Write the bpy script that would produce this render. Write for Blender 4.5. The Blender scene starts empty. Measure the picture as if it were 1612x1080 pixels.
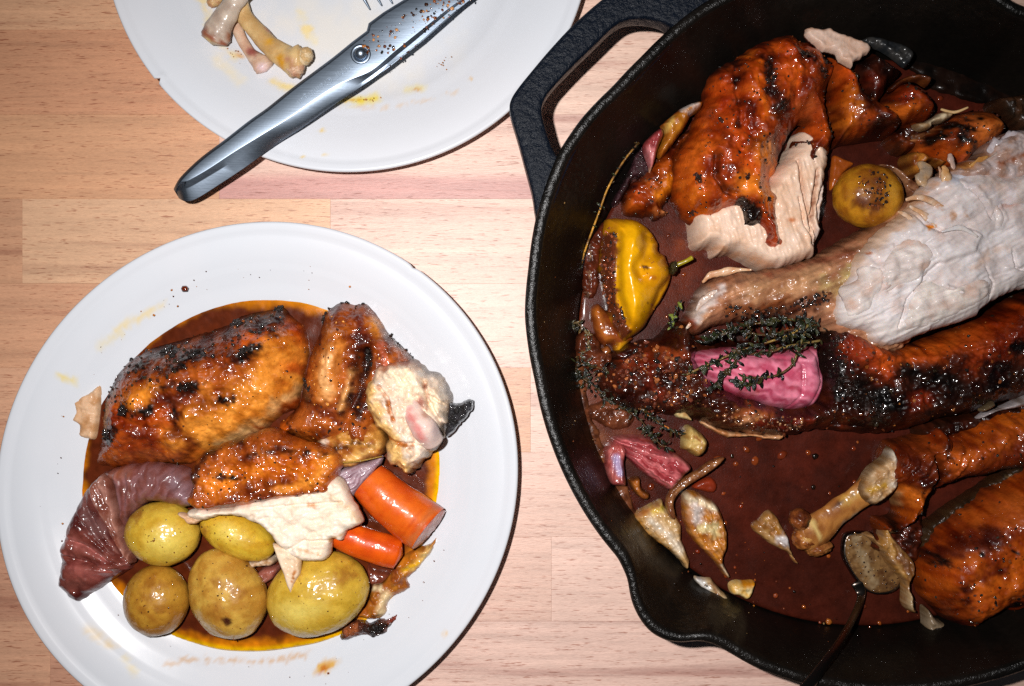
import bpy, math, random
import numpy as np
from mathutils import Vector

# ---------------------------------------------------------------- camera, world, flash, exposure
scene = bpy.context.scene
COL = scene.collection
HC = 0.47                       # camera height over the worktop, metres
S0 = 0.30e-3                    # metres on the worktop per photo pixel
CU, CV = 806.0, 540.0
SENSOR = 36.0
cam_d = bpy.data.cameras.new("camera")
cam_d.sensor_width = SENSOR
cam_d.lens = HC * SENSOR / (1612 * S0)
cam_d.clip_start = 0.01
cam_d.clip_end = 50.0
cam = bpy.data.objects.new("camera", cam_d)
cam.location = (0, 0, HC)
cam.rotation_euler = (0, 0, 0)
COL.objects.link(cam)
scene.camera = cam

world = bpy.data.worlds.new("World")
scene.world = world
world.use_nodes = True
bg = world.node_tree.nodes["Background"]
bg.inputs[0].default_value = (0.62, 0.78, 1.0, 1)
bg.inputs[1].default_value = 0.02

FLASH_W = 12.2
ld = bpy.data.lights.new("camera_flash", 'SPOT')
ld.energy = FLASH_W
ld.shadow_soft_size = 0.0045
ld.spot_size = math.radians(98)
ld.spot_blend = 1.0
ld.color = (1.0, 0.975, 0.96)
flash = bpy.data.objects.new("camera_flash", ld)
flash.location = (-0.048, 0.026, HC + 0.01)
aim = Vector((-0.022, -0.022, 0.0))
flash.rotation_euler = (aim - flash.location).to_track_quat('-Z', 'Y').to_euler()
COL.objects.link(flash)

scene.view_settings.view_transform = 'Standard'
scene.view_settings.look = 'None'
scene.view_settings.exposure = 0.0
scene.view_settings.gamma = 1.0
scene.cycles.use_denoising = False
scene.cycles.max_bounces = 6
scene.cycles.transparent_max_bounces = 6

# ---------------------------------------------------------------- helpers
def W(u, v, z=0.0):
    k = S0 * (HC - z) / HC
    return (u - CU) * k, -(v - CV) * k

def T(x0, y0, s, pts):
    return [(x0 + a / s, y0 + b / s) for a, b in pts]

def lin(c):
    c = np.array(c, float) / 255.0
    return np.where(c <= 0.04045, c / 12.92, ((c + 0.055) / 1.055) ** 2.4)

def _hash(ix, iy, seed):
    h = (ix.astype(np.int64) * 374761393 + iy.astype(np.int64) * 668265263 + seed * 2147483629) & 0xffffffff
    h = ((h ^ (h >> 13)) * 1274126177) & 0xffffffff
    h = (h ^ (h >> 16)) & 0xffff
    return h / 65535.0 * 2 - 1

def vnoise(x, y, seed):
    ix = np.floor(x); iy = np.floor(y)
    fx = x - ix; fy = y - iy
    fx = fx * fx * fx * (fx * (fx * 6 - 15) + 10); fy = fy * fy * fy * (fy * (fy * 6 - 15) + 10)
    a = _hash(ix, iy, seed); b = _hash(ix + 1, iy, seed); c = _hash(ix, iy + 1, seed); d = _hash(ix + 1, iy + 1, seed)
    return (a * (1 - fx) + b * fx) * (1 - fy) + (c * (1 - fx) + d * fx) * fy

def fbm(U, V, size, octv=4, seed=1, ang=0.0, stretch=1.0, gain=0.5):
    U = np.asarray(U, float); V = np.asarray(V, float)
    ca, sa = math.cos(ang), math.sin(ang)
    x = (U * ca + V * sa) / (size * stretch); y = (-U * sa + V * ca) / size
    r = np.zeros_like(x); a = 1.0; t = 0
    for o in range(octv):
        r += a * vnoise(x + 17.3 * o, y - 9.1 * o, seed + o * 31)
        t += a; a *= gain; x = x * 2.03; y = y * 2.03
    return r / t * 1.5

def ridged(U, V, size, octv=3, seed=1, ang=0.0, stretch=1.0):
    ca, sa = math.cos(ang), math.sin(ang)
    x = (U * ca + V * sa) / (size * stretch); y = (-U * sa + V * ca) / size
    r = np.zeros_like(x); a = 1.0; t = 0
    for o in range(octv):
        r += a * (1 - np.abs(vnoise(x + 7.7 * o, y + 3.3 * o, seed + o * 57)) * 2)
        t += a; a *= 0.5; x = x * 2.1; y = y * 2.1
    return r / t

def sstep(e0, e1, x):
    t = np.clip((x - e0) / (e1 - e0), 0, 1)
    return t * t * (3 - 2 * t)

def seg_dist(U, V, pts, closed):
    P = np.array(pts, float)
    n = len(P)
    best = np.full(U.shape, 1e18); nu = np.zeros(U.shape); nv = np.zeros(U.shape)
    for i in range(n if closed else n - 1):
        ax, ay = P[i]; bx, by = P[(i + 1) % n]
        dx, dy = bx - ax, by - ay
        L = dx * dx + dy * dy + 1e-12
        t = np.clip(((U - ax) * dx + (V - ay) * dy) / L, 0, 1)
        qx = ax + t * dx; qy = ay + t * dy
        d = (U - qx) ** 2 + (V - qy) ** 2
        m = d < best
        best = np.where(m, d, best); nu = np.where(m, qx, nu); nv = np.where(m, qy, nv)
    return np.sqrt(best), nu, nv

def inside(U, V, pts):
    P = np.array(pts, float)
    r = np.zeros(U.shape, bool)
    n = len(P); j = n - 1
    for i in range(n):
        xi, yi = P[i]; xj, yj = P[j]
        if yi != yj:
            c = ((yi > V) != (yj > V)) & (U < (xj - xi) * (V - yi) / (yj - yi) + xi)
            r ^= c
        j = i
    return r

def sdf(shape, U, V):
    k = shape[0]
    if k == 'e':
        _, u, v, ru, rv, a = shape
        a = math.radians(a)
        x = (U - u) * math.cos(a) + (V - v) * math.sin(a); y = -(U - u) * math.sin(a) + (V - v) * math.cos(a)
        return (np.sqrt((x / ru) ** 2 + (y / rv) ** 2) - 1) * min(ru, rv)
    if k == 'l':
        d, _, _ = seg_dist(U, V, shape[1], False)
        return d - shape[2]
    if k == 'p':
        d, _, _ = seg_dist(U, V, shape[1], True)
        return np.where(inside(U, V, shape[1]), -d, d)

def smooth_poly(pts, closed=True, sub=5):
    P = np.array(pts, float); n = len(P); out = []
    rng = range(n) if closed else range(n - 1)
    for i in rng:
        if closed:
            p0, p1, p2, p3 = P[i - 1], P[i], P[(i + 1) % n], P[(i + 2) % n]
        else:
            p0, p1, p2, p3 = P[max(i - 1, 0)], P[i], P[i + 1], P[min(i + 2, n - 1)]
        for s in range(sub):
            t = s / sub
            out.append(0.5 * ((2 * p1) + (-p0 + p2) * t + (2 * p0 - 5 * p1 + 4 * p2 - p3) * t * t + (-p0 + 3 * p1 - 3 * p2 + p3) * t ** 3))
    if not closed:
        out.append(P[-1])
    return np.array(out)

def rag(P, amp, size, seed):
    P = np.array(P, float)
    # resample at ~3 px
    out = []
    n = len(P)
    for i in range(n):
        a = P[i]; b = P[(i + 1) % n]
        k = max(1, int(np.hypot(*(b - a)) / 3.0))
        for s in range(k):
            out.append(a + (b - a) * s / k)
    Q = np.array(out)
    du = fbm(Q[:, 0], Q[:, 1], size, 3, seed) * amp
    dv = fbm(Q[:, 0], Q[:, 1], size, 3, seed + 77) * amp
    return Q + np.c_[du, dv]

def paint(C, U, V, layers, seed=0):
    """C: n x 3 linear. layer: (rgb, shape, soft[, noise amp, noise size[, strength]])"""
    for i, L in enumerate(layers):
        col, shp, soft = L[0], L[1], L[2]
        na = L[3] if len(L) > 3 else 0.0
        ns = L[4] if len(L) > 4 else 10.0
        st = L[5] if len(L) > 5 else 1.0
        d = sdf(shp, U, V)
        if na:
            d = d + na * fbm(U, V, ns, 4, seed + 13 * i + 5)
        m = sstep(soft, -soft, d) * st
        C += (lin(col)[None, :] - C) * m[:, None]
    return C

# ---------------------------------------------------------------- materials
MATS = {}
def nt_new(name):
    m = bpy.data.materials.new(name)
    m.use_nodes = True
    nt = m.node_tree
    b = nt.nodes["Principled BSDF"]
    MATS[name] = m
    return m, nt, b

def N(nt, typ, **kw):
    n = nt.nodes.new(typ)
    for k, v in kw.items():
        setattr(n, k, v)
    return n

def mathn(nt, op, a, b=None, c=None):
    n = N(nt, 'ShaderNodeMath', operation=op)
    for i, x in enumerate((a, b, c)):
        if x is None: continue
        if isinstance(x, (int, float)): n.inputs[i].default_value = x
        else: nt.links.new(x, n.inputs[i])
    return n.outputs[0]

def noise(nt, vec, scale, detail=4, rough=0.55, dist=0.0):
    n = N(nt, 'ShaderNodeTexNoise')
    n.inputs['Scale'].default_value = scale
    n.inputs['Detail'].default_value = detail
    n.inputs['Roughness'].default_value = rough
    n.inputs['Distortion'].default_value = dist
    nt.links.new(vec, n.inputs['Vector'])
    return n.outputs[0]

def food_mat(name, rough=0.35, coat=0.6, coat_rough=0.08, b1=0.5, s1=260, b2=0.35, s2=1100, var=0.35, sss=0.0, spec=0.18, fleck=0.0, rvar=0.25, alpha=1.0, trans=0.0, stretch=None, patchy=0.0):
    m, nt, b = nt_new(name)
    geo = N(nt, 'ShaderNodeNewGeometry')
    pos = geo.outputs['Position']
    if stretch:
        mp = N(nt, 'ShaderNodeMapping')
        mp.inputs['Rotation'].default_value = (0, 0, math.radians(stretch[0]))
        mp.inputs['Scale'].default_value = (1.0 / stretch[1], 1, 1)
        mp.vector_type = 'POINT'
        nt.links.new(pos, mp.inputs['Vector'])
        vec = mp.outputs[0]
    else:
        vec = pos
    at = N(nt, 'ShaderNodeAttribute', attribute_name='Col')
    n1 = noise(nt, vec, s1, 5, 0.6)
    n2 = noise(nt, vec, s2, 3, 0.6)
    n3 = noise(nt, vec, s1 * 2.3, 4, 0.65)
    # colour variation
    v = mathn(nt, 'MULTIPLY_ADD', mathn(nt, 'SUBTRACT', n3, 0.5), var * 3, 1.0)
    v = mathn(nt, 'MULTIPLY_ADD', mathn(nt, 'SUBTRACT', n2, 0.5), var * 1.6, v)
    v = mathn(nt, 'MAXIMUM', v, 0.15)
    mix = N(nt, 'ShaderNodeVectorMath', operation='SCALE')
    nt.links.new(at.outputs['Color'], mix.inputs[0]); nt.links.new(v, mix.inputs['Scale'])
    colout = mix.outputs[0]
    if fleck:
        f = noise(nt, pos, 700, 2, 0.5)
        r = N(nt, 'ShaderNodeMapRange'); r.inputs[1].default_value = 0.66; r.inputs[2].default_value = 0.72
        nt.links.new(f, r.inputs[0])
        mm = N(nt, 'ShaderNodeMix', data_type='RGBA')
        nt.links.new(mathn(nt, 'MULTIPLY', r.outputs[0], fleck), mm.inputs[0])
        nt.links.new(colout, mm.inputs[6]); mm.inputs[7].default_value = (0.02, 0.008, 0.004, 1)
        colout = mm.outputs[2]
    nt.links.new(colout, b.inputs['Base Color'])
    rr = mathn(nt, 'MULTIPLY_ADD', mathn(nt, 'SUBTRACT', n1, 0.5), rvar * 2, rough)
    nt.links.new(mathn(nt, 'MAXIMUM', rr, 0.05), b.inputs['Roughness'])
    b.inputs['Specular IOR Level'].default_value = spec
    if patchy:
        pr = N(nt, 'ShaderNodeMapRange'); pr.inputs[1].default_value = 0.5 - 0.12; pr.inputs[2].default_value = 0.5 + 0.12
        nt.links.new(noise(nt, pos, 120, 3, 0.6), pr.inputs[0])
        nt.links.new(mathn(nt, 'MULTIPLY', at.outputs['Alpha'], mathn(nt, 'MULTIPLY_ADD', pr.outputs[0], coat * patchy, coat * (1 - patchy))), b.inputs['Coat Weight'])
    else:
        nt.links.new(mathn(nt, 'MULTIPLY', at.outputs['Alpha'], coat), b.inputs['Coat Weight'])
    b.inputs['Coat Roughness'].default_value = coat_rough * 1.3
    b.inputs['Coat IOR'].default_value = 1.46
    if sss:
        b.inputs['Subsurface Weight'].default_value = sss
        b.inputs['Subsurface Radius'].default_value = (1.0, 0.55, 0.3)
        b.inputs['Subsurface Scale'].default_value = 0.002
    b.inputs['Alpha'].default_value = alpha
    if trans:
        b.inputs['Transmission Weight'].default_value = trans
    bp1 = N(nt, 'ShaderNodeBump'); bp1.inputs['Strength'].default_value = b1; bp1.inputs['Distance'].default_value = 0.0012
    nt.links.new(n1, bp1.inputs['Height'])
    bp2 = N(nt, 'ShaderNodeBump'); bp2.inputs['Strength'].default_value = b2; bp2.inputs['Distance'].default_value = 0.0004
    nt.links.new(n2, bp2.inputs['Height']); nt.links.new(bp1.outputs[0], bp2.inputs['Normal'])
    nt.links.new(bp2.outputs[0], b.inputs['Normal'])
    cb = N(nt, 'ShaderNodeBump'); cb.inputs['Strength'].default_value = min(1, b1 * 1.5); cb.inputs['Distance'].default_value = 0.0020
    n4 = noise(nt, vec, s1 * 1.55, 1.5, 0.5)
    nt.links.new(n4, cb.inputs['Height'])
    nt.links.new(cb.outputs[0], b.inputs['Coat Normal'])
    return m

food_mat('skin', rough=0.40, coat=1.0, coat_rough=0.08, b1=0.5, s1=220, b2=0.1, s2=1000, var=0.24, fleck=0.35, patchy=0.25)
food_mat('char', rough=0.45, coat=1.0, coat_rough=0.07, b1=1.0, s1=380, b2=0.6, s2=1400, var=0.5)
food_mat('meat', rough=0.5, coat=0.14, coat_rough=0.12, b1=0.28, s1=180, b2=0.25, s2=900, var=0.07, sss=0.12, stretch=(30, 3.0))
food_mat('wetmeat', rough=0.40, coat=0.6, coat_rough=0.12, b1=0.45, s1=220, b2=0.15, s2=900, var=0.14, sss=0.1)
food_mat('potato', rough=0.42, coat=0.7, coat_rough=0.14, b1=0.38, s1=180, b2=0.08, s2=900, var=0.15, sss=0.08, fleck=0.25)
food_mat('carrot', rough=0.33, coat=0.5, coat_rough=0.12, b1=0.22, s1=160, b2=0.15, s2=800, var=0.10, sss=0.12)
food_mat('onion', rough=0.33, coat=0.7, coat_rough=0.10, b1=0.35, s1=150, b2=0.12, s2=700, var=0.14, sss=0.08)
food_mat('peel', rough=0.35, coat=0.6, coat_rough=0.12, b1=0.5, s1=170, b2=0.2, s2=700, var=0.20, sss=0.0)
food_mat('bone', rough=0.45, coat=0.35, coat_rough=0.15, b1=0.35, s1=170, b2=0.2, s2=900, var=0.12, sss=0.1)
food_mat('pepper', rough=0.33, coat=0.5, coat_rough=0.14, b1=0.18, s1=110, b2=0.15, s2=900, var=0.10, sss=0.06)
food_mat('gravy', rough=0.20, coat=1.0, coat_rough=0.06, b1=0.10, s1=120, b2=0.10, s2=1600, var=0.10)
food_mat('pangravy', rough=0.30, coat=0.25, coat_rough=0.12, b1=0.06, s1=80, b2=0.35, s2=1800, var=0.5, spec=0.08)
food_mat('herb', rough=0.4, coat=0.5, coat_rough=0.12, b1=0.5, s1=500, b2=0.3, s2=1500, var=0.4)
food_mat('ceramic', rough=0.22, spec=0.5, coat=0.4, coat_rough=0.05, b1=0.010, s1=60, b2=0.0, s2=900, var=0.006, rvar=0.05)
food_mat('iron_oiled', rough=0.38, coat=0.14, coat_rough=0.10, b1=0.22, s1=160, b2=0.28, s2=1000, var=0.3, rvar=0.2, spec=0.10)
food_mat('iron', rough=0.36, coat=0.0, coat_rough=0.2, b1=0.9, s1=380, b2=0.5, s2=1100, var=0.3, rvar=0.15, spec=0.16)
food_mat('iron_rim', rough=0.30, coat=0.0, coat_rough=0.2, b1=0.5, s1=420, b2=0.5, s2=1100, var=0.3, rvar=0.15, spec=0.45)

# ---------------------------------------------------------------- objects
def props(o, label=None, cat=None, group=None, kind=None):
    if label: o['label'] = label
    if cat: o['category'] = cat
    if group: o['group'] = group
    if kind: o['kind'] = kind
    return o

def thing(name, label, cat, u, v, z=0.0, group=None):
    o = bpy.data.objects.new(name, None)
    o.empty_display_size = 0.01
    x, y = W(u, v, z)
    o.location = (x, y, z)
    COL.objects.link(o)
    return props(o, label, cat, group)

def link(name, V, F, mat, C=None, parent=None, smooth=True, label=None, cat=None, group=None, kind=None, origin=None):
    """V n x 3 world coords; F list/array of faces"""
    V = np.asarray(V, float)
    if origin is None:
        origin = np.array([V[:, 0].mean(), V[:, 1].mean(), V[:, 2].min()])
    me = bpy.data.meshes.new(name)
    me.from_pydata((V - origin).tolist(), [], F if isinstance(F, list) else F.tolist())
    if smooth:
        me.polygons.foreach_set('use_smooth', np.ones(len(me.polygons), bool))
    if C is not None:
        a = me.color_attributes.new('Col', 'FLOAT_COLOR', 'POINT')
        C4 = np.ones((len(V), 4)); C4[:, :C.shape[1]] = C
        a.data.foreach_set('color', C4.ravel())
    me.materials.append(MATS[mat])
    me.update()
    o = bpy.data.objects.new(name, me)
    COL.objects.link(o)
    if parent is None:
        o.location = origin
    else:
        o.parent = parent
        # parents of parts sit unrotated; a part's vertices are stored relative to its own origin
        po = np.array(world_origin(parent))
        o.location = origin - po
    props(o, label, cat, group, kind)
    return o

def world_origin(o):
    p = Vector(o.location)
    while o.parent is not None:
        o = o.parent
        p = p + Vector(o.location)
    return p

def setcol(n, base, base2=None, U=None, V=None, size=30, seed=3, contrast=1.0):
    C = np.tile(lin(base), (n, 1))
    if base2 is not None:
        t = np.clip(0.5 + contrast * fbm(U, V, size, 4, seed), 0, 1)[:, None]
        C = C * (1 - t) + lin(base2)[None, :] * t
    return C

SURF = {}
SKIN_TINT = (246, 236, 232)
def slab(name, poly, z0, z1, w=30, mat='skin', base=(180, 110, 40), base2=None, csize=30, layers=(), bumps=(), nz=(0.0006, 14), nz2=None,
         ragged=(0, 8), step=2.2, zref=None, smooth=True, parent=None, label=None, cat=None, group=None, kind=None, seed=1, key=None,
         hfun=None, cfun=None, pw=0.5, sheet=None, lift=None, contrast=1.0, smoothp=True, groove=()):
    """a soft solid with a traced outline: flat underside at z0, domed, bumpy top reaching z1"""
    P = smooth_poly(poly) if smoothp else np.array(poly, float)
    if ragged[0]:
        P = rag(P, ragged[0], ragged[1], seed + 5)
    zr = zref if zref is not None else (z0 + z1) / 2
    u0, v0 = P.min(0) - step; u1, v1 = P.max(0) + step
    nu = int((u1 - u0) / step) + 2; nv = int((v1 - v0) / step) + 2
    gu, gv = np.meshgrid(u0 + np.arange(nu) * step, v0 + np.arange(nv) * step)
    # cells whose centre lies inside
    cu = gu[:-1, :-1] + step / 2; cv = gv[:-1, :-1] + step / 2
    cin = inside(cu, cv, P)
    used = np.zeros(gu.shape, bool)
    used[:-1, :-1] |= cin; used[1:, :-1] |= cin; used[:-1, 1:] |= cin; used[1:, 1:] |= cin
    full = np.zeros(gu.shape, int)
    full[:-1, :-1] += cin; full[1:, :-1] += cin; full[:-1, 1:] += cin; full[1:, 1:] += cin
    idx = -np.ones(gu.shape, int)
    idx[used] = np.arange(used.sum())
    U = gu[used]; Vv = gv[used]
    bnd = full[used] < 4
    d, qu, qv = seg_dist(U, Vv, P, True)
    ins = inside(U, Vv, P)
    U = np.where(bnd, qu, U); Vv = np.where(bnd, qv, Vv)
    d = np.where(bnd | ~ins, 0.0, d)
    t = np.clip(d / w, 0, 1)
    prof = (1 - (1 - t) ** 2) ** (pw if not (mat == 'skin' and pw == 0.5) else 0.68)
    H = (z1 - z0) * prof
    e = np.clip(d / 8.0, 0, 1)
    for bm in bumps:      # (amp metres, shape, soft px)
        H += bm[0] * sstep(bm[2], -bm[2], sdf(bm[1], U, Vv)) * e
    for g in groove:      # (depth, polyline, width)
        dd, _, _ = seg_dist(U, Vv, g[1], False)
        H -= g[0] * np.exp(-(dd / g[2]) ** 2) * e
    if nz and nz[0]:
        H += nz[0] * fbm(U, Vv, nz[1], 4, seed) * e
    if nz2:
        H += nz2[0] * ridged(U, Vv, nz2[1], 3, seed + 9, math.radians(nz2[2]), nz2[3]) * e
    if hfun is not None:
        H += hfun(U, Vv, d) * e
    H = np.maximum(H, 0.00015 * e)
    C = setcol(len(U), base, base2, U, Vv, csize, seed + 2, contrast)
    C = paint(C, U, Vv, layers, seed)
    if cfun is not None:
        C = cfun(C, U, Vv, d, H)
    if mat == 'skin':          # browning: blotchy, redder where darker
        m1 = fbm(U, Vv, 30, 4, seed + 40); m2 = fbm(U, Vv, 9, 3, seed + 41)
        C = lin(SKIN_TINT)[None, :] / lin((255, 255, 255)) * 1.12 * C ** (1.12 + 0.30 * np.clip(-m1 - .5 * m2, -.3, 1))[:, None]
        C = C * np.clip(1.05 + .35 * m1 + .18 * m2, .3, 1.5)[:, None]
        C = .95 * C + .05 * lin((104, 58, 28))[None, :] * np.clip(C.sum(1) * 3, 0, 1)[:, None]
    elif mat in ('wetmeat', 'bone', 'peel', 'onion'):
        C = C * np.clip(1 + .16 * fbm(U, Vv, 12, 4, seed + 41), .5, 1.3)[:, None]
    x, y = W(U, Vv, zr)
    L = lift(U, Vv, d) if lift is not None else 0.0
    Z = z0 + H + L
    top = np.c_[x, y, Z]
    jj, ii = np.nonzero(cin)
    F = np.c_[idx[jj, ii], idx[jj + 1, ii], idx[jj + 1, ii + 1], idx[jj, ii + 1]]
    n = len(U)
    # underside
    bot = top.copy()
    if sheet:
        bot[:, 2] = Z - sheet
    else:
        bot[:, 2] = z0 + L - 0.0004 - 0.0006 * t
    # boundary edges
    ed = {}
    E = np.concatenate([F[:, [0, 1]], F[:, [1, 2]], F[:, [2, 3]], F[:, [3, 0]]])
    k1 = E[:, 0].astype(np.int64) * n + E[:, 1]; k2 = E[:, 1].astype(np.int64) * n + E[:, 0]
    B = E[~np.isin(k1, k2)]
    side = np.c_[B[:, 1], B[:, 0], B[:, 0] + n, B[:, 1] + n]
    FF = np.concatenate([F, F[:, ::-1] + n, side])
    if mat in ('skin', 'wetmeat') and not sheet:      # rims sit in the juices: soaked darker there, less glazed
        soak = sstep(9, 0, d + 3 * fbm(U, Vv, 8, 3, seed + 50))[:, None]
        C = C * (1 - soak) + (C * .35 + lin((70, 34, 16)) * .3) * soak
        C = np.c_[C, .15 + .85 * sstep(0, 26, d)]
    VV = np.concatenate([top, bot]); CC = np.concatenate([C, C])
    o = link(name, VV, FF, mat, CC, parent, smooth, label, cat, group, kind)
    if key or not parent:
        SURF[key or name + str(len(SURF))] = (U, Vv, Z, zr)
    o_surf = (U, Vv, Z, zr)
    SURF['last'] = o_surf
    return o

def ztop(key, u, v):
    U, V, Z, zr = SURF[key]
    i = np.argmin((U - u) ** 2 + (V - v) ** 2)
    return Z[i], zr

def sampler(key):
    U, V, Z, zr = SURF[key]
    st = 3.0; u0, v0 = U.min(), V.min()
    A = np.full((int((V.max() - v0) / st) + 3, int((U.max() - u0) / st) + 3), -1.0)
    np.maximum.at(A, (((V - v0) / st).astype(int), ((U - u0) / st).astype(int)), Z)
    for _ in range(6):
        m = A < 0
        P_ = np.pad(A, 1, constant_values=-1)
        nb = np.maximum.reduce([P_[:-2, 1:-1], P_[2:, 1:-1], P_[1:-1, :-2], P_[1:-1, 2:]])
        A = np.where(m & (nb > 0), nb, A)
    A[A < 0] = Z.min()
    for _ in range(2):
        P_ = np.pad(A, 1, mode='edge')
        A = (P_[:-2, 1:-1] + P_[2:, 1:-1] + P_[1:-1, :-2] + P_[1:-1, 2:] + 2 * A) / 6
    def f(u, v):
        x = np.clip((u - u0) / st, 0, A.shape[1] - 1.01); y = np.clip((v - v0) / st, 0, A.shape[0] - 1.01)
        i = x.astype(int); j = y.astype(int); fx = x - i; fy = y - j
        return (A[j, i] * (1 - fx) + A[j, i + 1] * fx) * (1 - fy) + (A[j + 1, i] * (1 - fx) + A[j + 1, i + 1] * fx) * fy
    return f

def ellipsoid(name, u, v, zc, ru, rv, rz, ang=0, mat='potato', base=(200, 160, 60), base2=None, csize=20, layers=(), nz=(0.0, 20), parent=None,
              label=None, cat=None, group=None, seed=1, seg=48, rings=28, power=1.0, tilt=0.0, pinch=0.0, kind=None):
    a = math.radians(ang)
    th = np.linspace(0, 2 * np.pi, seg, endpoint=False)
    ph = np.linspace(-np.pi / 2, np.pi / 2, rings + 1)
    Vs = []; 
    k = S0 * (HC - zc) / HC
    x0, y0 = W(u, v, zc)
    PH, TH = np.meshgrid(ph[1:-1], th, indexing='ij')
    X = np.cos(PH) * np.cos(TH); Y = np.cos(PH) * np.sin(TH); Z = np.sin(PH)
    X = np.concatenate([X.ravel(), [0, 0]]); Y = np.concatenate([Y.ravel(), [0, 0]]); Z = np.concatenate([Z.ravel(), [-1, 1]])
    sc = np.ones_like(X)
    if nz[0]:
        q = nz[1]
        sc += nz[0] * (fbm(X * 60 + Z * 31 + seed * 7, Y * 60 - Z * 23, q, 3, seed) + 0.5 * fbm(X * 60 - Z * 40, Y * 60 + Z * 40 + 99, q * 0.5, 3, seed + 4))
    X, Y, Z = X * sc, Y * sc, Z * sc
    if pinch:
        f = 1 - pinch * X
        Y = Y * f; Z = Z * f
    if tilt:
        t = math.radians(tilt)
        X, Z = X * math.cos(t) - Z * math.sin(t) * rz / (ru * k), X * math.sin(t) * (ru * k) / rz + Z * math.cos(t)
    lx = X * ru * k; ly = -Y * rv * k
    # rotate (photo angle: v down)
    wx = lx * math.cos(a) + ly * math.sin(a); wy = -lx * math.sin(a) + ly * math.cos(a)
    P = np.c_[x0 + wx, y0 + wy, zc + Z * rz]
    U = CU + P[:, 0] / k; Vv = CV - P[:, 1] / k
    n = (rings - 1)
    F = []
    for i in range(n - 1):
        for j in range(seg):
            F.append([i * seg + j, (i + 1) * seg + j, (i + 1) * seg + (j + 1) % seg, i * seg + (j + 1) % seg])
    sb = n * seg; st = sb + 1
    for j in range(seg):
        F.append([sb, j, (j + 1) % seg])
        F.append([st, (n - 1) * seg + (j + 1) % seg, (n - 1) * seg + j])
    C = setcol(len(P), base, base2, U + P[:, 2] * 2000, Vv, csize, seed)
    C = paint(C, U, Vv, layers, seed)
    o = link(name, P, F, mat, C, parent, True, label, cat, group, kind)
    SURF['last'] = (U[P[:, 2] > zc], Vv[P[:, 2] > zc], P[:, 2][P[:, 2] > zc], zc)
    return o

def tube_geo(pts, rad, seg=12, flat=1.0, sub=6, seed=1, nz=0.0, caps=True, zs=None, perz=False):
    """pts: (u,v,z) photo px + height; rad in px"""
    Q = np.array(pts, float); R = np.array(rad, float)
    if R.ndim == 0: R = np.full(len(Q), float(R))
    P = smooth_poly(Q, False, sub)
    r = np.interp(np.linspace(0, len(Q) - 1, len(P)), np.arange(len(Q)), R)
    zr = Q[:, 2].mean()
    k = S0 * (HC - zr) / HC
    XY = np.array([W(p[0], p[1], p[2] if perz else zr) for p in P])
    C3 = np.c_[XY, P[:, 2]]
    Tn = np.gradient(C3, axis=0); Tn /= (np.linalg.norm(Tn, axis=1)[:, None] + 1e-12)
    up = np.array([0, 0, 1.0])
    V = []; n = len(P)
    for i in range(n):
        s = np.cross(Tn[i], up); ls = np.linalg.norm(s)
        s = s / ls if ls > 1e-6 else np.array([1.0, 0, 0])
        b = np.cross(s, Tn[i])
        for j in range(seg):
            a = 2 * math.pi * j / seg
            rr = r[i] * k
            if nz:
                rr *= 1 + nz * float(fbm(np.array([i * 3.0 + seed * 50]), np.array([j * 60.0 / seg]), 9, 3, seed)[0])
            V.append(C3[i] + s * math.cos(a) * rr + b * math.sin(a) * rr * flat)
    F = []
    for i in range(n - 1):
        for j in range(seg):
            F.append([i * seg + j, i * seg + (j + 1) % seg, (i + 1) * seg + (j + 1) % seg, (i + 1) * seg + j])
    if caps:
        V.append(C3[0] - Tn[0] * r[0] * k * 0.35); V.append(C3[-1] + Tn[-1] * r[-1] * k * 0.35)
        a, b = len(V) - 2, len(V) - 1
        for j in range(seg):
            F.append([a, (j + 1) % seg, j]); F.append([b, (n - 1) * seg + j, (n - 1) * seg + (j + 1) % seg])
    V = np.array(V)
    return V, F, CU + V[:, 0] / k, CV - V[:, 1] / k

def tube(name, pts, rad, mat='bone', base=(200, 180, 150), base2=None, csize=15, layers=(), parent=None, label=None, cat=None, group=None, kind=None, seed=1, contrast=1.0, **kw):
    V, F, U, Vv = tube_geo(pts, rad, seed=seed, **kw)
    C = setcol(len(V), base, base2, U, Vv, csize, seed, contrast)
    C = paint(C, U, Vv, layers, seed)
    return link(name, V, F, mat, C, parent, True, label, cat, group, kind)

ICO_V = None
def ico():
    global ICO_V, ICO_F
    if ICO_V is None:
        t = (1 + 5 ** .5) / 2
        v = [(-1, t, 0), (1, t, 0), (-1, -t, 0), (1, -t, 0), (0, -1, t), (0, 1, t), (0, -1, -t), (0, 1, -t), (t, 0, -1), (t, 0, 1), (-t, 0, -1), (-t, 0, 1)]
        f = [(0, 11, 5), (0, 5, 1), (0, 1, 7), (0, 7, 10), (0, 10, 11), (1, 5, 9), (5, 11, 4), (11, 10, 2), (10, 7, 6), (7, 1, 8), (3, 9, 4), (3, 4, 2), (3, 2, 6), (3, 6, 8), (3, 8, 9), (4, 9, 5), (2, 4, 11), (6, 2, 10), (8, 6, 7), (9, 8, 1)]
        ICO_V = np.array(v, float) / math.sqrt(1 + t * t); ICO_F = np.array(f)
    return ICO_V, ICO_F

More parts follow.
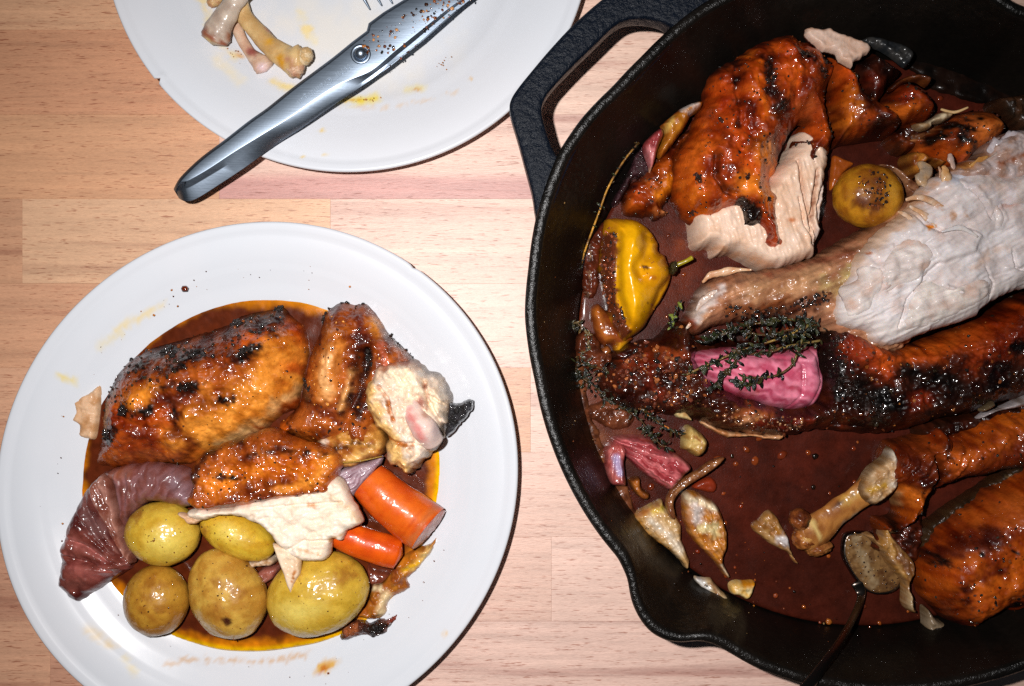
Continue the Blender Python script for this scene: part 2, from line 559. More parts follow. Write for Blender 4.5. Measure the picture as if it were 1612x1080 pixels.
def crumbs(name, items, mat='char', parent=None, label=None, cat=None, group=None, kind='stuff', seed=1, flat=0.7):
    """items: (u, v, z, zref, radius px, rgb)"""
    rs = np.random.RandomState(seed)
    iv, jf = ico()
    VV = []; FF = []; CC = []; o = 0
    for (u, v, z, zr, r, c) in items:
        k = S0 * (HC - zr) / HC
        x, y = W(u, v, zr)
        s = np.array([1 + .5 * rs.rand(), 1 + .1 * rs.rand(), flat * (0.8 + .4 * rs.rand())])
        A = rs.rand() * 6.28
        p = iv * (1 + (0.9 if mat == 'char' else .3) * (rs.rand(12, 1) - .5)) * s * r * k
        q = p.copy(); q[:, 0] = p[:, 0] * math.cos(A) - p[:, 1] * math.sin(A); q[:, 1] = p[:, 0] * math.sin(A) + p[:, 1] * math.cos(A)
        VV.append(q + [x, y, z]); FF.append(jf + o); o += 12
        CC.append(np.tile(lin(c) * (0.75 + .5 * rs.rand()), (12, 1)))
    return link(name, np.concatenate(VV), np.concatenate(FF), mat, np.concatenate(CC), parent, mat != 'char', label, cat, group, kind)

def scatter_on(key, shape, n, rmin, rmax, cols, seed=1, sink=0.3, power=2.0):
    """random crumbs lying on a surface inside a shape"""
    rs = np.random.RandomState(seed)
    U, V, Z, zr = SURF[key]
    m = sdf(shape, U, V) < 0
    ids = np.nonzero(m)[0]
    out = []
    if len(ids) == 0: return out
    for i in rs.choice(ids, n):
        r = rmin + (rmax - rmin) * rs.rand() ** power
        out.append((U[i] + rs.randn() * .7, V[i] + rs.randn() * .7, Z[i] + r * S0 * (0.5 - sink), zr, r, cols[rs.randint(len(cols))]))
    return out
# ================================================================ worktop of beech staves
def wood_mat():
    m, nt, b = nt_new('beech')
    geo = N(nt, 'ShaderNodeNewGeometry'); oi = N(nt, 'ShaderNodeObjectInfo')
    add = N(nt, 'ShaderNodeVectorMath', operation='MULTIPLY_ADD')
    cmb = N(nt, 'ShaderNodeCombineXYZ')
    nt.links.new(oi.outputs['Random'], cmb.inputs[0]); nt.links.new(oi.outputs['Random'], cmb.inputs[1]); nt.links.new(oi.outputs['Random'], cmb.inputs[2])
    nt.links.new(cmb.outputs[0], add.inputs[0]); add.inputs[1].default_value = (3.1, 7.7, 5.3)
    nt.links.new(geo.outputs['Position'], add.inputs[2])
    def stretched(sx, sy, detail, dist=0.0, rough=0.55):
        mp = N(nt, 'ShaderNodeMapping'); mp.inputs['Scale'].default_value = (sx, sy, 1)
        nt.links.new(add.outputs[0], mp.inputs['Vector'])
        return noise(nt, mp.outputs[0], 1.0, detail, rough, dist)
    grain = stretched(9, 260, 5, 0.35)
    bands = stretched(3.2, 75, 4, 0.5)
    fleck = stretched(170, 1700, 2)
    fleck2 = stretched(60, 700, 3)
    fine = stretched(500, 2600, 3)
    base = oi.outputs['Color']
    v = mathn(nt, 'MULTIPLY_ADD', mathn(nt, 'SUBTRACT', grain, 0.5), 0.50, 1.0)
    v = mathn(nt, 'MULTIPLY_ADD', mathn(nt, 'SUBTRACT', bands, 0.5), 0.40, v)
    v = mathn(nt, 'MULTIPLY_ADD', mathn(nt, 'SUBTRACT', fleck2, 0.5), 0.35, v)
    v = mathn(nt, 'MULTIPLY_ADD', mathn(nt, 'SUBTRACT', fine, 0.5), 0.45, v)
    sc = N(nt, 'ShaderNodeVectorMath', operation='SCALE')
    nt.links.new(base, sc.inputs[0]); nt.links.new(v, sc.inputs['Scale'])
    # darker red-brown streaks
    mr = N(nt, 'ShaderNodeMapRange'); mr.inputs[1].default_value = 0.44; mr.inputs[2].default_value = 0.26
    nt.links.new(bands, mr.inputs[0])
    mx = N(nt, 'ShaderNodeMix', data_type='RGBA', blend_type='MULTIPLY')
    nt.links.new(mathn(nt, 'MULTIPLY', mr.outputs[0], 0.85), mx.inputs[0])
    nt.links.new(sc.outputs[0], mx.inputs[6]); mx.inputs[7].default_value = (0.62, 0.42, 0.40, 1)
    tc = N(nt, 'ShaderNodeTexCoord'); sx = N(nt, 'ShaderNodeSeparateXYZ'); nt.links.new(tc.outputs['Object'], sx.inputs[0])
    yy = mathn(nt, 'MULTIPLY_ADD', mathn(nt, 'SUBTRACT', bands, 0.5), 0.014, sx.outputs[1])
    st = N(nt, 'ShaderNodeMapRange'); st.inputs[1].default_value = -0.0060; st.inputs[2].default_value = -0.0105
    nt.links.new(yy, st.inputs[0])
    heart = mathn(nt, 'MULTIPLY', st.outputs[0], mathn(nt, 'SUBTRACT', 1.0, oi.outputs['Alpha']))
    mx3 = N(nt, 'ShaderNodeMix', data_type='RGBA', blend_type='MULTIPLY')
    nt.links.new(mathn(nt, 'MULTIPLY', heart, 0.9), mx3.inputs[0]); nt.links.new(mx.outputs[2], mx3.inputs[6]); mx3.inputs[7].default_value = (0.66, 0.46, 0.50, 1)
    mx = mx3
    # short dark ray flecks of the beech
    fr = N(nt, 'ShaderNodeMapRange'); fr.inputs[1].default_value = 0.60; fr.inputs[2].default_value = 0.70
    nt.links.new(fleck, fr.inputs[0])
    mx2 = N(nt, 'ShaderNodeMix', data_type='RGBA', blend_type='MULTIPLY')
    nt.links.new(mathn(nt, 'MULTIPLY', fr.outputs[0], 0.95), mx2.inputs[0])
    nt.links.new(mx.outputs[2], mx2.inputs[6]); mx2.inputs[7].default_value = (0.55, 0.36, 0.30, 1)
    nt.links.new(mx2.outputs[2], b.inputs['Base Color'])
    b.inputs['Roughness'].default_value = 0.50
    b.inputs['Specular IOR Level'].default_value = 0.85
    bp = N(nt, 'ShaderNodeBump'); bp.inputs['Strength'].default_value = 0.35; bp.inputs['Distance'].default_value = 0.0002
    nt.links.new(mathn(nt, 'ADD', grain, mathn(nt, 'SUBTRACT', fine, fleck)), bp.inputs['Height'])
    nt.links.new(bp.outputs[0], b.inputs['Normal'])
    return m
wood_mat()

worktop = bpy.data.objects.new('worktop', None); COL.objects.link(worktop)
worktop.empty_display_size = 0.01
worktop['kind'] = 'structure'

def stave(x0, x1, y0, y1, rgb, rng):
    key = rgb
    t = (.28 if (x0 + x1) / 2 < -.125 else .60); rgb = tuple(a * (1 - t) + b * t for a, b in zip(rgb, (229, 198, 186) if t > .5 else (208, 160, 130)))  # staves past the left end mixed paler: flash glare put into their colour
    w, h = (x1 - x0), (y1 - y0)
    bv = 0.00006; t = 0.03
    a, c = w / 2 - bv * 0.3, h / 2 - bv * 0.3
    V = []
    for (ex, ey, z) in ((0, 0, -t), (0, 0, -bv), (bv, bv, 0)):
        for sx, sy in ((-1, -1), (1, -1), (1, 1), (-1, 1)):
            V.append((sx * (a - ex), sy * (c - ey), z))
    F = [[3, 2, 1, 0], [8, 9, 10, 11]]
    for l in (0, 4):
        for i in range(4):
            j = (i + 1) % 4
            F.append([l + i, l + j, l + 4 + j, l + 4 + i])
    me = bpy.data.meshes.new('stave'); me.from_pydata(V, [], F); me.materials.append(MATS['beech']); me.update()
    o = bpy.data.objects.new('stave', me)
    o.location = ((x0 + x1) / 2, (y0 + y1) / 2, 0)
    r = lin(rgb)
    o.color = (r[0], r[1], r[2], 0.0 if key == (211, 163, 136) else 1.0)
    o.parent = worktop
    o['kind'] = 'structure'
    COL.objects.link(o)

rowtop = [47 - 133 * 3, 47 - 133 * 2, 47 - 133, 47, 180, 313, 446, 579, 712, 845, 978, 1111, 1244]
joints = {
    2: [(-900, (196, 140, 102)), (-220, (214, 162, 122)), (820, (218, 172, 140)), (2400, None)],
    3: [(-900, (180, 126, 88)), (-300, (196, 136, 98)), (760, (217, 172, 140)), (2400, None)],
    4: [(-900, (205, 150, 110)), (-520, (206, 150, 108)), (345, (211, 163, 136)), (1300, (204, 150, 112)), (2400, None)],
    5: [(-900, (190, 135, 100)), (-500, (192, 140, 104)), (35, (214, 170, 132)), (520, (211, 164, 134)), (1500, (204, 150, 112)), (2400, None)],
    6: [(-900, (196, 146, 110)), (-260, (200, 146, 110)), (560, (214, 166, 140)), (2400, None)],
    7: [(-900, (206, 150, 116)), (-100, (208, 156, 122)), (835, (212, 168, 140)), (2400, None)],
    8: [(-900, (206, 150, 116)), (240, (204, 152, 124)), (1200, (212, 168, 140)), (2400, None)],
    9: [(-900, (188, 136, 108)), (60, (204, 152, 124)), (868, (206, 160, 136)), (2400, None)],
    10: [(-900, (204, 152, 120)), (79, (190, 136, 110)), (540, (208, 162, 140)), (1500, (212, 168, 140)), (2400, None)],
}
rs = random.Random(4)
for r in range(len(rowtop) - 1):
    J = joints.get(r)
    if J is None:
        xs = [-900, -900 + rs.randint(200, 800), rs.randint(300, 900), rs.randint(1300, 1700), 2400]
        J = [(x, (200 + rs.randint(-8, 10), 150 + rs.randint(-8, 10), 116 + rs.randint(-8, 10))) for x in xs]
    for i in range(len(J) - 1):
        x0, y1 = W(J[i][0], rowtop[r]); x1, y0 = W(J[i + 1][0], rowtop[r + 1])
        stave(x0, x1, y0, y1, J[i][1], rs)

# ================================================================ plates
def plate(label, u, v, R, well, ecc, eang, layers, zrim=0.019, chip=None, seed=1):
    """R rim radius px (seen at zrim)"""
    root = None
    kr = S0 * (HC - zrim) / HC
    cx, cy = W(u, v, zrim)
    Rm = R * kr
    prof = [(0.0, .0042), (well * .35, .0042), (well * .62, .0043), (well * .76, .0045), (well * .82, .0049), (well * .87, .0057), (well * .91, .0070), (well * .95, .0087), (well * .985, .0101), (well * 1.02, .0112), (well * 1.06, .0121), (well * 1.10, .0130), (.84, .0152), (.92, .0172), (.965, .01835), (.985, .0189), (.994, .0190), (.9995, .0184), (1.0, .0176), (.995, .0168), (.975, .0160), (.90, .0138), (well * 1.0, .0088), (well * .94, .0050),
            (well * .88, .0022), (well * .86, .0008), (well * .84, .0000), (well * .81, .0004), (well * .79, .0020), (0.0, .0020)]
    pr = []
    for i in range(len(prof) - 1):
        (r0, z0), (r1, z1) = prof[i], prof[i + 1]
        n = max(1, int(abs(r1 - r0) / 0.009)) if i < 18 else 1
        for s in range(n):
            t = s / n
            pr.append((r0 + (r1 - r0) * t, z0 + (z1 - z0) * t))
    pr.append(prof[-1])
    pr = pr[1:-1]
    za = np.array([p[1] for p in pr]); ra_ = np.array([p[0] for p in pr]); top_n = int(np.argmax(ra_ > .955))
    for _ in range(3):
        zz = np.convolve(np.pad(za[:top_n], 3, mode='edge'), np.ones(7) / 7, 'valid'); za[:top_n] = zz
    pr = [(r, float(z)) for (r, _z), z in zip(pr, za)]
    seg = 420
    th = np.linspace(0, 2 * np.pi, seg, endpoint=False)
    V = []
    for (r, z) in pr:
        f = 1 + ecc * r * np.cos(2 * (th - math.radians(eang)))
        rr = r * Rm * f
        if chip is not None and r > .93:
            for (ca, cw, cd) in chip:
                dd = np.abs((np.degrees(th) - ca + 180) % 360 - 180) / cw
                rr = rr - (cd * kr) * np.clip(1 - dd, 0, 1) ** 0.5 * (r - .93) / .07
        V.append(np.c_[cx + rr * np.cos(th), cy + rr * np.sin(th), np.full(seg, z)])
    V = np.concatenate(V); n = len(pr)
    F = []
    i = np.arange(n - 1)[:, None] * seg; j = np.arange(seg)[None, :]; j2 = (j + 1) % seg
    F = np.stack([i + j, i + seg + j, i + seg + j2, i + j2], -1).reshape(-1, 4)[:, ::-1].tolist()
    V = np.concatenate([V, [[cx, cy, .0042], [cx, cy, .0020]]])
    c0 = n * seg; c1 = c0 + 1
    F += [[c0, int(a), int((a + 1) % seg)] for a in range(seg)]
    F += [[c1, (n - 1) * seg + int((a + 1) % seg), (n - 1) * seg + int(a)] for a in range(seg)]
    k = S0 * (HC - 0.008) / HC
    U = CU + V[:, 0] / k; Vv = CV - V[:, 1] / k
    C = setcol(len(V), (217, 218, 223), (213, 216, 222), U, Vv, 200, seed)
    C = paint(C, U, Vv, layers, seed)
    o = link('dinner_plate', V, F, 'ceramic', C, None, True, label, 'plate', 'white dinner plates', None)
    return o

st1 = [((232, 205, 130), ('l', [(190, 520), (240, 492), (262, 480)], 3), 6, 5, 8, .7),
       ((228, 205, 120), ('l', [(105, 590), (125, 600)], 4), 6, 4, 8, .8),
       ((228, 205, 130), ('l', [(165, 545), (196, 525)], 4), 6, 4, 8, .55),
       ((228, 190, 110), ('l', [(150, 985), (170, 1000), (185, 1012)], 4), 8, 5, 9, .6),
       ((232, 208, 140), ('l', [(205, 1030), (220, 1050)], 4), 8, 5, 9, .6),
       ((205, 150, 70), ('l', [(268, 1040), (320, 1036), (430, 1040), (490, 1030)], 1.5), 4, 6, 7, .6),
       ((215, 165, 60), ('e', 515, 1046, 17, 8, -25), 3, 3, 7, .9),
       ((190, 105, 20), ('e', 513, 1048, 9, 4, -25), 2.5, 3, 6, .9),
       ((225, 190, 140), ('e', 703, 988, 5, 3, -25), 2, 0, 6, .7)]
plate_a = plate('white dinner plate carrying roast chicken, whole potatoes and carrots', 404, 760, 411, .750, .027, 45, st1, chip=[(54, .9, 3.0)])
st2 = [((238, 214, 150), ('l', [(318, 0), (330, 40), (352, 75), (372, 92)], 4), 7, 6, 9, .8),
       ((216, 160, 70), ('e', 377, 86, 6, 4, 40), 3, 2, 6, .9),
       ((236, 222, 190), ('l', [(345, 95), (380, 130)], 6), 10, 6, 9, .7),
       ((236, 226, 210), ('e', 560, 60, 110, 60, 10), 40, 30, 30, .5),
       ((240, 208, 120), ('e', 480, 45, 9, 7, 40), 5, 5, 8, .8),
       ((238, 220, 170), ('l', [(470, 15), (480, 45), (492, 62)], 4), 8, 5, 8, .6),
       ((238, 208, 90), ('l', [(430, 130), (460, 138)], 4), 7, 4, 9, .7),
       ((240, 214, 70), ('l', [(530, 155), (560, 158), (590, 155)], 6), 7, 4, 9, .95),
       ((214, 150, 50), ('l', [(540, 158), (582, 157)], 1), 2, 3, 5, .7),
       ((238, 218, 140), ('l', [(640, 140), (664, 138)], 5), 7, 4, 9, .7),
       ((214, 160, 80), ('e', 655, 142, 5, 2, 0), 2, 2, 5, .9),
       ((224, 190, 150), ('l', [(530, 168), (600, 172), (680, 160), (720, 148)], 1), 3, 5, 7, .5),
       ((226, 196, 120), ('e', 511, 210, 4, 3.6, 0), 2, 0, 6, .9),
       ((226, 196, 120), ('e', 485, 253, 2.4, 3.4, 30), 1.5, 0, 6, .9),
       ((226, 196, 120), ('e', 518, 249, 2.6, 2, 0), 1.5, 0, 6, .9),
       ((222, 180, 110), ('e', 742, 128, 3, 2, 0), 2, 0, 6, .9)]
plate_b = plate('white dinner plate holding bare bones, its rim chipped at lower left', 546, -112, 384, .735, .004, 0, st2, chip=[(218.6, .75, 8.0)], seed=3)

# ================================================================ skillet
PZ = 0.055
pcx, pcy = W(1412, 500, PZ)
kz = S0 * (HC - PZ) / HC
def ang_r(pts):
    out = []
    for (u, v) in pts:
        x, y = W(u, v, PZ)
        out.append((math.degrees(math.atan2(y - pcy, x - pcx)) % 360, math.hypot(x - pcx, y - pcy)))
    return out
rim = ang_r([(826, 495), (832, 420), (843, 345), (880, 238), (916, 185), (965, 135), (1010, 88), (1055, 44), (1110, 2)])
rim += ang_r([(842, 600), (868, 700), (905, 782), (940, 838), (974, 880), (989, 912), (994, 947), (1007, 975), (1024, 996), (1049, 1010), (1074, 1013), (1103, 1009), (1128, 1016), (1153, 1031), (1193, 1053), (1262, 1077), (1330, 1090)])
rim += ang_r([(1600, 4), (1530, -40), (1640, 18)])
rim += [(90, 570 * kz), (105, 575 * kz), (290, 592 * kz), (310, 590 * kz), (330, 585 * kz), (0, 580 * kz), (20, 578 * kz), (45, 596 * kz), (52, 606 * kz)]
rim.sort()
ra = np.array([r[0] for r in rim]); rr_ = np.array([r[1] for r in rim])
def rim_r(th):
    d = np.degrees(th) % 360
    return np.interp(d, np.r_[ra - 360, ra, ra + 360], np.r_[rr_, rr_, rr_])
seg = 720
th = np.linspace(0, 2 * np.pi, seg, endpoint=False)
RR = rim_r(th)
ker = np.hanning(9); ker /= ker.sum()
RR = np.convolve(np.r_[RR[-8:], RR, RR[:8]], ker, 'same')[8:-8]
RB = 0.1285          # floor radius inside
rows = []
# (radius function, z)
def mixr(t, a, b): return a * (1 - t) + b * t
outer0 = 0.132
for (t, z) in ((0.0, 0.0), (0.02, .0015), (0.25, .014), (0.6, .034), (0.86, .0475)):
    rows.append((mixr(t ** 1.15, outer0, RR - .0022), z))
rows.append((RR - .0010, .0500)); rows.append((RR - .0001, .0520)); rows.append((RR + .0000, .0540)); rows.append((RR - .0010, .0551)); rows.append((RR - .0026, .0555))
rows.append((RR - .0042, .0550)); rows.append((RR - .0052, .0536)); 
inn = RR - .0058
for (t, z) in ((0.0, .0518), (.22, .044), (.45, .0345), (.65, .026), (.82, .0175), (.93, .0115), (.985, .0078), (1.04, .0064), (1.12, .006)):
    rows.append((mixr(t, inn, RB), z))
for f in (.8, .6, .4, .2, .05):
    rows.append((np.full(seg, RB * f), .006))
FDY = -.0135            # the floor sits a little nearer the viewer's edge than the rim does
V = np.concatenate([np.c_[pcx + r * np.cos(th), pcy + FDY * (1 - min(z, .0518) / .0518) + r * np.sin(th), np.full(seg, z)] for r, z in rows])
# casting unevenness
k0 = kz
V[:, 2] += 0.00025 * fbm(V[:, 0] / k0, V[:, 1] / k0, 30, 3, 8)
n = len(rows)
i = np.arange(n - 1)[:, None] * seg; j = np.arange(seg)[None, :]; j2 = (j + 1) % seg
F = np.stack([i + j, i + j2, i + seg + j2, i + seg + j], -1).reshape(-1, 4).tolist()
F.append([int((n - 1) * seg + q) for q in range(seg)]); F.append([int(q) for q in range(seg)][::-1])
skillet = thing('cast_iron_skillet', 'black cast iron skillet full of roast chicken in dark gravy', 'skillet', 1412, 500, 0.0)
C = setcol(len(V), (12, 10, 8), (20, 16, 13), V[:, 0] / k0, V[:, 1] / k0, 60, 5)
C = paint(C, CU + V[:, 0] * (HC / (HC - .03)) / S0, CV - V[:, 1] * (HC / (HC - .03)) / S0, [((66, 58, 44), ('l', [(1120, 955), (1160, 975)], 8), 12, 8, 9, .5), ((60, 52, 46), ('l', [(960, 800), (1000, 850), (1060, 905)], 10), 16, 12, 12, .4), ((44, 34, 30), ('l', [(870, 500), (880, 560)], 12), 16, 12, 9, .4)])
body = link('body', V, F, 'iron_oiled', C, skillet)
body.data.materials.append(MATS['iron_rim'])
mi = np.zeros(len(body.data.polygons), np.int32); mi[seg * 5:seg * 10] = 1
body.data.polygons.foreach_set('material_index', mi)
# helper handle: a loop of iron at rim height
def extrude_loop(name, outer, inner_, zb, zt, mat, col, parent, zr):
    import bmesh
    bm = bmesh.new()
    def ring(pts):
        vs = []
        for (u, v) in pts:
            x, y = W(u, v, zr); vs.append(bm.verts.new((x, y, zt)))
        es = [bm.edges.new((vs[q], vs[(q + 1) % len(vs)])) for q in range(len(vs))]
        return es
    es = ring(outer) + ring(inner_)
    bmesh.ops.triangle_fill(bm, edges=es, use_beauty=True)
    top = list(bm.faces)
    for f in top:
        if f.normal.z < 0: f.normal_flip()
    r = bmesh.ops.extrude_face_region(bm, geom=top)
    nv = [g for g in r['geom'] if isinstance(g, bmesh.types.BMVert)]
    for q in nv: q.co.z = zb
    bmesh.ops.recalc_face_normals(bm, faces=bm.faces)
    # round the edges
    be = [e for e in bm.edges if len(e.link_faces) == 2 and e.calc_face_angle(0) > 1.2]
    bmesh.ops.bevel(bm, geom=be, offset=.0022, segments=3, profile=0.6, affect='EDGES')
    me = bpy.data.meshes.new(name)
    po = world_origin(parent)
    for q in bm.verts: q.co -= po
    bm.to_mesh(me); bm.free()
    a = me.color_attributes.new('Col', 'FLOAT_COLOR', 'POINT')
    c4 = np.ones((len(me.vertices), 4)); c4[:, :3] = lin(col)
    a.data.foreach_set('color', c4.ravel())
    me.materials.append(MATS[mat])
    me.polygons.foreach_set('use_smooth', np.ones(len(me.polygons), bool))
    me.update()
    o = bpy.data.objects.new(name, me); o.parent = parent
    COL.objects.link(o)
    return o
ho = [(847, 350), (838, 305), (828, 267), (816, 222), (806, 188), (802, 168), (805, 154), (815, 138), (835, 113), (868, 74), (903, 37), (945, 0), (985, -28), (1030, -52), (1078, -60), (1120, -55), (1150, -10), (1090, 40), (1000, 130), (930, 200), (892, 270), (868, 330)]
hi = [(874, 240), (864, 218), (856, 190), (853, 170), (860, 150), (878, 128), (905, 100), (940, 66), (965, 42), (984, 31), (1008, 28), (1032, 31), (1050, 38), (1062, 50), (1000, 108), (950, 165), (905, 215), (884, 245)]
extrude_loop('helper_handle', smooth_poly(ho, True, 4).tolist(), smooth_poly(hi, True, 4).tolist(), .0415, .0535, 'iron', (12, 18, 28), skillet, .0535)
# ================================================================ plate of food (front left)
BLK = (22, 14, 10); DRK = (62, 26, 12); BRN = (112, 52, 18); AMB = (168, 90, 26); GLD = (206, 134, 48); PALE = (232, 190, 130); PINKW = (232, 208, 186)
CRUMB = [BLK, (34, 20, 12), (70, 30, 14), (120, 60, 20), (40, 30, 14)]

# gravy pool: deep in the middle, oily yellow at its thin rim
gp = [(118, 700), (122, 660), (140, 620), (168, 580), (205, 540), (245, 508), (290, 484), (335, 470), (385, 464), (430, 463), (475, 468), (515, 480), (560, 500), (610, 530), (650, 570), (676, 620), (690, 680), (694, 730), (690, 780), (676, 830),
      (655, 880), (640, 920), (610, 955), (560, 990), (510, 1010), (460, 1020), (410, 1026), (350, 1024), (300, 1012), (262, 998), (225, 975), (195, 948), (172, 930), (150, 905), (132, 860), (122, 800), (116, 750)]
def gravy_col(C, U, V, d, H):
    t = sstep(2, 12, d)[:, None]; t2 = sstep(9, 26, d + 6 * fbm(U, V, 22, 3, 5))[:, None]
    C[:] = lin((232, 178, 4)) * (1 - t) + lin((196, 112, 8)) * t
    C[:] = C * (1 - t2) + lin((84, 33, 13)) * t2
    C[:] *= (1 + 0.25 * fbm(U, V, 9, 3, 8))[:, None]
    return C
slab('gravy_pool', gp, .0074, .0084, w=12, mat='gravy', cfun=gravy_col, nz=(0.00012, 30), step=3.0, zref=.008, key='gravy_a',
     label='brown gravy pool with oily yellow edge under the plated chicken', cat='gravy')

# ---- big crusted thigh
c1 = lambda p: T(80, 440, 3.375, p)
thigh = thing('chicken_thigh', 'large plated chicken thigh with black pepper crust over golden skin', 'chicken', 330, 610, .006)
tp = c1([(300, 520), (262, 600), (238, 680), (224, 760), (222, 850), (204, 930), (196, 985), (240, 1010), (340, 1020), (450, 1010), (560, 1000), (700, 1000), (800, 960), (880, 910), (960, 885), (1060, 842), (1120, 812), (1190, 745), (1250, 712), (1300, 690),
         (1312, 600), (1330, 520), (1345, 440), (1355, 380), (1345, 300), (1320, 240), (1260, 190), (1200, 130), (1150, 150), (1060, 165), (980, 190), (900, 235), (800, 270), (700, 300), (600, 330), (500, 360), (420, 400), (350, 450)])
tl = [(DRK, ('l', c1([(250, 700), (300, 540), (430, 420), (620, 350), (850, 290), (1050, 220), (1200, 180)]), 19), 16, 14, 18),
      (DRK, ('l', c1([(500, 500), (700, 430), (900, 400), (1060, 390)]), 8), 10, 14, 16, .65), (DRK, ('l', c1([(480, 690), (640, 640), (780, 580)]), 5), 8, 12, 14, .6),
      (BRN, ('e', *c1([(620, 450)])[0], 95, 26, -22), 16, 16, 20),
      ((150, 76, 20), ('l', c1([(430, 640), (640, 560), (900, 470), (1100, 420)]), 16), 14, 14, 18),
      (GLD, ('l', c1([(720, 860), (900, 700), (1100, 600), (1230, 400)]), 26), 22, 18, 24),
      ((222, 150, 60), ('l', c1([(850, 850), (1000, 750), (1200, 640), (1270, 560)]), 16), 16, 14, 20),
      (PALE, ('l', c1([(880, 880), (1040, 810), (1180, 690), (1290, 600)]), 6), 9, 9, 16),
      ((206, 130, 40), ('e', *c1([(520, 620)])[0], 26, 12, -30), 10, 8, 12),
      (BRN, ('l', c1([(700, 790), (760, 880), (690, 960)]), 9), 10, 8, 14),
      ((150, 78, 30), ('l', c1([(260, 940), (450, 960), (680, 950)]), 12), 10, 10, 16),
      (DRK, ('l', c1([(230, 850), (300, 820), (360, 800)]), 9), 8, 10, 12)]
for (x, y, r1, r2, a) in [(600, 380, 34, 9, -15), (780, 395, 30, 10, -10), (1060, 400, 26, 8, -25), (970, 235, 16, 9, -30), (1190, 150, 10, 7, 0), (790, 570, 16, 8, -20), (430, 690, 12, 8, 50), (330, 830, 15, 10, -60), (1050, 190, 14, 7, -20),
                          (965, 630, 12, 6, 0), (660, 565, 12, 4, -10), (700, 700, 8, 12, 0), (490, 450, 22, 7, -20), (1180, 270, 16, 7, 10), (560, 690, 20, 6, -20), (1110, 370, 14, 6, -20), (690, 470, 22, 7, -20)]:
    tl.append(((70, 28, 12), ('e', *c1([(x, y)])[0], r1 * .8, r2 * 1.1, a), 6, 7, 9))
    tl.append((BLK, ('e', *c1([(x, y)])[0], r1 * .62, r2 * .7, a), 4, 8, 7))
slab('skin', tp, .006, .030, w=74, mat='skin', base=(184, 86, 18), base2=(132, 54, 14), csize=34, layers=tl, parent=thigh, ragged=(1.5, 8), nz=(.0016, 26), nz2=(.0007, 9, -20, 1.6), step=1.9, key='thigh', zref=.019,
     bumps=[(.002, ('l', c1([(430, 640), (700, 520), (1100, 330)]), 20), 24), (-.003, ('l', c1([(700, 790), (780, 900), (700, 990)]), 4), 12), (.0015, ('l', c1([(1000, 400), (1150, 370)]), 6), 8), (-.002, ('l', c1([(400, 745), (560, 780), (700, 800)]), 3), 9)])
it = scatter_on('thigh', ('l', c1([(300, 800), (430, 500), (700, 400), (1000, 300), (1250, 190)]), 30), 260, .7, 3.6, CRUMB, 3, power=2.5)
it += scatter_on('thigh', ('p', tp), 160, .5, 1.8, CRUMB, 5)
for (x, y, s) in [(960, 230, 8), (1000, 240, 6), (780, 390, 12), (760, 570, 12), (430, 690, 9), (610, 380, 10), (1060, 385, 12), (1190, 150, 6), (320, 820, 12), (660, 400, 8)]:
    u, v = c1([(x, y)])[0]
    it += scatter_on('thigh', ('e', u, v, s, s * .6, -20), 14, 1.2, 4.0, [BLK, (30, 18, 12)], int(x), power=1.2)
crumbs('pepper_crust', it, 'char', thigh, seed=2)
slab('white_meat', c1([(270, 560), (200, 600), (150, 620), (118, 650), (130, 700), (112, 750), (150, 775), (150, 830), (200, 850), (240, 840), (260, 700)]), .0075, .012, w=8, mat='meat', base=(216, 176, 140), base2=(190, 140, 96), csize=14, parent=thigh, nz=(.0008, 8), step=2,
     layers=[((150, 96, 50), ('l', c1([(118, 650), (130, 700), (112, 760), (150, 780)]), 1), 4, 3, 6)])

# ---- drumstick end with bare knuckle
c2 = lambda p: T(420, 440, 3.375, p)
drum = thing('chicken_drumstick', 'plated brown chicken joint with its pale knuckle bone exposed', 'chicken', 590, 610, .006)
sp = c2([(170, 560), (190, 480), (215, 380), (265, 260), (285, 180), (345, 128), (405, 110), (460, 122), (520, 118), (565, 160), (600, 215), (640, 285), (700, 335), (750, 385), (790, 430), (830, 470), (800, 560), (700, 640), (640, 720),
         (620, 820), (610, 900), (560, 940), (470, 930), (380, 900), (300, 905), (180, 880), (60, 830), (45, 770), (90, 730), (150, 660)])
sl = [((196, 124, 50), ('l', c2([(370, 320), (350, 450), (330, 570)]), 17), 14, 8, 14),
      ((218, 168, 110), ('l', c2([(345, 400), (330, 480), (335, 580)]), 9), 9, 8, 12),
      ((200, 150, 90), ('l', c2([(465, 480), (450, 560), (415, 680)]), 5), 6, 4, 9),
      (DRK, ('l', c2([(500, 380), (490, 470), (470, 560), (440, 660), (395, 750)]), 3), 5, 5, 9),
      (DRK, ('l', c2([(540, 380), (530, 500), (500, 620), (500, 720)]), 7), 7, 8, 10),
      (BLK, ('l', c2([(550, 380), (560, 420), (540, 470)]), 3), 5, 5, 9),
      ((96, 40, 20), ('l', c2([(270, 240), (300, 160), (400, 112)]), 4), 6, 6, 9),
      ((206, 140, 60), ('l', c2([(580, 220), (600, 290)]), 8), 9, 5, 9),
      ((110, 46, 26), ('l', c2([(500, 200), (510, 320)]), 7), 8, 8, 10),
      (BLK, ('l', c2([(680, 320), (740, 370), (790, 430)]), 2.5), 3, 5, 7),
      ((190, 110, 80), ('l', c2([(615, 350), (640, 450)]), 5), 5, 4, 8),
      ((100, 40, 14), ('l', c2([(190, 520), (180, 620), (320, 700), (390, 760)]), 6), 8, 8, 10),
      ((206, 112, 24), ('e', *c2([(90, 775)])[0], 14, 13, 0), 3, 2, 6),
      (DRK, ('l', c2([(130, 740), (150, 850)]), 3), 4, 5, 7)]
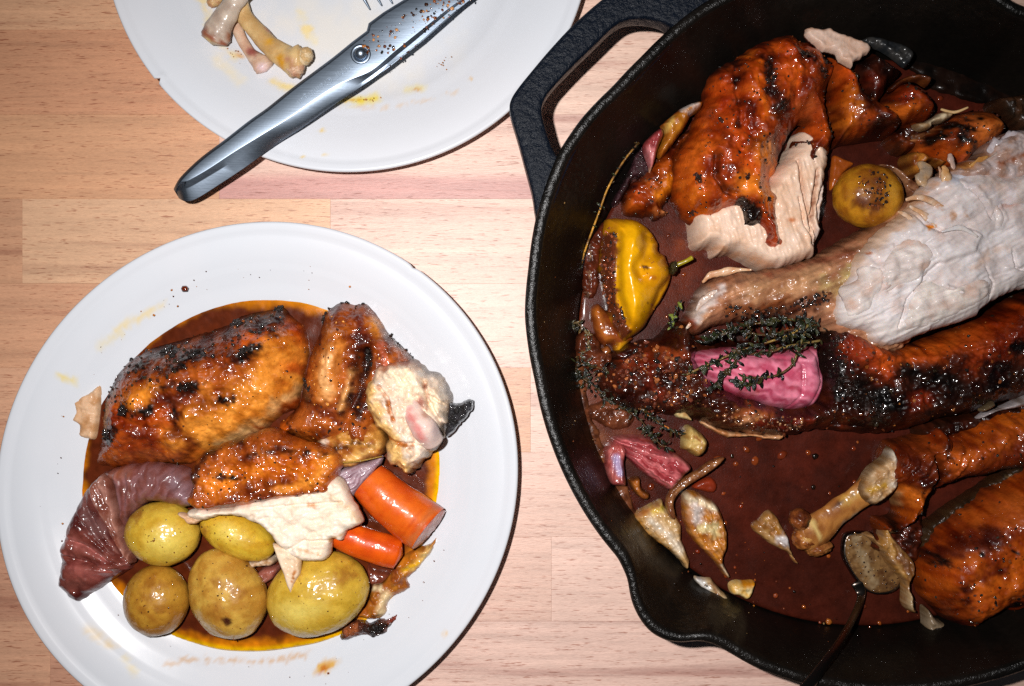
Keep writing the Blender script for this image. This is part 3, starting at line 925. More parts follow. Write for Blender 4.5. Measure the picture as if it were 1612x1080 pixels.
slab('skin', sp, .006, .026, w=42, mat='skin', base=(162, 86, 26), base2=(120, 58, 22), csize=22, layers=sl, parent=drum, ragged=(1, 7), nz=(.0013, 16), nz2=(.0005, 8, 0, 1), step=1.9, key='drum', zref=.018,
     bumps=[(.0045, ('l', c2([(380, 300), (345, 450), (335, 600)]), 15), 18), (.004, ('l', c2([(470, 470), (455, 560), (410, 690)]), 5), 9), (.004, ('l', c2([(580, 220), (650, 340), (740, 430)]), 12), 14),
            (-.006, ('l', c2([(540, 380), (530, 500), (490, 620), (440, 740)]), 4), 12), (.003, ('e', *c2([(90, 775)])[0], 14, 13, 0), 5)])
it = scatter_on('drum', ('p', sp), 150, .6, 2.6, CRUMB + [(210, 140, 60)], 15)
for pl in ([(270, 240), (300, 160), (400, 112), (520, 120)], [(660, 310), (740, 370), (800, 440)], [(540, 380), (560, 440)], [(230, 580), (190, 540)]):
    it += scatter_on('drum', ('l', c2(pl), 4), 26, 1.0, 3.4, [BLK, (34, 22, 14)], 7 + len(pl), power=1.3)
crumbs('pepper_crust', it, 'char', drum, seed=4)
mp = c2([(600, 440), (680, 420), (780, 430), (850, 480), (920, 505), (948, 550), (985, 615), (978, 700), (975, 760), (945, 790), (940, 860), (880, 930), (830, 975), (770, 1040), (730, 1040), (690, 1000), (640, 975), (625, 900), (635, 830), (590, 800), (560, 750), (530, 700), (518, 640), (530, 560), (560, 490)])
ml = [((226, 180, 110), ('l', c2([(540, 580), (560, 700), (620, 780), (700, 900), (720, 990)]), 16), 12, 10, 14),
      ((240, 216, 186), ('l', c2([(700, 480), (800, 600), (900, 660)]), 16), 10, 8, 14),
      ((176, 104, 44), ('l', c2([(610, 560), (660, 620), (690, 740)]), 1.4), 3, 4, 8),
      ((176, 104, 44), ('l', c2([(600, 800), (700, 850), (780, 870)]), 1.2), 3, 5, 8),
      ((160, 96, 40), ('l', c2([(690, 990), (740, 1030), (840, 960)]), 4), 5, 6, 8),
      ((176, 92, 48), ('l', c2([(600, 450), (680, 430), (780, 440)]), 7), 8, 7, 10),
      ((168, 112, 96), ('e', *c2([(830, 640)])[0], 8, 9, 0), 5, 4, 8),
      ((150, 76, 50), ('l', c2([(850, 560), (870, 640), (860, 680)]), 1), 3, 3, 8)]
slab('meat', mp, .010, .034, w=24, mat='wetmeat', base=(226, 194, 164), base2=(232, 210, 190), csize=14, layers=ml, parent=drum, ragged=(2.5, 8), nz=(.0018, 12), nz2=(.0012, 9, 50, 1.6), step=1.8, key='drum_meat', zref=.020,
     groove=[(.004, c2([(610, 560), (660, 620), (690, 740)]), 2.2), (.004, c2([(850, 540), (870, 640), (950, 780)]), 2.5), (.003, c2([(600, 800), (700, 850), (800, 860)]), 2.2), (.003, c2([(880, 610), (970, 670)]), 2)])
tube('knuckle_bone', [(*c2([(700, 600)])[0], .027), (*c2([(790, 720)])[0], .033), (*c2([(840, 790)])[0], .0345), (*c2([(885, 865)])[0], .030)], [13, 17, 21, 17], mat='bone', base=(226, 198, 184), base2=(214, 186, 176), parent=drum, seg=24,
     layers=[((206, 116, 110), ('l', c2([(755, 700), (800, 770), (830, 830)]), 5), 8, 5, 9), ((170, 150, 150), ('l', c2([(900, 780), (900, 850)]), 3), 9, 3, 9), ((180, 130, 110), ('e', *c2([(845, 715)])[0], 6, 4, 40), 4)], zs=None, flat=.85, nz=.04)

# ---- black scorched leaf beside the knuckle
slab('charred_onion_tip', c2([(960, 640), (1000, 660), (1040, 650), (1075, 634), (1102, 645), (1100, 680), (1060, 730), (1010, 790), (970, 830), (945, 840), (950, 780)]), .019, .024, w=6, mat='char', base=(20, 18, 18), base2=(44, 42, 46), csize=8,
     ragged=(1.5, 5), nz=(.0012, 6), step=1.6, label='black scorched onion tip sticking out past the knuckle bone', cat='burnt onion', smoothp=False, sheet=.0012, lift=lambda U, V, d: .003 * sstep(700, 745, U))

# ---- loose chicken skin
c3 = lambda p: T(60, 700, 3.1775, p)
fp = [(292, 790), (300, 765), (298, 740), (318, 712), (345, 700), (385, 688), (425, 674), (470, 693), (520, 706), (537, 728), (530, 752), (520, 776), (480, 784), (430, 790), (385, 798), (350, 802), (318, 806)]
fl = [((206, 120, 30), ('l', [(345, 760), (420, 735), (500, 725)], 13), 16, 10, 18), ((214, 140, 50), ('l', [(440, 770), (500, 755), (520, 720)], 6), 10, 5, 12),
      (DRK, ('e', 352, 748, 9, 7, 0), 5, 5, 8), (BLK, ('e', 373, 752, 8, 4, 10), 4, 4, 7), (DRK, ('l', [(300, 770), (325, 715), (380, 692)], 5), 8, 7, 12), ((120, 54, 20), ('l', [(330, 796), (400, 780), (500, 772)], 3), 7, 5, 9),
      (DRK, ('l', [(395, 715), (450, 705), (520, 715)], 3), 8, 7, 9)]
skinf = slab('chicken_skin', fp, .026, .0345, w=14, mat='skin', base=(176, 94, 24), base2=(136, 66, 18), csize=24, layers=fl, ragged=(1.2, 7), nz=(.0013, 16), step=1.9, key='flap', sheet=.004,
     bumps=[(.0016, ('l', [(330, 796), (400, 784), (520, 770)], 3), 6), (.0012, ('l', [(430, 720), (480, 740), (500, 765)], 3), 7)], nz2=(.0006, 10, -10, 2),
     label='loose brown chicken skin flap lying over the white breast slice', cat='chicken skin')
crumbs('pepper_crust', scatter_on('flap', ('p', fp), 110, .5, 2.2, CRUMB, 8), 'char', skinf, seed=6)

# ---- white breast slice with dangling shred
bs = thing('chicken_breast_slice', 'white torn chicken breast slice lying on the potatoes below the skin flap', 'chicken', 470, 830, .02)
wp = [(296, 806), (320, 800), (345, 802), (395, 790), (450, 778), (505, 762), (528, 752), (545, 765), (552, 785), (562, 800), (571, 822), (556, 832), (545, 838), (538, 852), (522, 850), (520, 870), (512, 882), (490, 884), (470, 882), (452, 872), (436, 858), (426, 842), (408, 828), (385, 818), (350, 812), (320, 820), (300, 818)]
slab('meat', wp, .027, .0335, w=10, mat='meat', base=(236, 214, 190), base2=(240, 224, 206), csize=20, parent=bs, ragged=(1.6, 7), nz=(.0010, 12), nz2=(.0006, 8, -15, 3), step=1.8, sheet=.003, key='slice',
     layers=[((214, 170, 120), ('l', [(505, 764), (552, 800), (566, 822)], 2), 6, 4, 8, .7), ((196, 130, 70), ('e', 492, 795, 5, 3, 0), 3, 3, 6, .8), ((206, 150, 90), ('l', [(520, 850), (540, 840)], 2), 3, 3, 6), ((196, 140, 80), ('l', [(470, 862), (510, 872)], 1), 3, 3, 6, .7)],
     groove=[(.0015, [(400, 800), (450, 795), (540, 790)], 2), (.0015, [(455, 865), (480, 850), (520, 850)], 2)])
slab('shred', [(428, 856), (436, 880), (446, 905), (451, 922), (456, 932), (452, 960), (450, 966), (456, 944), (464, 920), (472, 905), (474, 882), (468, 870), (450, 860)], .029, .0325, w=5, mat='meat', base=(232, 208, 180), base2=(220, 186, 150), parent=bs, step=1.6, nz=(.0005, 6), sheet=.0015, smoothp=False,
     layers=[((180, 112, 50), ('e', 463, 905, 3, 8, 10), 2, 3, 5)])

# ---- potatoes
pt = lambda: None
spots = lambda u, v, s: [((150, 96, 30), ('e', u, v, s, s * .7, 20), s * .5, s * .6, 6, .8)]
G = 'small whole roast potatoes on the plate'
def potato(lab, u, v, zc, ru, rv, rz, ang, base, base2, layers, seed, pinch=0.0, nz=.012, grp=G):
    nz = .02
    o = ellipsoid('potato', u, v, zc, ru, rv, rz, ang, 'potato', base, base2, 12, layers, (nz, 26), None, lab, 'potato', grp, seed, 72, 44, pinch=pinch)
    rs_ = np.random.RandomState(seed); U, V_, Z, zr = SURF['last']
    SURF['pt%d' % seed] = SURF['last']
    e = ('e', u, v, ru * .93, rv * .93, ang)
    crumbs('speck', scatter_on('pt%d' % seed, e, 60, .3, 1.3, [(110, 60, 16), (60, 30, 10), (150, 96, 30)], seed, sink=.4), 'char', o, seed=seed)
    return o
potato('smooth yellow potato tucked under the chicken skin, touching the onion', 256, 840, .0185, 58, 50, .0135, 5, (210, 174, 62), (196, 152, 44), spots(222, 808, 12) + spots(232, 880, 8) + [((222, 196, 92), ('e', 275, 845, 22, 18, 0), 18, 5, 9), ((224, 190, 140), ('e', 222, 874, 5, 4, 0), 3)], 11)
potato('half hidden yellow potato whose right end dips under the white breast slice', 374, 840, .0165, 64, 36, .0115, 27, (210, 172, 52), (192, 146, 36), spots(330, 830, 9) + [((224, 196, 90), ('e', 372, 832, 18, 10, 20), 14, 4, 9)], 12)
potato('brownish round potato at lower left below the onion wedge', 246, 945, .017, 51, 56, .0128, 0, (182, 132, 44), (156, 102, 30), spots(252, 912, 10) + spots(245, 930, 8) + [((176, 146, 112), ('l', [(205, 955), (225, 990), (255, 998), (275, 990)], 4), 8, 5, 9, .8)], 13)
potato('oval potato with scabby brown skin, middle of the front row', 357, 934, .0185, 74, 58, .0138, 62, (200, 156, 66), (174, 122, 44), spots(352, 905, 8) + spots(388, 920, 10) + spots(350, 955, 12) + [(DRK, ('e', 369, 966, 6, 6, 0), 3, 3, 5), ((190, 166, 128), ('l', [(325, 960), (350, 995), (385, 1000)], 4), 8, 5, 9, .8)], 14, pinch=-.10)
potato('largest potato with shiny olive yellow skin beside the carrots', 500, 935, .019, 82, 64, .0142, -20, (208, 170, 62), (188, 148, 44), spots(548, 900, 14) + spots(470, 890, 12) + [((220, 194, 96), ('e', 480, 950, 30, 14, -10), 16, 4, 9), ((190, 166, 140), ('l', [(440, 985), (490, 1000), (550, 985)], 4), 8, 5, 9, .8)], 15)

# ---- carrots
cr = tube('carrot', [(*T(400, 700, 3, [(540, 170)])[0], .0195), (*T(400, 700, 3, [(640, 260)])[0], .021), (*T(400, 700, 3, [(750, 345)])[0], .021), (*T(400, 700, 3, [(822, 400)])[0], .0205)], [32, 37, 40, 40], mat='carrot', base=(214, 92, 20), base2=(200, 72, 14), seg=40,
     layers=[((232, 120, 40), ('l', T(400, 700, 3, [(560, 150), (680, 250), (800, 340)]), 10), 12, 4, 12, .5)] + [((176, 56, 10), ('l', T(400, 700, 3, [(480 + q * 46 + 90, 90 + q * 42 - 10), (480 + q * 46, 200 + q * 42), (480 + q * 46 - 40, 300 + q * 42)]), .5), 1.6, 2, 7, .55) for q in (0.4, 1.5, 2.1, 3.4, 4.3, 5.2, 5.9)] + [((186, 110, 60), ('l', T(400, 700, 3, [(860, 300), (800, 400), (740, 480)]), 5), 6, 4, 8, .6)], caps=False, nz=.02,
     label='thick orange carrot chunk with pinkish cut end towards the rim', cat='carrot', group='roast carrot chunks on the plate', flat=.95, sub=8)
def shear_end(o, frac, amt, yaw, cz):
    me = o.data; a = math.radians(-yaw); d = np.array([math.cos(a), math.sin(a)])
    co = np.empty(len(me.vertices) * 3); me.vertices.foreach_get('co', co); co = co.reshape(-1, 3)
    p = co[:, 0] * d[0] + co[:, 1] * d[1]; w = np.clip((p - (p.max() - frac * (p.max() - p.min()))) / (frac * (p.max() - p.min())), 0, 1)
    dz = (cz - (co[:, 2] + o.location.z + (o.parent.location.z if o.parent else 0))) * amt * w
    co[:, 0] += d[0] * dz; co[:, 1] += d[1] * dz
    me.vertices.foreach_set('co', co.ravel()); me.update()

def disc(name, cu, cv, cz, r, yaw, mat, base, base2, parent, bulge, layers=(), roll=0.0, flat=.95, lean=0.0):
    k = S0 * (HC - cz) / HC
    x0, y0 = W(cu, cv, cz); a = math.radians(-yaw)
    d = np.array([math.cos(a), math.sin(a), 0]); s = np.array([-d[1], d[0], 0]); up = np.array([0, 0, 1.0])
    V = []; rings = 8; seg = 40
    for i in range(rings + 1):
        q = i / rings
        for j in range(seg):
            t = 2 * math.pi * j / seg
            p = np.array([x0, y0, cz]) + (s * math.cos(t) + up * math.sin(t) * flat) * r * k * q + d * (bulge * k * (1 - q * q) + (0.8 * k if 0.3 < q < 0.9 and j % 3 == 0 else 0))
            p = p + d * (cz - p[2]) * lean
            V.append(p)
    F = [[i * seg + j, i * seg + (j + 1) % seg, (i + 1) * seg + (j + 1) % seg, (i + 1) * seg + j] for i in range(rings) for j in range(seg)]
    V = np.array(V); U = CU + V[:, 0] / k; Vv = CV - V[:, 1] / k
    C = setcol(len(V), base, base2, U, Vv + V[:, 2] * 3000, 6, 4, 1.5); C = paint(C, U, Vv, layers)
    q_ = np.repeat(np.arange(rings + 1) / rings, seg)[:, None]
    C = np.where((q_ > .42) & (q_ < .56), C * .72, C); C = np.where(q_ > .95, C * np.array([[.9, .55, .4]]), C)
    return link(name, V, F, mat, C, parent)
disc('cut_face', *T(400, 700, 3, [(824, 401)])[0], .0205, 39, 38, 'wetmeat', (214, 124, 108), (224, 164, 146), cr, 4, lean=.24)
shear_end(cr, .35, .24, 38, .0205)
disc('cut_face', *T(400, 700, 3, [(536, 166)])[0], .0195, 32, 218, 'carrot', (206, 92, 26), (180, 80, 24), cr, 3)
tube('carrot', [(530, 838, .018), (560, 850, .0185), (600, 864, .0185), (626, 872, .018)], [22, 25, 26, 24], mat='carrot', base=(220, 88, 14), base2=(202, 72, 12), seg=32, nz=.03, flat=.9,
     layers=[((196, 70, 12), ('l', [(545, 828), (600, 850), (640, 862)], 2), 5, 3, 9)],
     label='slimmer orange carrot piece between the big carrot chunk and the large potato', cat='carrot', group='roast carrot chunks on the plate')

# ---- red onion pieces
def fan(pu, pv, nrib, amp, seed=1, swirl=0.0):
    def h(U, V, d):
        a = np.arctan2(V - pv, U - pu) + swirl * np.hypot(U - pu, V - pv) + 0.05 * fbm(U, V, 20, 3, seed)
        return amp * (np.sin(a * nrib) + 0.5 * np.sin(a * nrib * 2.3 + 1))
    return h
def fanc(pu, pv, nrib, ca, cb, seed=1, swirl=0.0, k=1.0):
    def f(C, U, V, d, H):
        a = np.arctan2(V - pv, U - pu) + swirl * np.hypot(U - pu, V - pv) + 0.06 * fbm(U, V, 20, 3, seed)
        t = np.clip(0.5 + 0.5 * np.sin(a * nrib + 1) + 0.4 * fbm(U, V, 12, 3, seed + 3), 0, 1)[:, None] * k
        m = lin(ca) * t + lin(cb) * (1 - t)
        C[:] = C * (1 - .6 * k) + m * .6 * k
        return C
    return f
on = thing('red_onion_wedge', 'folded dark red onion wedge overhanging the gravy at plate left', 'onion', 150, 850, .006)
op = c3([(330, 140), (300, 150), (240, 210), (205, 265), (180, 320), (150, 380), (132, 430), (125, 470), (104, 505), (98, 560), (104, 610), (90, 700), (100, 720), (165, 785), (215, 792), (260, 760), (345, 700), (410, 660), (455, 630), (470, 590), (455, 560), (430, 500), (420, 440), (400, 330), (380, 230)])
slab('layer', op, .006, .020, w=22, mat='onion', base=(112, 46, 36), base2=(84, 30, 26), csize=20, parent=on, step=1.8, ragged=(1, 6), nz=(.0008, 14), hfun=fan(*c3([(480, 590)])[0], 6.5, .0008), cfun=fanc(*c3([(480, 590)])[0], 6.5, (150, 88, 76), (74, 26, 22), k=.8), key='onion', zref=.014, groove=[(.0022, c3([(232, 225), (272, 335), (360, 478), (445, 596)]), 2.2), (.0024, c3([(140, 455), (262, 495), (372, 575), (455, 615)]), 2.2), (.0020, c3([(104, 535), (250, 575), (380, 622)]), 2.2), (.0016, c3([(180, 312), (284, 432), (398, 552)]), 1.8)],
     layers=[((172, 90, 84), ('l', c3([(200, 600), (320, 640), (360, 620)]), 8), 10, 5, 12), ((186, 104, 98), ('l', c3([(150, 450), (260, 500), (350, 560)]), 4), 7, 4, 9), ((60, 18, 14), ('l', c3([(130, 690), (200, 700), (260, 690)]), 7), 10, 6, 12), ((196, 140, 128), ('l', c3([(235, 215), (280, 330), (370, 470), (450, 590)]), .6), 2.2, 2, 8, .8), ((190, 126, 118), ('l', c3([(135, 440), (260, 480), (370, 560), (455, 605)]), .7), 2.2, 2, 8, .8), ((176, 104, 98), ('l', c3([(104, 520), (250, 560), (380, 610), (450, 622)]), .6), 2, 2, 8, .8), ((180, 130, 124), ('l', c3([(185, 300), (290, 420), (400, 540)]), .5), 2, 2, 8, .7), ((150, 70, 66), ('l', c3([(100, 690), (220, 640), (360, 650), (430, 640)]), .5), 2, 2, 8, .7),
             ((140, 100, 96), ('l', c3([(230, 250), (260, 330), (330, 430)]), 8), 10, 5, 12)])
slab('layer', c3([(330, 140), (290, 170), (262, 210), (270, 260), (300, 320), (340, 390), (380, 470), (420, 540), (465, 600), (480, 560), (440, 500), (425, 420), (405, 330), (390, 230), (380, 160)]), .014, .0235, w=9, mat='onion', base=(148, 92, 74), base2=(122, 66, 50), csize=14, parent=on, step=1.8, nz=(.0005, 12),
     hfun=fan(*c3([(470, 640)])[0], 34, .0007), cfun=fanc(*c3([(470, 640)])[0], 34, (180, 130, 116), (110, 56, 44)), zref=.018)
pe = c3([(325, 145), (380, 118), (470, 100), (560, 92), (650, 105), (730, 120), (775, 160), (800, 230), (806, 290), (740, 320), (640, 300), (560, 290), (490, 330), (450, 380), (430, 420), (405, 380), (390, 300), (370, 210)])
slab('onion_petal', pe, .014, .0255, w=22, mat='onion', base=(126, 76, 72), base2=(110, 60, 50), csize=18, step=1.8, nz=(.0006, 16), hfun=fan(*c3([(430, 520)])[0], 30, .0005), cfun=fanc(*c3([(430, 560)])[0], 46, (150, 112, 116), (112, 60, 52), k=.8), zref=.020,
     layers=[((130, 110, 118), ('l', c3([(680, 160), (740, 240), (780, 280)]), 8), 10, 5, 12), ((150, 84, 50), ('l', c3([(380, 150), (460, 130)]), 8), 10, 5, 12)], label='mauve onion petal curling between the thigh and the upper left potato', cat='onion', ragged=(.8, 7))
c4 = lambda p: T(400, 700, 3, p)
slab('onion_petal', c4([(380, 165), (400, 120), (470, 100), (560, 70), (605, 55), (600, 90), (570, 130), (520, 180), (480, 230), (455, 262), (430, 235), (400, 195)]), .018, .0235, w=10, mat='onion', base=(160, 132, 140), base2=(134, 100, 108), csize=10, step=1.6, nz=(.0003, 8),
     hfun=fan(*c4([(610, 40)])[0], 60, .0004), cfun=fanc(*c4([(615, 30)])[0], 70, (196, 176, 184), (128, 96, 108)), label='lilac striped onion petal pointing up between skin flap and carrot', cat='onion')
# brown soft bits under the drumstick
slab('browned_onion', c2([(250, 880), (300, 820), (420, 760), (520, 720), (600, 760), (640, 860), (610, 940), (520, 980), (400, 1010), (300, 960)]), .012, .0245, w=16, mat='wetmeat', base=(150, 82, 28), base2=(196, 136, 60), csize=12, step=1.9, nz=(.0016, 12), ragged=(2, 8),
     layers=[((206, 180, 160), ('l', c2([(270, 900), (320, 850)]), 3), 4, 4, 7), (DRK, ('l', c2([(380, 900), (470, 860), (560, 870)]), 3), 6, 6, 9), ((216, 170, 96), ('l', c2([(440, 960), (560, 900), (600, 870)]), 4), 6, 4, 8)],
     label='caramelised onion clump between the chicken joint and the skin flap', cat='onion')
tube('herb_stalk', [(*c2([(385, 975)])[0], .025), (*c2([(470, 968)])[0], .0265), (*c2([(540, 955)])[0], .0265), (*c2([(612, 940)])[0], .0255)], [1.3, 1.4, 1.2, .8], mat='herb', base=(150, 116, 40), seg=6, label='thin straw coloured herb stalk across the lilac onion petal', cat='herb stalk')

# ---- garlic / onion skins and scraps at lower right of the plate
c5_ = lambda p: T(540, 820, 5.4, p)
g1 = c5_([(600, 240), (680, 215), (740, 190), (800, 130), (790, 200), (745, 290), (690, 350), (640, 410), (590, 460), (550, 500), (570, 540), (565, 580), (500, 620), (430, 650), (390, 700), (370, 790), (330, 830), (260, 850), (160, 830), (90, 800), (150, 740), (200, 690), (230, 600), (250, 545), (330, 530), (390, 450), (440, 360), (500, 290)])
slab('onion_skin', g1, .0065, .013, w=12, mat='peel', base=(176, 110, 34), base2=(150, 78, 22), csize=12, step=1.6, nz=(.0014, 12), nz2=(.0008, 8, -50, 3), ragged=(1, 6),
     layers=[((220, 184, 110), ('l', c5_([(720, 230), (680, 320), (600, 400)]), 4), 7, 4, 8), ((226, 170, 30), ('l', c5_([(640, 350), (560, 390), (530, 410)]), 3), 5, 4, 7), ((214, 186, 140), ('l', c5_([(370, 620), (340, 700), (330, 780)]), 6), 7, 4, 9), ((226, 206, 160), ('l', c5_([(260, 570), (310, 560)]), 4), 5, 4, 7),
             ((120, 56, 24), ('l', c5_([(440, 420), (470, 500), (560, 540)]), 6), 7, 5, 8), ((190, 106, 20), ('l', c5_([(520, 320), (600, 300)]), 5), 7, 4, 8)],
     label='translucent amber onion skin sliding off below the carrots', cat='onion skin', zref=.010)
slab('charred_scrap', c5_([(0, 870), (60, 835), (150, 845), (190, 850), (240, 860), (300, 830), (380, 820), (430, 790), (468, 775), (475, 830), (440, 870), (410, 910), (380, 950), (320, 980), (265, 1000), (220, 980), (160, 975), (100, 1000), (40, 1015), (-30, 1000)]), .0065, .013, w=9, mat='char', base=(98, 44, 22), base2=(66, 28, 16), csize=10, step=1.6, nz=(.0016, 6), ragged=(1.5, 5),
     layers=[(BLK, ('e', *c5_([(290, 910)])[0], 18, 13, 10), 6, 6, 7), ((128, 44, 22), ('l', c5_([(400, 840), (450, 820)]), 3), 5, 3, 6), ((150, 80, 40), ('l', c5_([(20, 900), (90, 930), (120, 880)]), 5), 6, 5, 8)],
     label='blackened scrap of skin lying below the large potato near the rim', cat='burnt skin')
slab('onion_fragment', c4([(540, 560), (560, 590), (620, 600), (640, 620), (600, 660), (545, 660), (530, 600)]), .008, .013, w=7, mat='onion', base=(98, 40, 26), base2=(120, 60, 40), csize=8, step=1.7, nz=(.0008, 8), label='small dark onion fragment below the slimmer carrot', cat='onion')
# white crumbs of meat between the potatoes
slab('meat_scrap', c3([(695, 340), (740, 345), (825, 340), (828, 370), (790, 395), (750, 400), (730, 375), (700, 355)]), .0275, .031, w=5, mat='meat', base=(226, 190, 160), base2=(206, 160, 120), csize=7, step=1.5, nz=(.0007, 6), ragged=(1, 4), label='small pale meat scrap resting on the upper left potato', cat='chicken scrap')
slab('meat_scrap', c3([(1035, 590), (1080, 575), (1170, 560), (1195, 580), (1170, 605), (1100, 610), (1060, 625)]), .010, .018, w=5, mat='meat', base=(206, 184, 160), base2=(170, 130, 90), csize=7, step=1.5, nz=(.0009, 6), ragged=(1, 4), label='wet meat scrap in the gap between three potatoes', cat='chicken scrap')
slab('onion_fragment', c3([(1090, 650), (1130, 615), (1200, 610), (1190, 660), (1150, 690), (1120, 700)]), .010, .016, w=6, mat='onion', base=(130, 66, 54), base2=(150, 90, 76), csize=7, step=1.6, nz=(.0005, 6), label='brown onion bit wedged between oval and largest potato', cat='onion')

# ---- splashes on the plate rim
crumbs('peppercorn', [(291, 454, .0165, .016, 5, (110, 40, 14))], 'gravy', None, 'single peppercorn in an oil drop on the plate rim', 'peppercorn', None, 'thing', 3)
it = []
r_ = np.random.RandomState(12)
P0, R0 = np.array([404, 752]), 300
for q in range(80):
    a = math.radians(r_.uniform(150, 300) if q % 3 else r_.uniform(20, 170)); rr = 300 + abs(r_.randn()) * 32
    u, v = P0[0] + rr * math.cos(a), P0[1] + rr * math.sin(a) * 0.98
    if math.hypot(u - 404, v - 760) > 395: continue
    z = .0122 + (math.hypot(u - 404, v - 760) / 411 - .73) * .024
    if z < .012: z = .012
    it.append((u, v, z, .013, .4 + 1.5 * r_.rand() ** 3, [(120, 56, 20), (70, 30, 14), (180, 110, 40)][q % 3]))
for q in range(0):
    a = math.radians(r_.uniform(178, 232) + r_.randn() * 3); rr = 303 + r_.randn() * (4 if q % 2 else 16)
    u, v = 404 + rr * math.cos(a), 752 + rr * math.sin(a) * .98
    it.append((u, v, .0112 + max(0, rr - 303) * 3.5e-5, .013, .5 + .9 * r_.rand() ** 2, (217, 218, 221)))
for q in range(0):
    u, v = 175 + r_.randn() * 30, 1000 + r_.randn() * 14
    it.append((u, v, .0125, .013, .4 + .9 * r_.rand(), (215, 216, 218)))
crumbs('gravy_specks', it, 'gravy', None, 'tiny brown gravy specks spattered round the front plate rim', 'specks', None, 'stuff', 5, flat=.4)
# ================================================================ things on the upper plate
b5 = lambda p: T(160, 0, 2.6867, p)
bone = lambda lab, pts, rad, **k: tube('chicken_bone', pts, rad, mat='bone', label=lab, cat='bone', group='picked bones on the upper plate', seg=18, nz=.10, **k)
def B(x, y, z): return (*b5([(x, y)])[0], z)
bone('greyish leg bone with rough broken end, leftmost on the chipped plate', [B(640, -90, .017), B(590, -20, .018), B(545, 40, .0175), (*b5([(500, 110)])[0], .0165), B(478, 150, .0155), B(470, 168, .015)], [16, 15.5, 16, 20, 23, 21], base=(196, 178, 160), base2=(168, 146, 130),
     layers=[((146, 88, 66), ('l', b5([(440, 140), (480, 185), (530, 195)]), 5), 6, 6, 8), ((150, 96, 70), ('l', b5([(545, 150), (560, 185)]), 3), 5, 5, 8), ((212, 190, 130), ('l', b5([(430, 165), (500, 200)]), 2), 4, 3, 6)], flat=.85)
bone('thin pale bone with round pinkish knob, between two thicker bones', [B(560, 90, .008), B(590, 160, .008), B(630, 225, .008), B(668, 262, .0085), B(690, 292, .0088)], [8, 8.5, 9, 14, 16], base=(214, 186, 160), base2=(196, 156, 130),
     layers=[((150, 84, 74), ('e', *b5([(640, 225)])[0], 8, 8, 0), 5, 4, 7), ((220, 190, 190), ('e', *b5([(690, 295)])[0], 10, 8, 0), 5, 2, 7)], flat=.8)
bone('long yellowish drumstick bone with knobbly end touching the shears', [B(560, -60, .012), B(600, 60, .0115), B(660, 135, .0115), B(720, 200, .0115), B(780, 245, .012), B(820, 262, .0125), B(846, 266, .0125)], [14, 13, 14.5, 16, 20, 26, 23], base=(212, 178, 124), base2=(190, 150, 96),
     layers=[((206, 150, 40), ('e', *b5([(712, 188)])[0], 5, 7, 20), 4, 3, 6), ((206, 146, 40), ('l', b5([(760, 250), (770, 295)]), 5), 5, 4, 7), ((170, 116, 90), ('l', b5([(800, 260), (830, 310)]), 5), 6, 4, 7), ((222, 206, 170), ('l', b5([(860, 210), (880, 250)]), 4), 4, 3, 7), ((170, 90, 70), ('e', *b5([(706, 130)])[0], 5, 2, 40), 3)], flat=.85)
ellipsoid('cartilage', *b5([(862, 238)])[0], .0145, 11, 15, .004, 20, 'bone', (218, 196, 160), (196, 160, 110), 6, (), (.1, 12), bpy.data.objects['chicken_bone.002'])
ellipsoid('cartilage', *b5([(820, 292)])[0], .0135, 14, 12, .004, -20, 'bone', (206, 170, 140), (180, 130, 100), 6, (), (.12, 12), bpy.data.objects['chicken_bone.002'])
ellipsoid('cartilage', *b5([(478, 8)])[0], .009, 12, 8, .003, -20, 'bone', (206, 170, 120), (180, 130, 90), 6, (), (.12, 12), bpy.data.objects['chicken_bone'])

# ---- kitchen shears
m, nt, b = nt_new('steel')
geo = N(nt, 'ShaderNodeNewGeometry')
mp = N(nt, 'ShaderNodeMapping'); mp.inputs['Rotation'].default_value = (0, 0, math.radians(25)); mp.inputs['Scale'].default_value = (80, 1800, 400)
nt.links.new(geo.outputs['Position'], mp.inputs['Vector'])
sc1 = noise(nt, mp.outputs[0], 1.0, 3); sc2 = noise(nt, geo.outputs['Position'], 900, 3)
b.inputs['Metallic'].default_value = 1.0; b.inputs['Base Color'].default_value = (.29, .35, .43, 1)
nt.links.new(mathn(nt, 'MULTIPLY_ADD', sc1, .10, .34), b.inputs['Roughness'])
bp = N(nt, 'ShaderNodeBump'); bp.inputs['Strength'].default_value = .25; bp.inputs['Distance'].default_value = .00005
nt.links.new(mathn(nt, 'ADD', sc1, sc2), bp.inputs['Height']); nt.links.new(bp.outputs[0], b.inputs['Normal'])

shears = thing('kitchen_shears', 'closed steel kitchen shears lying across the chipped plate rim, blade smeared with food', 'scissors', 480, 150, .0)
def loft(name, stations, mat, parent, cap=True):
    """stations: lists of (u, v, z) rings of equal length"""
    V = []
    for s in stations:
        for (u, v, z) in s:
            x, y = W(u, v, z); V.append((x, y, z))
    n = len(stations[0]); F = []
    for i in range(len(stations) - 1):
        for j in range(n):
            F.append([i * n + j, i * n + (j + 1) % n, (i + 1) * n + (j + 1) % n, (i + 1) * n + j])
    if cap:
        F.append(list(range(n))[::-1]); F.append([(len(stations) - 1) * n + j for j in range(n)])
    V = np.array(V)
    o = link(name, V, F, mat, None, parent, False)
    import bmesh
    bm = bmesh.new(); bm.from_mesh(o.data); bmesh.ops.recalc_face_normals(bm, faces=bm.faces)
    be = [e for e in bm.edges if len(e.link_faces) == 2 and e.calc_face_angle(0) > .35]
    bmesh.ops.bevel(bm, geom=be, offset=.00022, segments=2, profile=.5, affect='EDGES')
    bm.to_mesh(o.data); bm.free()
    o.data.polygons.foreach_set('use_smooth', np.ones(len(o.data.polygons), bool)); o.data.set_sharp_from_angle(angle=.7)
    return o
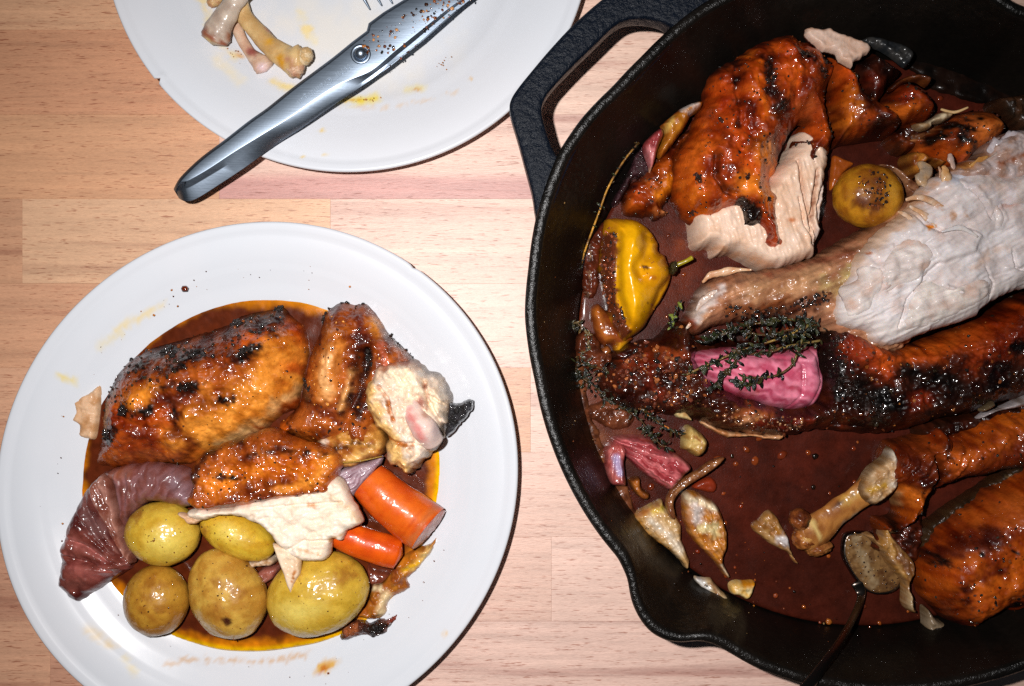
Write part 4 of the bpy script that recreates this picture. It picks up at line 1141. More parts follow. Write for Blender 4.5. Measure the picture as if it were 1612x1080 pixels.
# upper half: L edge, ridge, bevel edge, lower outer edge
S = []
rawst = [  # c5 crop coordinates: left edge, ridge, bevel, right-bottom ; top z
    ((303, 800), (318, 790), (318, 812), (325, 838), .0235, .0195),
    ((318, 770), (345, 772), (340, 800), (352, 852), .0262, .0222),
    ((345, 735), (372, 760), (375, 790), (400, 842), .0270, .0228),
    ((420, 665), (450, 715), (462, 740), (500, 780), .0272, .0230),
    ((520, 590), (560, 642), (585, 665), (620, 700), .0274, .0232),
    ((620, 512), (680, 568), (705, 590), (735, 615), .0274, .022),
    ((700, 455), (800, 492), (830, 525), (850, 540), .0272, .023),
    ((800, 375), (920, 408), (960, 440), (975, 450), .0270, .0235),
    ((900, 300), (1020, 348), (1080, 362), (1092, 372), .0268, .024),
    ((980, 240), (1140, 300), (1180, 290), (1195, 296), .0265, .0242),
    ((1060, 175), (1230, 225), (1255, 232), (1268, 238), .0262, .0242),
    ((1120, 130), (1310, 160), (1335, 170), (1348, 176), .0262, .0244),
    ((1128, 98), (1380, 105), (1400, 115), (1412, 120), .0262, .0245),
    ((1190, 52), (1460, 42), (1475, 50), (1486, 56), .0262, .0245),
    ((1420, -90), (1640, -90), (1650, -84), (1660, -78), .0262, .0245)]
for L, R, Bv, E_, zt, zb in rawst:
    l, r, bv, e_ = b5([L, R, Bv, E_])
    S.append([(*l, zt - .0012), (l[0] + 4, l[1] + 3, zt), (*r, zt), (*bv, zt - .0022), (*e_, zb), (l[0] + 6, l[1] + 8, zb)])
def resamp(S, sub=5):
    tr = [smooth_poly([st[q] for st in S], False, sub) for q in range(len(S[0]))]
    return [[tuple(t[i]) for t in tr] for i in range(len(tr[0]))]
loft('upper_blade', resamp(S[:11]) + S[11:], 'steel', shears)
# lower half: a straight bar showing past the lower right edge
S = []
for L, R in [((640, 640), (690, 640)), ((700, 560), (735, 598)), ((850, 470), (885, 503)), ((1000, 380), (1040, 405)), ((1150, 270), (1205, 293)), ((1300, 170), (1353, 178)), ((1500, 20), (1548, 6)), ((1640, -90), (1680, -90))]:
    l, r = b5([L, R])
    S.append([(*l, .0232), (*r, .0226), (*r, .0195), (*l, .0195)])
loft('lower_blade', S, 'steel', shears)
pv = b5([(1096, 230)])[0]
def dome(name, u, v, z0, prof, mat, parent):
    k = S0 * (HC - z0) / HC; x0, y0 = W(u, v, z0); seg = 36; V = []; F = []
    for (r, z) in prof:
        for j in range(seg):
            a = 2 * math.pi * j / seg; V.append((x0 + r * k * math.cos(a), y0 + r * k * math.sin(a), z0 + z))
    n = len(prof)
    for i in range(n - 1):
        for j in range(seg):
            F.append([i * seg + j, i * seg + (j + 1) % seg, (i + 1) * seg + (j + 1) % seg, (i + 1) * seg + j])
    F.append([(n - 1) * seg + j for j in range(seg)])
    return link(name, np.array(V), F, mat, None, parent)
dome('pivot_washer', pv[0], pv[1], .0262, [(16, -.0005), (16, .0004), (14.5, .0007), (11, .0007), (10.5, .0003)], 'steel', shears)
dome('pivot_screw', pv[0] + .5, pv[1] - .5, .0264, [(10, 0), (9.8, .0012), (8.5, .0022), (6, .0030), (3, .0034), (.3, .0035)], 'steel', shears)
# faint engraving
m, nt, b = nt_new('engraving'); b.inputs['Base Color'].default_value = (.36, .43, .52, 1); b.inputs['Roughness'].default_value = .38; b.inputs['Metallic'].default_value = 1.0
fc = bpy.data.curves.new('engraving', 'FONT'); fc.body = "WMF Cromargan"; fc.size = .0036; fc.extrude = .00003; fc.space_character = 1.15
fo = bpy.data.objects.new('engraving', fc); fo.parent = shears; COL.objects.link(fo)
ex, ey = W(550, 99, .0272); wo = world_origin(shears)
fo.location = (ex - wo.x, ey - wo.y, .0275); fo.rotation_euler = (0, math.radians(0), math.radians(180 + 36)); fc.materials.append(m)
bpy.context.view_layer.update()
fm = bpy.data.meshes.new_from_object(fo.evaluated_get(bpy.context.evaluated_depsgraph_get()))
fo2 = bpy.data.objects.new('engraving', fm); fo2.parent = shears; fo2.location = fo.location; fo2.rotation_euler = fo.rotation_euler
bpy.data.objects.remove(fo); COL.objects.link(fo2); fo2.name = 'engraving'
# food smeared over the blade
it = []
r_ = np.random.RandomState(31)
for q in range(520):
    t = r_.rand() ** .8; s_ = r_.rand()
    a = np.array(b5([(1085 + 560 * t, 170 - 300 * t)])[0]); c = np.array(b5([(1200 + 500 * t, 255 - 350 * t)])[0])
    p = a * (1 - s_) + c * s_
    dens = float(fbm(np.array([p[0]]), np.array([p[1]]), 11, 2, 4)[0])
    if dens < .05 and r_.rand() < .75: continue
    it.append((p[0], p[1], .0263, .0262, .5 + 2.4 * r_.rand() ** 2.5, [(60, 34, 20), (150, 84, 36), (30, 24, 22), (196, 140, 90), (100, 50, 24)][q % 5]))
for q in range(16):
    a = r_.rand() * 6.28
    it.append((pv[0] + 7 + 6 * math.cos(a), pv[1] - 6 + 6 * math.sin(a), .0275, .0262, 1 + 1.8 * r_.rand(), [(90, 46, 20), (190, 120, 60)][q % 2]))
for q in range(40):
    t = r_.rand(); p = b5([(1200 + 345 * t, 300 - 300 * t)])[0]
    it.append((p[0] + r_.randn(), p[1] + r_.randn(), .0240, .0240, .5 + 1.3 * r_.rand(), [(150, 70, 40), (60, 30, 20)][q % 2]))
crumbs('food_smears', it, 'gravy', shears, seed=9, flat=.35)

# ---- fork, tines just inside the frame
fork = thing('fork', 'fork tips poking into the top edge beside the shears', 'fork', 590, -40, .006)
for (x0, y0, x1, y1) in [(1075, -60, 1133, 36), (1120, -80, 1183, 19), (1165, -100, 1228, 10), (1210, -120, 1262, -20)]:
    tube('tine', [(*b5([(x0, y0)])[0], .0095), (*b5([((x0 + x1) / 2, (y0 + y1) / 2)])[0], .0088), (*b5([(x1, y1)])[0], .0065)], [3.1, 2.8, 1.1], mat='steel', parent=fork, seg=10)
slab('fork_head', b5([(1060, -80), (1230, -150), (1215, -190), (1150, -260), (1060, -320), (1000, -280), (1020, -170)]), .009, .0115, w=10, mat='steel', parent=fork, nz=(0, 9), step=3, sheet=.002)
# small bits on the plate
it = []
for q in range(46):
    u, v = [(r_.normal(700, 14), r_.normal(100, 8)), (r_.normal(570, 22), r_.normal(158, 4)), (r_.normal(660, 30), r_.normal(160, 5)), (r_.normal(375, 8), r_.normal(85, 8))][q % 4]
    it.append((u, v, .0047 if math.hypot(u - 546, v + 112) < 255 else .009, .006, .4 + .8 * r_.rand(), [(190, 120, 50), (150, 90, 40)][q % 2]))
it.append((716, 143, .0075, .006, 2.6, (30, 50, 44)))
crumbs('plate_specks', it, 'gravy', None, 'scattered brown specks of sauce on the upper plate', 'specks', None, 'stuff', 5, flat=.4)
SKIN_TINT = (224, 196, 184)
# ================================================================ inside the skillet
GZ = .0130
kg = S0 * (HC - GZ) / HC
gu_, gv_ = CU + pcx / kg, CV - (pcy + FDY * .75) / kg
rg = .1302 / kg
gpoly = [(gu_ + rg * math.cos(a), gv_ + rg * math.sin(a)) for a in np.linspace(0, 2 * math.pi, 120, endpoint=False)]
gl = [((126, 72, 44), ('l', [(918, 640), (925, 670), (942, 705)], 12), 12, 8, 14, .75), ((112, 52, 28), ('l', [(925, 600), (960, 650), (1000, 700)], 18), 20, 12, 16, .6),
      ((100, 42, 22), ('e', 1060, 420, 40, 60, 0), 30, 10, 20, .6), ((104, 46, 22), ('e', 1072, 385, 9, 8, 20), 4, 3, 6, .9), ((96, 40, 20), ('l', [(915, 430), (920, 520), (915, 600)], 10), 10, 6, 12, .6),
      ((52, 20, 12), ('e', 1400, 900, 200, 100, 0), 80, 20, 40, .6)]
slab('gravy', gpoly, GZ, GZ + .0006, w=5, mat='pangravy', base=(70, 25, 15), base2=(56, 20, 12), csize=60, layers=gl, nz=(.00008, 40), step=4.0, zref=GZ, key='pangravy', smoothp=False,
     label='dark reddish brown gravy pooled across the skillet floor', cat='gravy')

d1 = lambda p: T(1000, 20, 2.5725, p)
d2 = lambda p: T(1270, 20, 3.6, p)
d3 = lambda p: T(1212, 220, 3.1775, p)
d4 = lambda p: T(880, 220, 2.25, p)
d5 = lambda p: T(980, 400, 3.376, p)
d6 = lambda p: T(1212, 480, 3.6, p)
d7 = lambda p: T(900, 660, 3.1775, p)
d8 = lambda p: T(1180, 680, 2.699, p)
e3 = lambda p: T(1400, 120, 4.91, p)
e5 = lambda p: T(1400, 600, 4.91, p)
e7 = lambda p: T(960, 140, 5.4, p)
e4 = lambda p: T(880, 330, 4.695, p)
RED = (150, 62, 18)

# ---- carved chicken quarter, upper left of the pan
qt = thing('chicken_quarter', 'glazed orange brown chicken quarter with carved pale meat at its lower edge', 'chicken', 1190, 240, .013)
# pale meat body under the skin
mq = d1([(225, 840), (240, 800), (330, 760), (500, 700), (620, 560), (680, 470), (780, 560), (775, 640), (770, 680), (768, 760), (752, 860), (762, 890), (740, 930), (728, 985), (700, 1000), (640, 1022), (560, 1040), (500, 1030), (440, 1000), (390, 975), (330, 990), (305, 950), (275, 955), (240, 940)])
slab('meat', mq, .013, .0365, w=22, mat='meat', base=(216, 178, 150), base2=(222, 192, 170), csize=20, parent=qt, ragged=(2.2, 8), nz=(.0008, 18), nz2=(.0006, 6, 72, 6), step=1.9, zref=.027, key='q_meat',
     groove=[(.006, d1([(640, 610), (650, 700), (680, 830), (700, 940)]), 2), (.006, d1([(715, 650), (700, 740), (690, 840), (720, 930)]), 2.2), (.004, d1([(745, 690), (715, 790), (740, 900)]), 2), (.003, d1([(640, 760), (660, 860), (720, 960)]), 1.6)],
     layers=[((196, 140, 100), ('l', d1([(300, 950), (450, 990), (560, 1030)]), 3), 5, 4, 8, .8), ((146, 96, 70), ('l', d1([(715, 660), (700, 740), (695, 850)]), 1), 2.5, 2, 6), ((190, 110, 60), ('e', *d1([(610, 850)])[0], 5, 3, 0), 3), ((206, 186, 176), ('l', d1([(740, 700), (735, 850), (725, 950)]), 6), 6, 4, 8)])
skq = d1([(300, 250), (330, 210), (400, 160), (480, 110), (560, 75), (640, 65), (700, 90), (750, 120), (800, 170), (840, 200), (800, 300), (802, 400), (822, 480), (820, 540), (790, 575), (770, 600), (765, 650), (700, 655), (655, 610), (650, 560), (690, 450), (705, 430), (680, 440), (640, 490), (610, 570), (595, 640), (568, 668), (590, 700),
          (618, 760), (600, 800), (620, 890), (630, 940), (600, 985), (530, 985), (470, 950), (480, 910), (440, 918), (395, 905), (385, 850), (390, 830), (320, 860), (240, 845), (190, 800), (165, 740), (163, 660), (175, 570), (215, 500), (240, 450), (265, 390), (290, 330)])
def stripe_h(U, V, d): return .0010 * np.sin((U * .97 + V * .25) * .13 + 2 * fbm(U, V, 40, 2, 3))
ql = [((196, 104, 28), ('l', d1([(270, 500), (220, 620), (230, 760)]), 16), 16, 10, 18), ((186, 84, 22), ('l', d1([(330, 300), (370, 420), (420, 560)]), 14), 16, 12, 18), ((206, 112, 26), ('l', d1([(450, 180), (470, 320), (500, 420)]), 9), 10, 9, 14),
      ((196, 96, 22), ('l', d1([(590, 180), (620, 260), (600, 330)]), 9), 10, 9, 14), ((222, 140, 44), ('l', d1([(470, 560), (560, 620), (520, 720), (420, 700)]), 14), 16, 12, 18), ((206, 128, 40), ('l', d1([(560, 700), (590, 780)]), 9), 9, 8, 12),
      ((206, 120, 36), ('l', d1([(200, 700), (250, 800), (330, 830)]), 9), 10, 8, 12), ((228, 170, 110), ('e', *d1([(530, 560)])[0], 14, 11, 0), 10, 6, 10, .7), ((200, 116, 60), ('e', *d1([(660, 380)])[0], 26, 16, 20), 16, 12, 12, .5),
      (DRK, ('l', d1([(400, 200), (390, 330), (400, 480)]), 4), 8, 10, 12), (DRK, ('l', d1([(300, 260), (400, 160), (520, 90), (640, 72), (760, 130), (830, 200)]), 8), 12, 9, 14), ((70, 30, 14), ('l', d1([(520, 210), (520, 330), (560, 420)]), 9), 9, 10, 12),
      (BLK, ('l', d1([(515, 210), (520, 290)]), 5), 6, 7, 9), (BLK, ('l', d1([(750, 190), (770, 280), (700, 210), (660, 190)]), 6), 6, 8, 9), (DRK, ('l', d1([(780, 270), (795, 400), (810, 520)]), 7), 8, 8, 12), ((90, 40, 16), ('l', d1([(310, 600), (310, 680), (350, 740)]), 3), 7, 6, 10),
      ((80, 32, 14), ('l', d1([(690, 530), (720, 600), (700, 640)]), 9), 8, 9, 9), ((40, 18, 10), ('p', d1([(395, 750), (430, 760), (490, 800), (500, 850), (470, 905), (420, 915), (392, 895)])), 4, 4, 7), ((190, 84, 36), ('l', d1([(500, 950), (600, 960)]), 8), 9, 8, 9),
      (BLK, ('l', d1([(560, 400), (600, 380)]), 3), 4, 5, 7), ((100, 36, 12), ('l', d1([(440, 560), (560, 500), (640, 460)]), 5), 12, 10, 10, .7)]
slab('skin', skq, .020, .047, w=62, mat='skin', base=(176, 82, 20), base2=(128, 52, 14), csize=26, layers=ql, parent=qt, ragged=(1.6, 7), nz=(.0018, 24), nz2=(.0007, 10, 75, 1.8), step=1.9, zref=.034, key='quarter', hfun=stripe_h,
     groove=[(.004, d1([(310, 590), (305, 680), (350, 735), (395, 745)]), 4), (.003, d1([(410, 180), (395, 330), (405, 470)]), 5)])
it = scatter_on('quarter', ('p', skq), 330, .5, 2.4, CRUMB, 3)
for (x, y, s) in [(520, 250, 18), (515, 300, 14), (760, 240, 16), (660, 200, 12), (430, 790, 8), (690, 530, 14), (720, 600, 12), (570, 400, 8), (240, 680, 7), (235, 810, 6), (430, 680, 6), (520, 770, 5), (330, 460, 8), (800, 450, 9)]:
    u, v = d1([(x, y)])[0]
    it += scatter_on('quarter', ('e', u, v, s * .6, s * .6, 0), 12, 1.0, 3.6, [BLK, (34, 18, 12), (60, 26, 12)], int(x + y), power=1.3)
crumbs('pepper_crust', it, 'char', qt, seed=12)
# tail end right of the quarter
sk2 = d1([(770, 170), (810, 170), (860, 205), (905, 245), (930, 300), (960, 330), (1010, 360), (1060, 400), (1085, 450), (1060, 490), (990, 500), (930, 510), (860, 520), (810, 540), (790, 480), (780, 380), (790, 280)])
slab('skin_fold', sk2, .016, .038, w=30, mat='skin', base=(150, 70, 20), base2=(100, 44, 16), csize=22, parent=qt, nz=(.0015, 18), step=1.9, zref=.028, key='fold',
     layers=[((206, 128, 36), ('l', d1([(850, 330), (850, 400), (840, 450)]), 11), 12, 5, 12), ((190, 84, 18), ('l', d1([(830, 250), (880, 290)]), 10), 12, 6, 12), (DRK, ('l', d1([(920, 260), (915, 380), (960, 440)]), 8), 10, 6, 12), (DRK, ('l', d1([(900, 460), (1000, 470), (1060, 450)]), 9), 9, 6, 12),
             ((170, 84, 26), ('l', d1([(930, 430), (880, 480)]), 7), 8, 5, 10)])
crumbs('pepper_crust', scatter_on('fold', ('p', sk2), 80, .5, 2.2, CRUMB, 8), 'char', qt, seed=16)

# ---- pale shred on the pan wall
slab('chicken_shred', d1([(690, 85), (692, 62), (720, 57), (750, 66), (790, 60), (815, 75), (850, 85), (900, 105), (935, 118), (958, 140), (945, 165), (925, 172), (912, 190), (893, 190), (885, 200), (880, 224), (850, 205), (826, 195), (815, 165), (790, 155), (760, 158), (735, 130), (705, 108)]), .040, .0435, w=7, mat='meat',
     base=(206, 176, 158), base2=(196, 160, 138), csize=14, ragged=(1.6, 5), nz=(.0008, 14), step=1.6, sheet=.0018, smoothp=False, label='torn pale chicken shred lying on top of the quarter by the far pan wall', cat='chicken',
     layers=[((180, 130, 100), ('l', d1([(690, 62), (820, 75), (955, 135)]), 1), 4, 3, 6, .8)])
# ---- dark pieces behind
e8 = lambda p: T(1290, 40, 6.747, p)
slab('dark_chicken_piece', e8([(345, 400), (370, 355), (430, 345), (500, 310), (560, 245), (620, 265), (700, 320), (800, 380), (880, 440), (930, 480), (830, 570), (760, 640), (740, 700), (700, 760), (640, 860), (560, 900), (480, 860), (420, 700), (360, 560)]), .018, .036, w=26, mat='skin', base=(58, 26, 14), base2=(40, 18, 10), csize=16,
     nz=(.0015, 18), step=2.0, ragged=(1, 6), zref=.030, key='dark1', layers=[((120, 56, 24), ('e', *e8([(690, 360)])[0], 8, 5, 20), 6, 4, 8), ((96, 34, 16), ('l', e8([(520, 600), (620, 720)]), 8), 8, 5, 9), ((80, 30, 14), ('l', e8([(640, 650), (600, 800)]), 6), 8, 5, 9)],
     label='nearly black glazed chicken piece leaning against the far pan wall', cat='chicken')
slab('onion_film', e8([(450, 170), (520, 115), (640, 120), (760, 160), (900, 200), (990, 260), (1010, 320), (960, 400), (900, 440), (820, 380), (740, 320), (640, 260), (560, 230)]), .030, .033, w=8, mat='peel', base=(50, 48, 46), base2=(30, 32, 34), csize=10, step=1.9, nz=(.0008, 8), nz2=(.0008, 7, -40, 3), sheet=.0008,
     label='glassy dark onion film stuck to the far pan wall', cat='onion skin')
kn = thing('chicken_wing_tip', 'shiny reddish brown chicken knob between the quarter and the carcass', 'chicken', 1430, 160, .013)
kp = e8([(640, 860), (700, 760), (740, 690), (800, 610), (880, 560), (980, 560), (1080, 600), (1180, 690), (1260, 800), (1290, 900), (1250, 960), (1180, 1010), (1060, 1020), (960, 1060), (860, 1060), (760, 1020), (680, 960)])
slab('skin', kp, .014, .036, w=32, mat='skin', base=(126, 56, 20), base2=(84, 36, 14), csize=20, parent=kn, nz=(.0013, 16), step=1.9, zref=.028, key='knob',
     layers=[((196, 110, 34), ('l', e8([(740, 930), (860, 920), (960, 870)]), 9), 12, 6, 12), ((150, 60, 24), ('l', e8([(860, 780), (980, 720), (1060, 760)]), 8), 9, 6, 12), (DRK, ('l', e8([(1100, 680), (1240, 820), (1260, 950)]), 7), 10, 6, 12), (DRK, ('l', e8([(740, 1020), (900, 1050)]), 6), 9, 6, 12)])
slab('skin_flap', e8([(740, 690), (780, 620), (860, 565), (980, 520), (1100, 505), (1200, 560), (1150, 640), (1050, 590), (940, 590), (850, 640), (800, 680)]), .030, .036, w=9, mat='skin', base=(104, 62, 28), base2=(70, 38, 18), csize=12, parent=kn, step=1.9, sheet=.002, nz=(.0008, 9))
crumbs('pepper_crust', scatter_on('knob', ('p', kp), 70, .5, 2.2, CRUMB, 8), 'char', kn, seed=17)

# ---- second drumstick top right
ds = thing('chicken_drumstick', 'brown skinned chicken leg tucked behind the carved breast at the right edge', 'chicken', 1520, 210, .013)
dp = e3([(90, 440), (200, 440), (300, 400), (400, 330), (500, 280), (600, 240), (700, 220), (800, 220), (880, 260), (940, 320), (960, 400), (930, 470), (860, 540), (780, 600), (700, 640), (640, 700), (560, 720), (470, 700), (400, 680), (330, 620), (250, 560), (160, 490)])
dl = [((190, 116, 50), ('l', e3([(820, 340), (720, 430), (700, 520)]), 22), 20, 8, 16), ((200, 110, 40), ('l', e3([(600, 560), (450, 600), (300, 560)]), 9), 12, 7, 14), ((206, 170, 120), ('l', e3([(120, 440), (220, 470), (300, 440), (380, 400)]), 2.4), 4, 4, 7),
      (BLK, ('l', e3([(330, 490), (430, 400), (560, 400)]), 9), 8, 9, 10), (BLK, ('l', e3([(480, 480), (580, 550), (660, 600)]), 5), 7, 8, 9), (BLK, ('e', *e3([(660, 350)])[0], 4, 4, 0), 2), (BLK, ('e', *e3([(812, 335)])[0], 4.5, 4, 0), 2), ((120, 66, 34), ('l', e3([(560, 260), (700, 230), (900, 290)]), 5), 9, 6, 12),
      ((190, 100, 60), ('l', e3([(560, 670), (650, 650)]), 8), 8, 5, 8)]
slab('skin', dp, .014, .040, w=40, mat='skin', base=(160, 82, 34), base2=(120, 62, 26), csize=24, layers=dl, parent=ds, nz=(.0014, 20), step=1.9, zref=.032, key='leg2', ragged=(1.2, 7))
slab('meat', e3([(270, 350), (350, 310), (390, 280), (450, 275), (490, 300), (450, 340), (400, 360), (330, 365), (320, 400), (250, 420), (200, 400), (190, 370), (230, 355)]), .032, .0375, w=6, mat='wetmeat', base=(206, 184, 150), base2=(180, 140, 96), csize=8, parent=ds, step=1.6, nz=(.0008, 7))
crumbs('pepper_crust', scatter_on('leg2', ('p', dp), 120, .5, 2.6, CRUMB, 9), 'char', ds, seed=18)
tube('tendon', [(*e3([(420, 245)])[0], .034), (*e3([(500, 280)])[0], .037), (*e3([(590, 250)])[0], .039)], [2, 2.6, 1.5], base=(196, 160, 110), parent=ds, seg=8)

# ---- potato and bits in the upper gap
pot = ellipsoid('potato', 1366, 309, .0225, 54, 50, .0145, 10, 'potato', (184, 124, 26), (150, 90, 20), 12, [(DRK, ('e', 1362, 293, 12, 10, 0), 6, 6, 7), ((80, 36, 14), ('l', [(1340, 322), (1370, 330)], 8), 8, 8, 7), ((120, 66, 20), ('e', 1358, 300, 26, 30, 0), 18, 12, 8, .7), ((196, 140, 40), ('l', [(1390, 300), (1395, 340)], 8), 10, 4, 9)],
                (.02, 20), None, 'single whole potato in the skillet with scorched blistered top', 'potato', None, 21, 72, 44)
rs2 = np.random.RandomState(5); U_, V__, Z_, zr_ = SURF['last']; SURF['pp'] = SURF['last']
crumbs('scorch_blisters', scatter_on('pp', ('e', 1358, 305, 26, 30, 0), 90, 1.0, 3.2, [(60, 28, 12), BLK, (120, 60, 20)], 6, sink=.7, power=1.2), 'char', pot, seed=3, flat=.5)
slab('carrot_sliver', [(1308, 262), (1312, 244), (1330, 250), (1345, 258), (1330, 272), (1318, 290), (1306, 300)], .0128, .016, w=6, mat='carrot', base=(170, 86, 22), base2=(140, 66, 18), step=1.8, label='orange carrot sliver left of the scorched potato', cat='carrot')
slab('onion_petal', d3([(545, 125), (580, 120), (640, 140), (700, 180), (750, 240), (745, 280), (700, 300), (670, 270), (640, 200), (600, 150)]), .0125, .020, w=9, mat='onion', base=(140, 96, 66), base2=(96, 56, 36), csize=9, step=1.6, nz=(.0005, 8), hfun=fan(*d3([(540, 110)])[0], 24, .0005), label='glistening onion petal right of the scorched potato', cat='onion')
slab('browned_onion', e3([(110, 640), (150, 590), (230, 590), (280, 620), (370, 640), (430, 680), (360, 720), (300, 680), (250, 700), (220, 760), (190, 790), (130, 720)]), .016, .030, w=8, mat='wetmeat', base=(176, 110, 40), base2=(120, 60, 20), csize=9, step=1.6, nz=(.0009, 8), label='amber onion scrap against the top of the carcass', cat='onion')

# ---- carcass: breast meat, bare side, roasted skin
car = thing('chicken_carcass', 'half carved roast chicken carcass with bare white breast meat across the skillet', 'chicken', 1400, 520, .013)
side = [(1083, 510), (1090, 490), (1100, 470), (1112, 448), (1130, 430), (1165, 420), (1190, 424), (1230, 415), (1290, 400), (1330, 378), (1380, 350), (1420, 320), (1450, 300), (1480, 340), (1480, 480), (1420, 560), (1340, 560), (1290, 520), (1240, 500), (1180, 505), (1130, 515), (1100, 530)]
sdl = [((200, 176, 160), ('l', d5([(430, 200), (420, 260), (370, 360)]), 7), 9, 6, 10), ((210, 196, 190), ('l', d5([(520, 180), (450, 270), (380, 370)]), 4), 6, 5, 8), ((206, 164, 130), ('l', d5([(450, 130), (540, 80), (680, 80)]), 5), 6, 5, 9), ((176, 130, 92), ('l', d5([(700, 190), (850, 170), (1000, 130)]), 18), 20, 9, 14),
       ((190, 168, 110), ('l', d5([(1060, 170), (1130, 200), (1150, 130), (1230, 70)]), 9), 10, 7, 10), ((116, 62, 30), ('l', d5([(560, 290), (700, 290), (900, 260), (1060, 230)]), 8), 9, 9, 12), ((110, 70, 50), ('l', d5([(520, 190), (600, 150), (720, 130)]), 2.4), 6, 5, 9), ((140, 80, 56), ('l', d5([(780, 110), (950, 60), (1200, 0)]), 4), 8, 6, 12),
       (DRK, ('l', d5([(1040, 250), (900, 300), (740, 330)]), 6), 8, 9, 10), ((120, 48, 22), ('l', d5([(300, 260), (340, 300), (380, 390)]), 8), 8, 6, 10)]
def sidef(C, U, V, d, H):
    a = math.radians(-24)
    C = C * (1 + .30 * fbm(U, V, 5, 4, 71, a, 8.0) + .12 * fbm(U, V, 14, 3, 72))[:, None]
    t = np.clip(.9 * fbm(U, V, 16, 3, 73, a, 3.0), 0, .7)[:, None]
    return C * (1 - t) + lin((120, 70, 44)) * t
slab('skinned_side', side, .014, .037, w=34, mat='wetmeat', base=(176, 126, 92), base2=(150, 100, 72), csize=24, layers=sdl, parent=car, nz=(.0011, 18), nz2=(.0010, 7, -25, 6), step=1.9, zref=.032, key='side', ragged=(2.4, 7), cfun=sidef)
roast = [(1296, 500), (1330, 470), (1400, 540), (1500, 520), (1560, 490), (1612, 462), (1680, 440), (1700, 600), (1680, 620), (1612, 632), (1560, 650), (1500, 662), (1450, 676), (1400, 686), (1350, 684), (1300, 680), (1250, 690), (1215, 690), (1180, 686), (1130, 676), (1090, 660), (1050, 655), (1000, 650), (960, 630), (945, 600), (960, 575), (985, 552),
         (1010, 535), (1040, 530), (1060, 505), (1085, 505), (1100, 520), (1130, 520), (1200, 525), (1260, 520)]
rl = [((66, 28, 16), ('l', [(960, 600), (1010, 570), (1060, 560)], 26), 16, 12, 14), ((128, 54, 26), ('e', *T(890, 540, 6, [(720, 200)])[0], 26, 14, -10), 12, 12, 12), ((140, 70, 36), ('l', T(890, 540, 6, [(900, 100), (1060, 130)]), 8), 9, 9, 10), ((110, 44, 26), ('l', T(890, 540, 6, [(780, 400), (850, 450)]), 8), 8, 8, 10),
      ((150, 90, 50), ('l', d5([(600, 860), (700, 830), (760, 850)]), 8), 9, 9, 12), ((190, 150, 110), ('l', d5([(640, 880), (700, 860)]), 5), 7, 6, 9), ((196, 150, 110), ('l', d5([(430, 905), (560, 960), (700, 970), (840, 985)]), 5), 5, 3, 8), ((110, 40, 24), ('l', d5([(700, 900), (850, 910), (960, 880)]), 7), 8, 8, 12),
      ((150, 62, 24), ('l', d6([(420, 240), (540, 300), (600, 360)]), 17), 16, 10, 14), ((176, 84, 24), ('l', d6([(560, 260), (620, 320), (860, 290), (1100, 170), (1400, 60)]), 12), 14, 9, 16), ((190, 100, 30), ('l', d6([(760, 270), (950, 230), (1100, 150)]), 5), 7, 5, 12),
      ((150, 66, 22), ('l', d6([(1100, 280), (1300, 200), (1440, 150)]), 18), 18, 12, 16), ((150, 60, 16), ('e', *d6([(810, 530)])[0], 17, 12, -20), 12, 7, 12), ((80, 36, 18), ('l', d6([(330, 680), (450, 640), (580, 650)]), 8), 9, 6, 12),
      (BLK, ('l', d6([(300, 120), (330, 300), (370, 480), (560, 520)]), 15), 12, 12, 16), (BLK, ('l', d6([(700, 360), (900, 400), (1000, 480)]), 14), 13, 12, 16), (BLK, ('l', d6([(480, 470), (640, 560), (600, 640)]), 15), 13, 12, 16), ((38, 20, 12), ('l', d6([(900, 620), (1200, 520), (1440, 400)]), 22), 14, 10, 16),
      (BLK, ('l', d6([(1330, 250), (1440, 220)]), 10), 9, 10, 12), (BLK, ('l', d5([(930, 260), (1060, 360), (1060, 420)]), 8), 8, 10, 12), ((120, 60, 60), ('l', d6([(420, 150), (540, 170)]), 4), 7, 5, 9, .6)]
slab('roasted_skin', roast, .014, .036, w=44, mat='skin', base=(70, 30, 15), base2=(48, 22, 12), csize=22, layers=rl, parent=car, nz=(.0022, 22), nz2=(.0012, 9, -15, 1.5), step=2.0, zref=.028, key='roast', ragged=(2.0, 8),
     bumps=[(-.014, ('p', d5([(380, 420), (560, 330), (900, 300), (1050, 330), (1080, 600), (1060, 800), (900, 860), (640, 780), (450, 680), (380, 560)])), 14), (.006, ('l', [(1340, 560), (1480, 560), (1620, 520)], 20), 30)])
it = scatter_on('roast', ('p', roast), 420, .6, 3.2, CRUMB + [(90, 40, 16), (150, 90, 40)], 23)
it += scatter_on('roast', ('l', [(950, 600), (1010, 560), (1080, 600), (1030, 640)], 24), 330, .8, 4.2, [(90, 40, 20), (60, 28, 14), BLK, (150, 84, 40), (110, 50, 30)], 24, power=1.5)
it += scatter_on('roast', ('l', d6([(320, 100), (350, 300), (420, 480), (600, 600)]), 16), 200, .8, 3.4, [BLK, (30, 18, 12), (40, 22, 16)], 25, power=1.5)
it += scatter_on('roast', ('l', d5([(560, 850), (720, 900), (900, 900)]), 12), 120, .8, 3.2, [(90, 40, 20), (60, 28, 14), (196, 150, 110), (140, 84, 50)], 26, power=1.5)
crumbs('burnt_crust', it, 'char', car, seed=20)
it = scatter_on('side', ('l', d5([(560, 300), (740, 320), (900, 290), (1060, 230)]), 9), 170, .8, 3.4, [BLK, (44, 22, 14), (90, 44, 20)], 27, power=1.5)
crumbs('burnt_crust', it, 'char', car, seed=21)
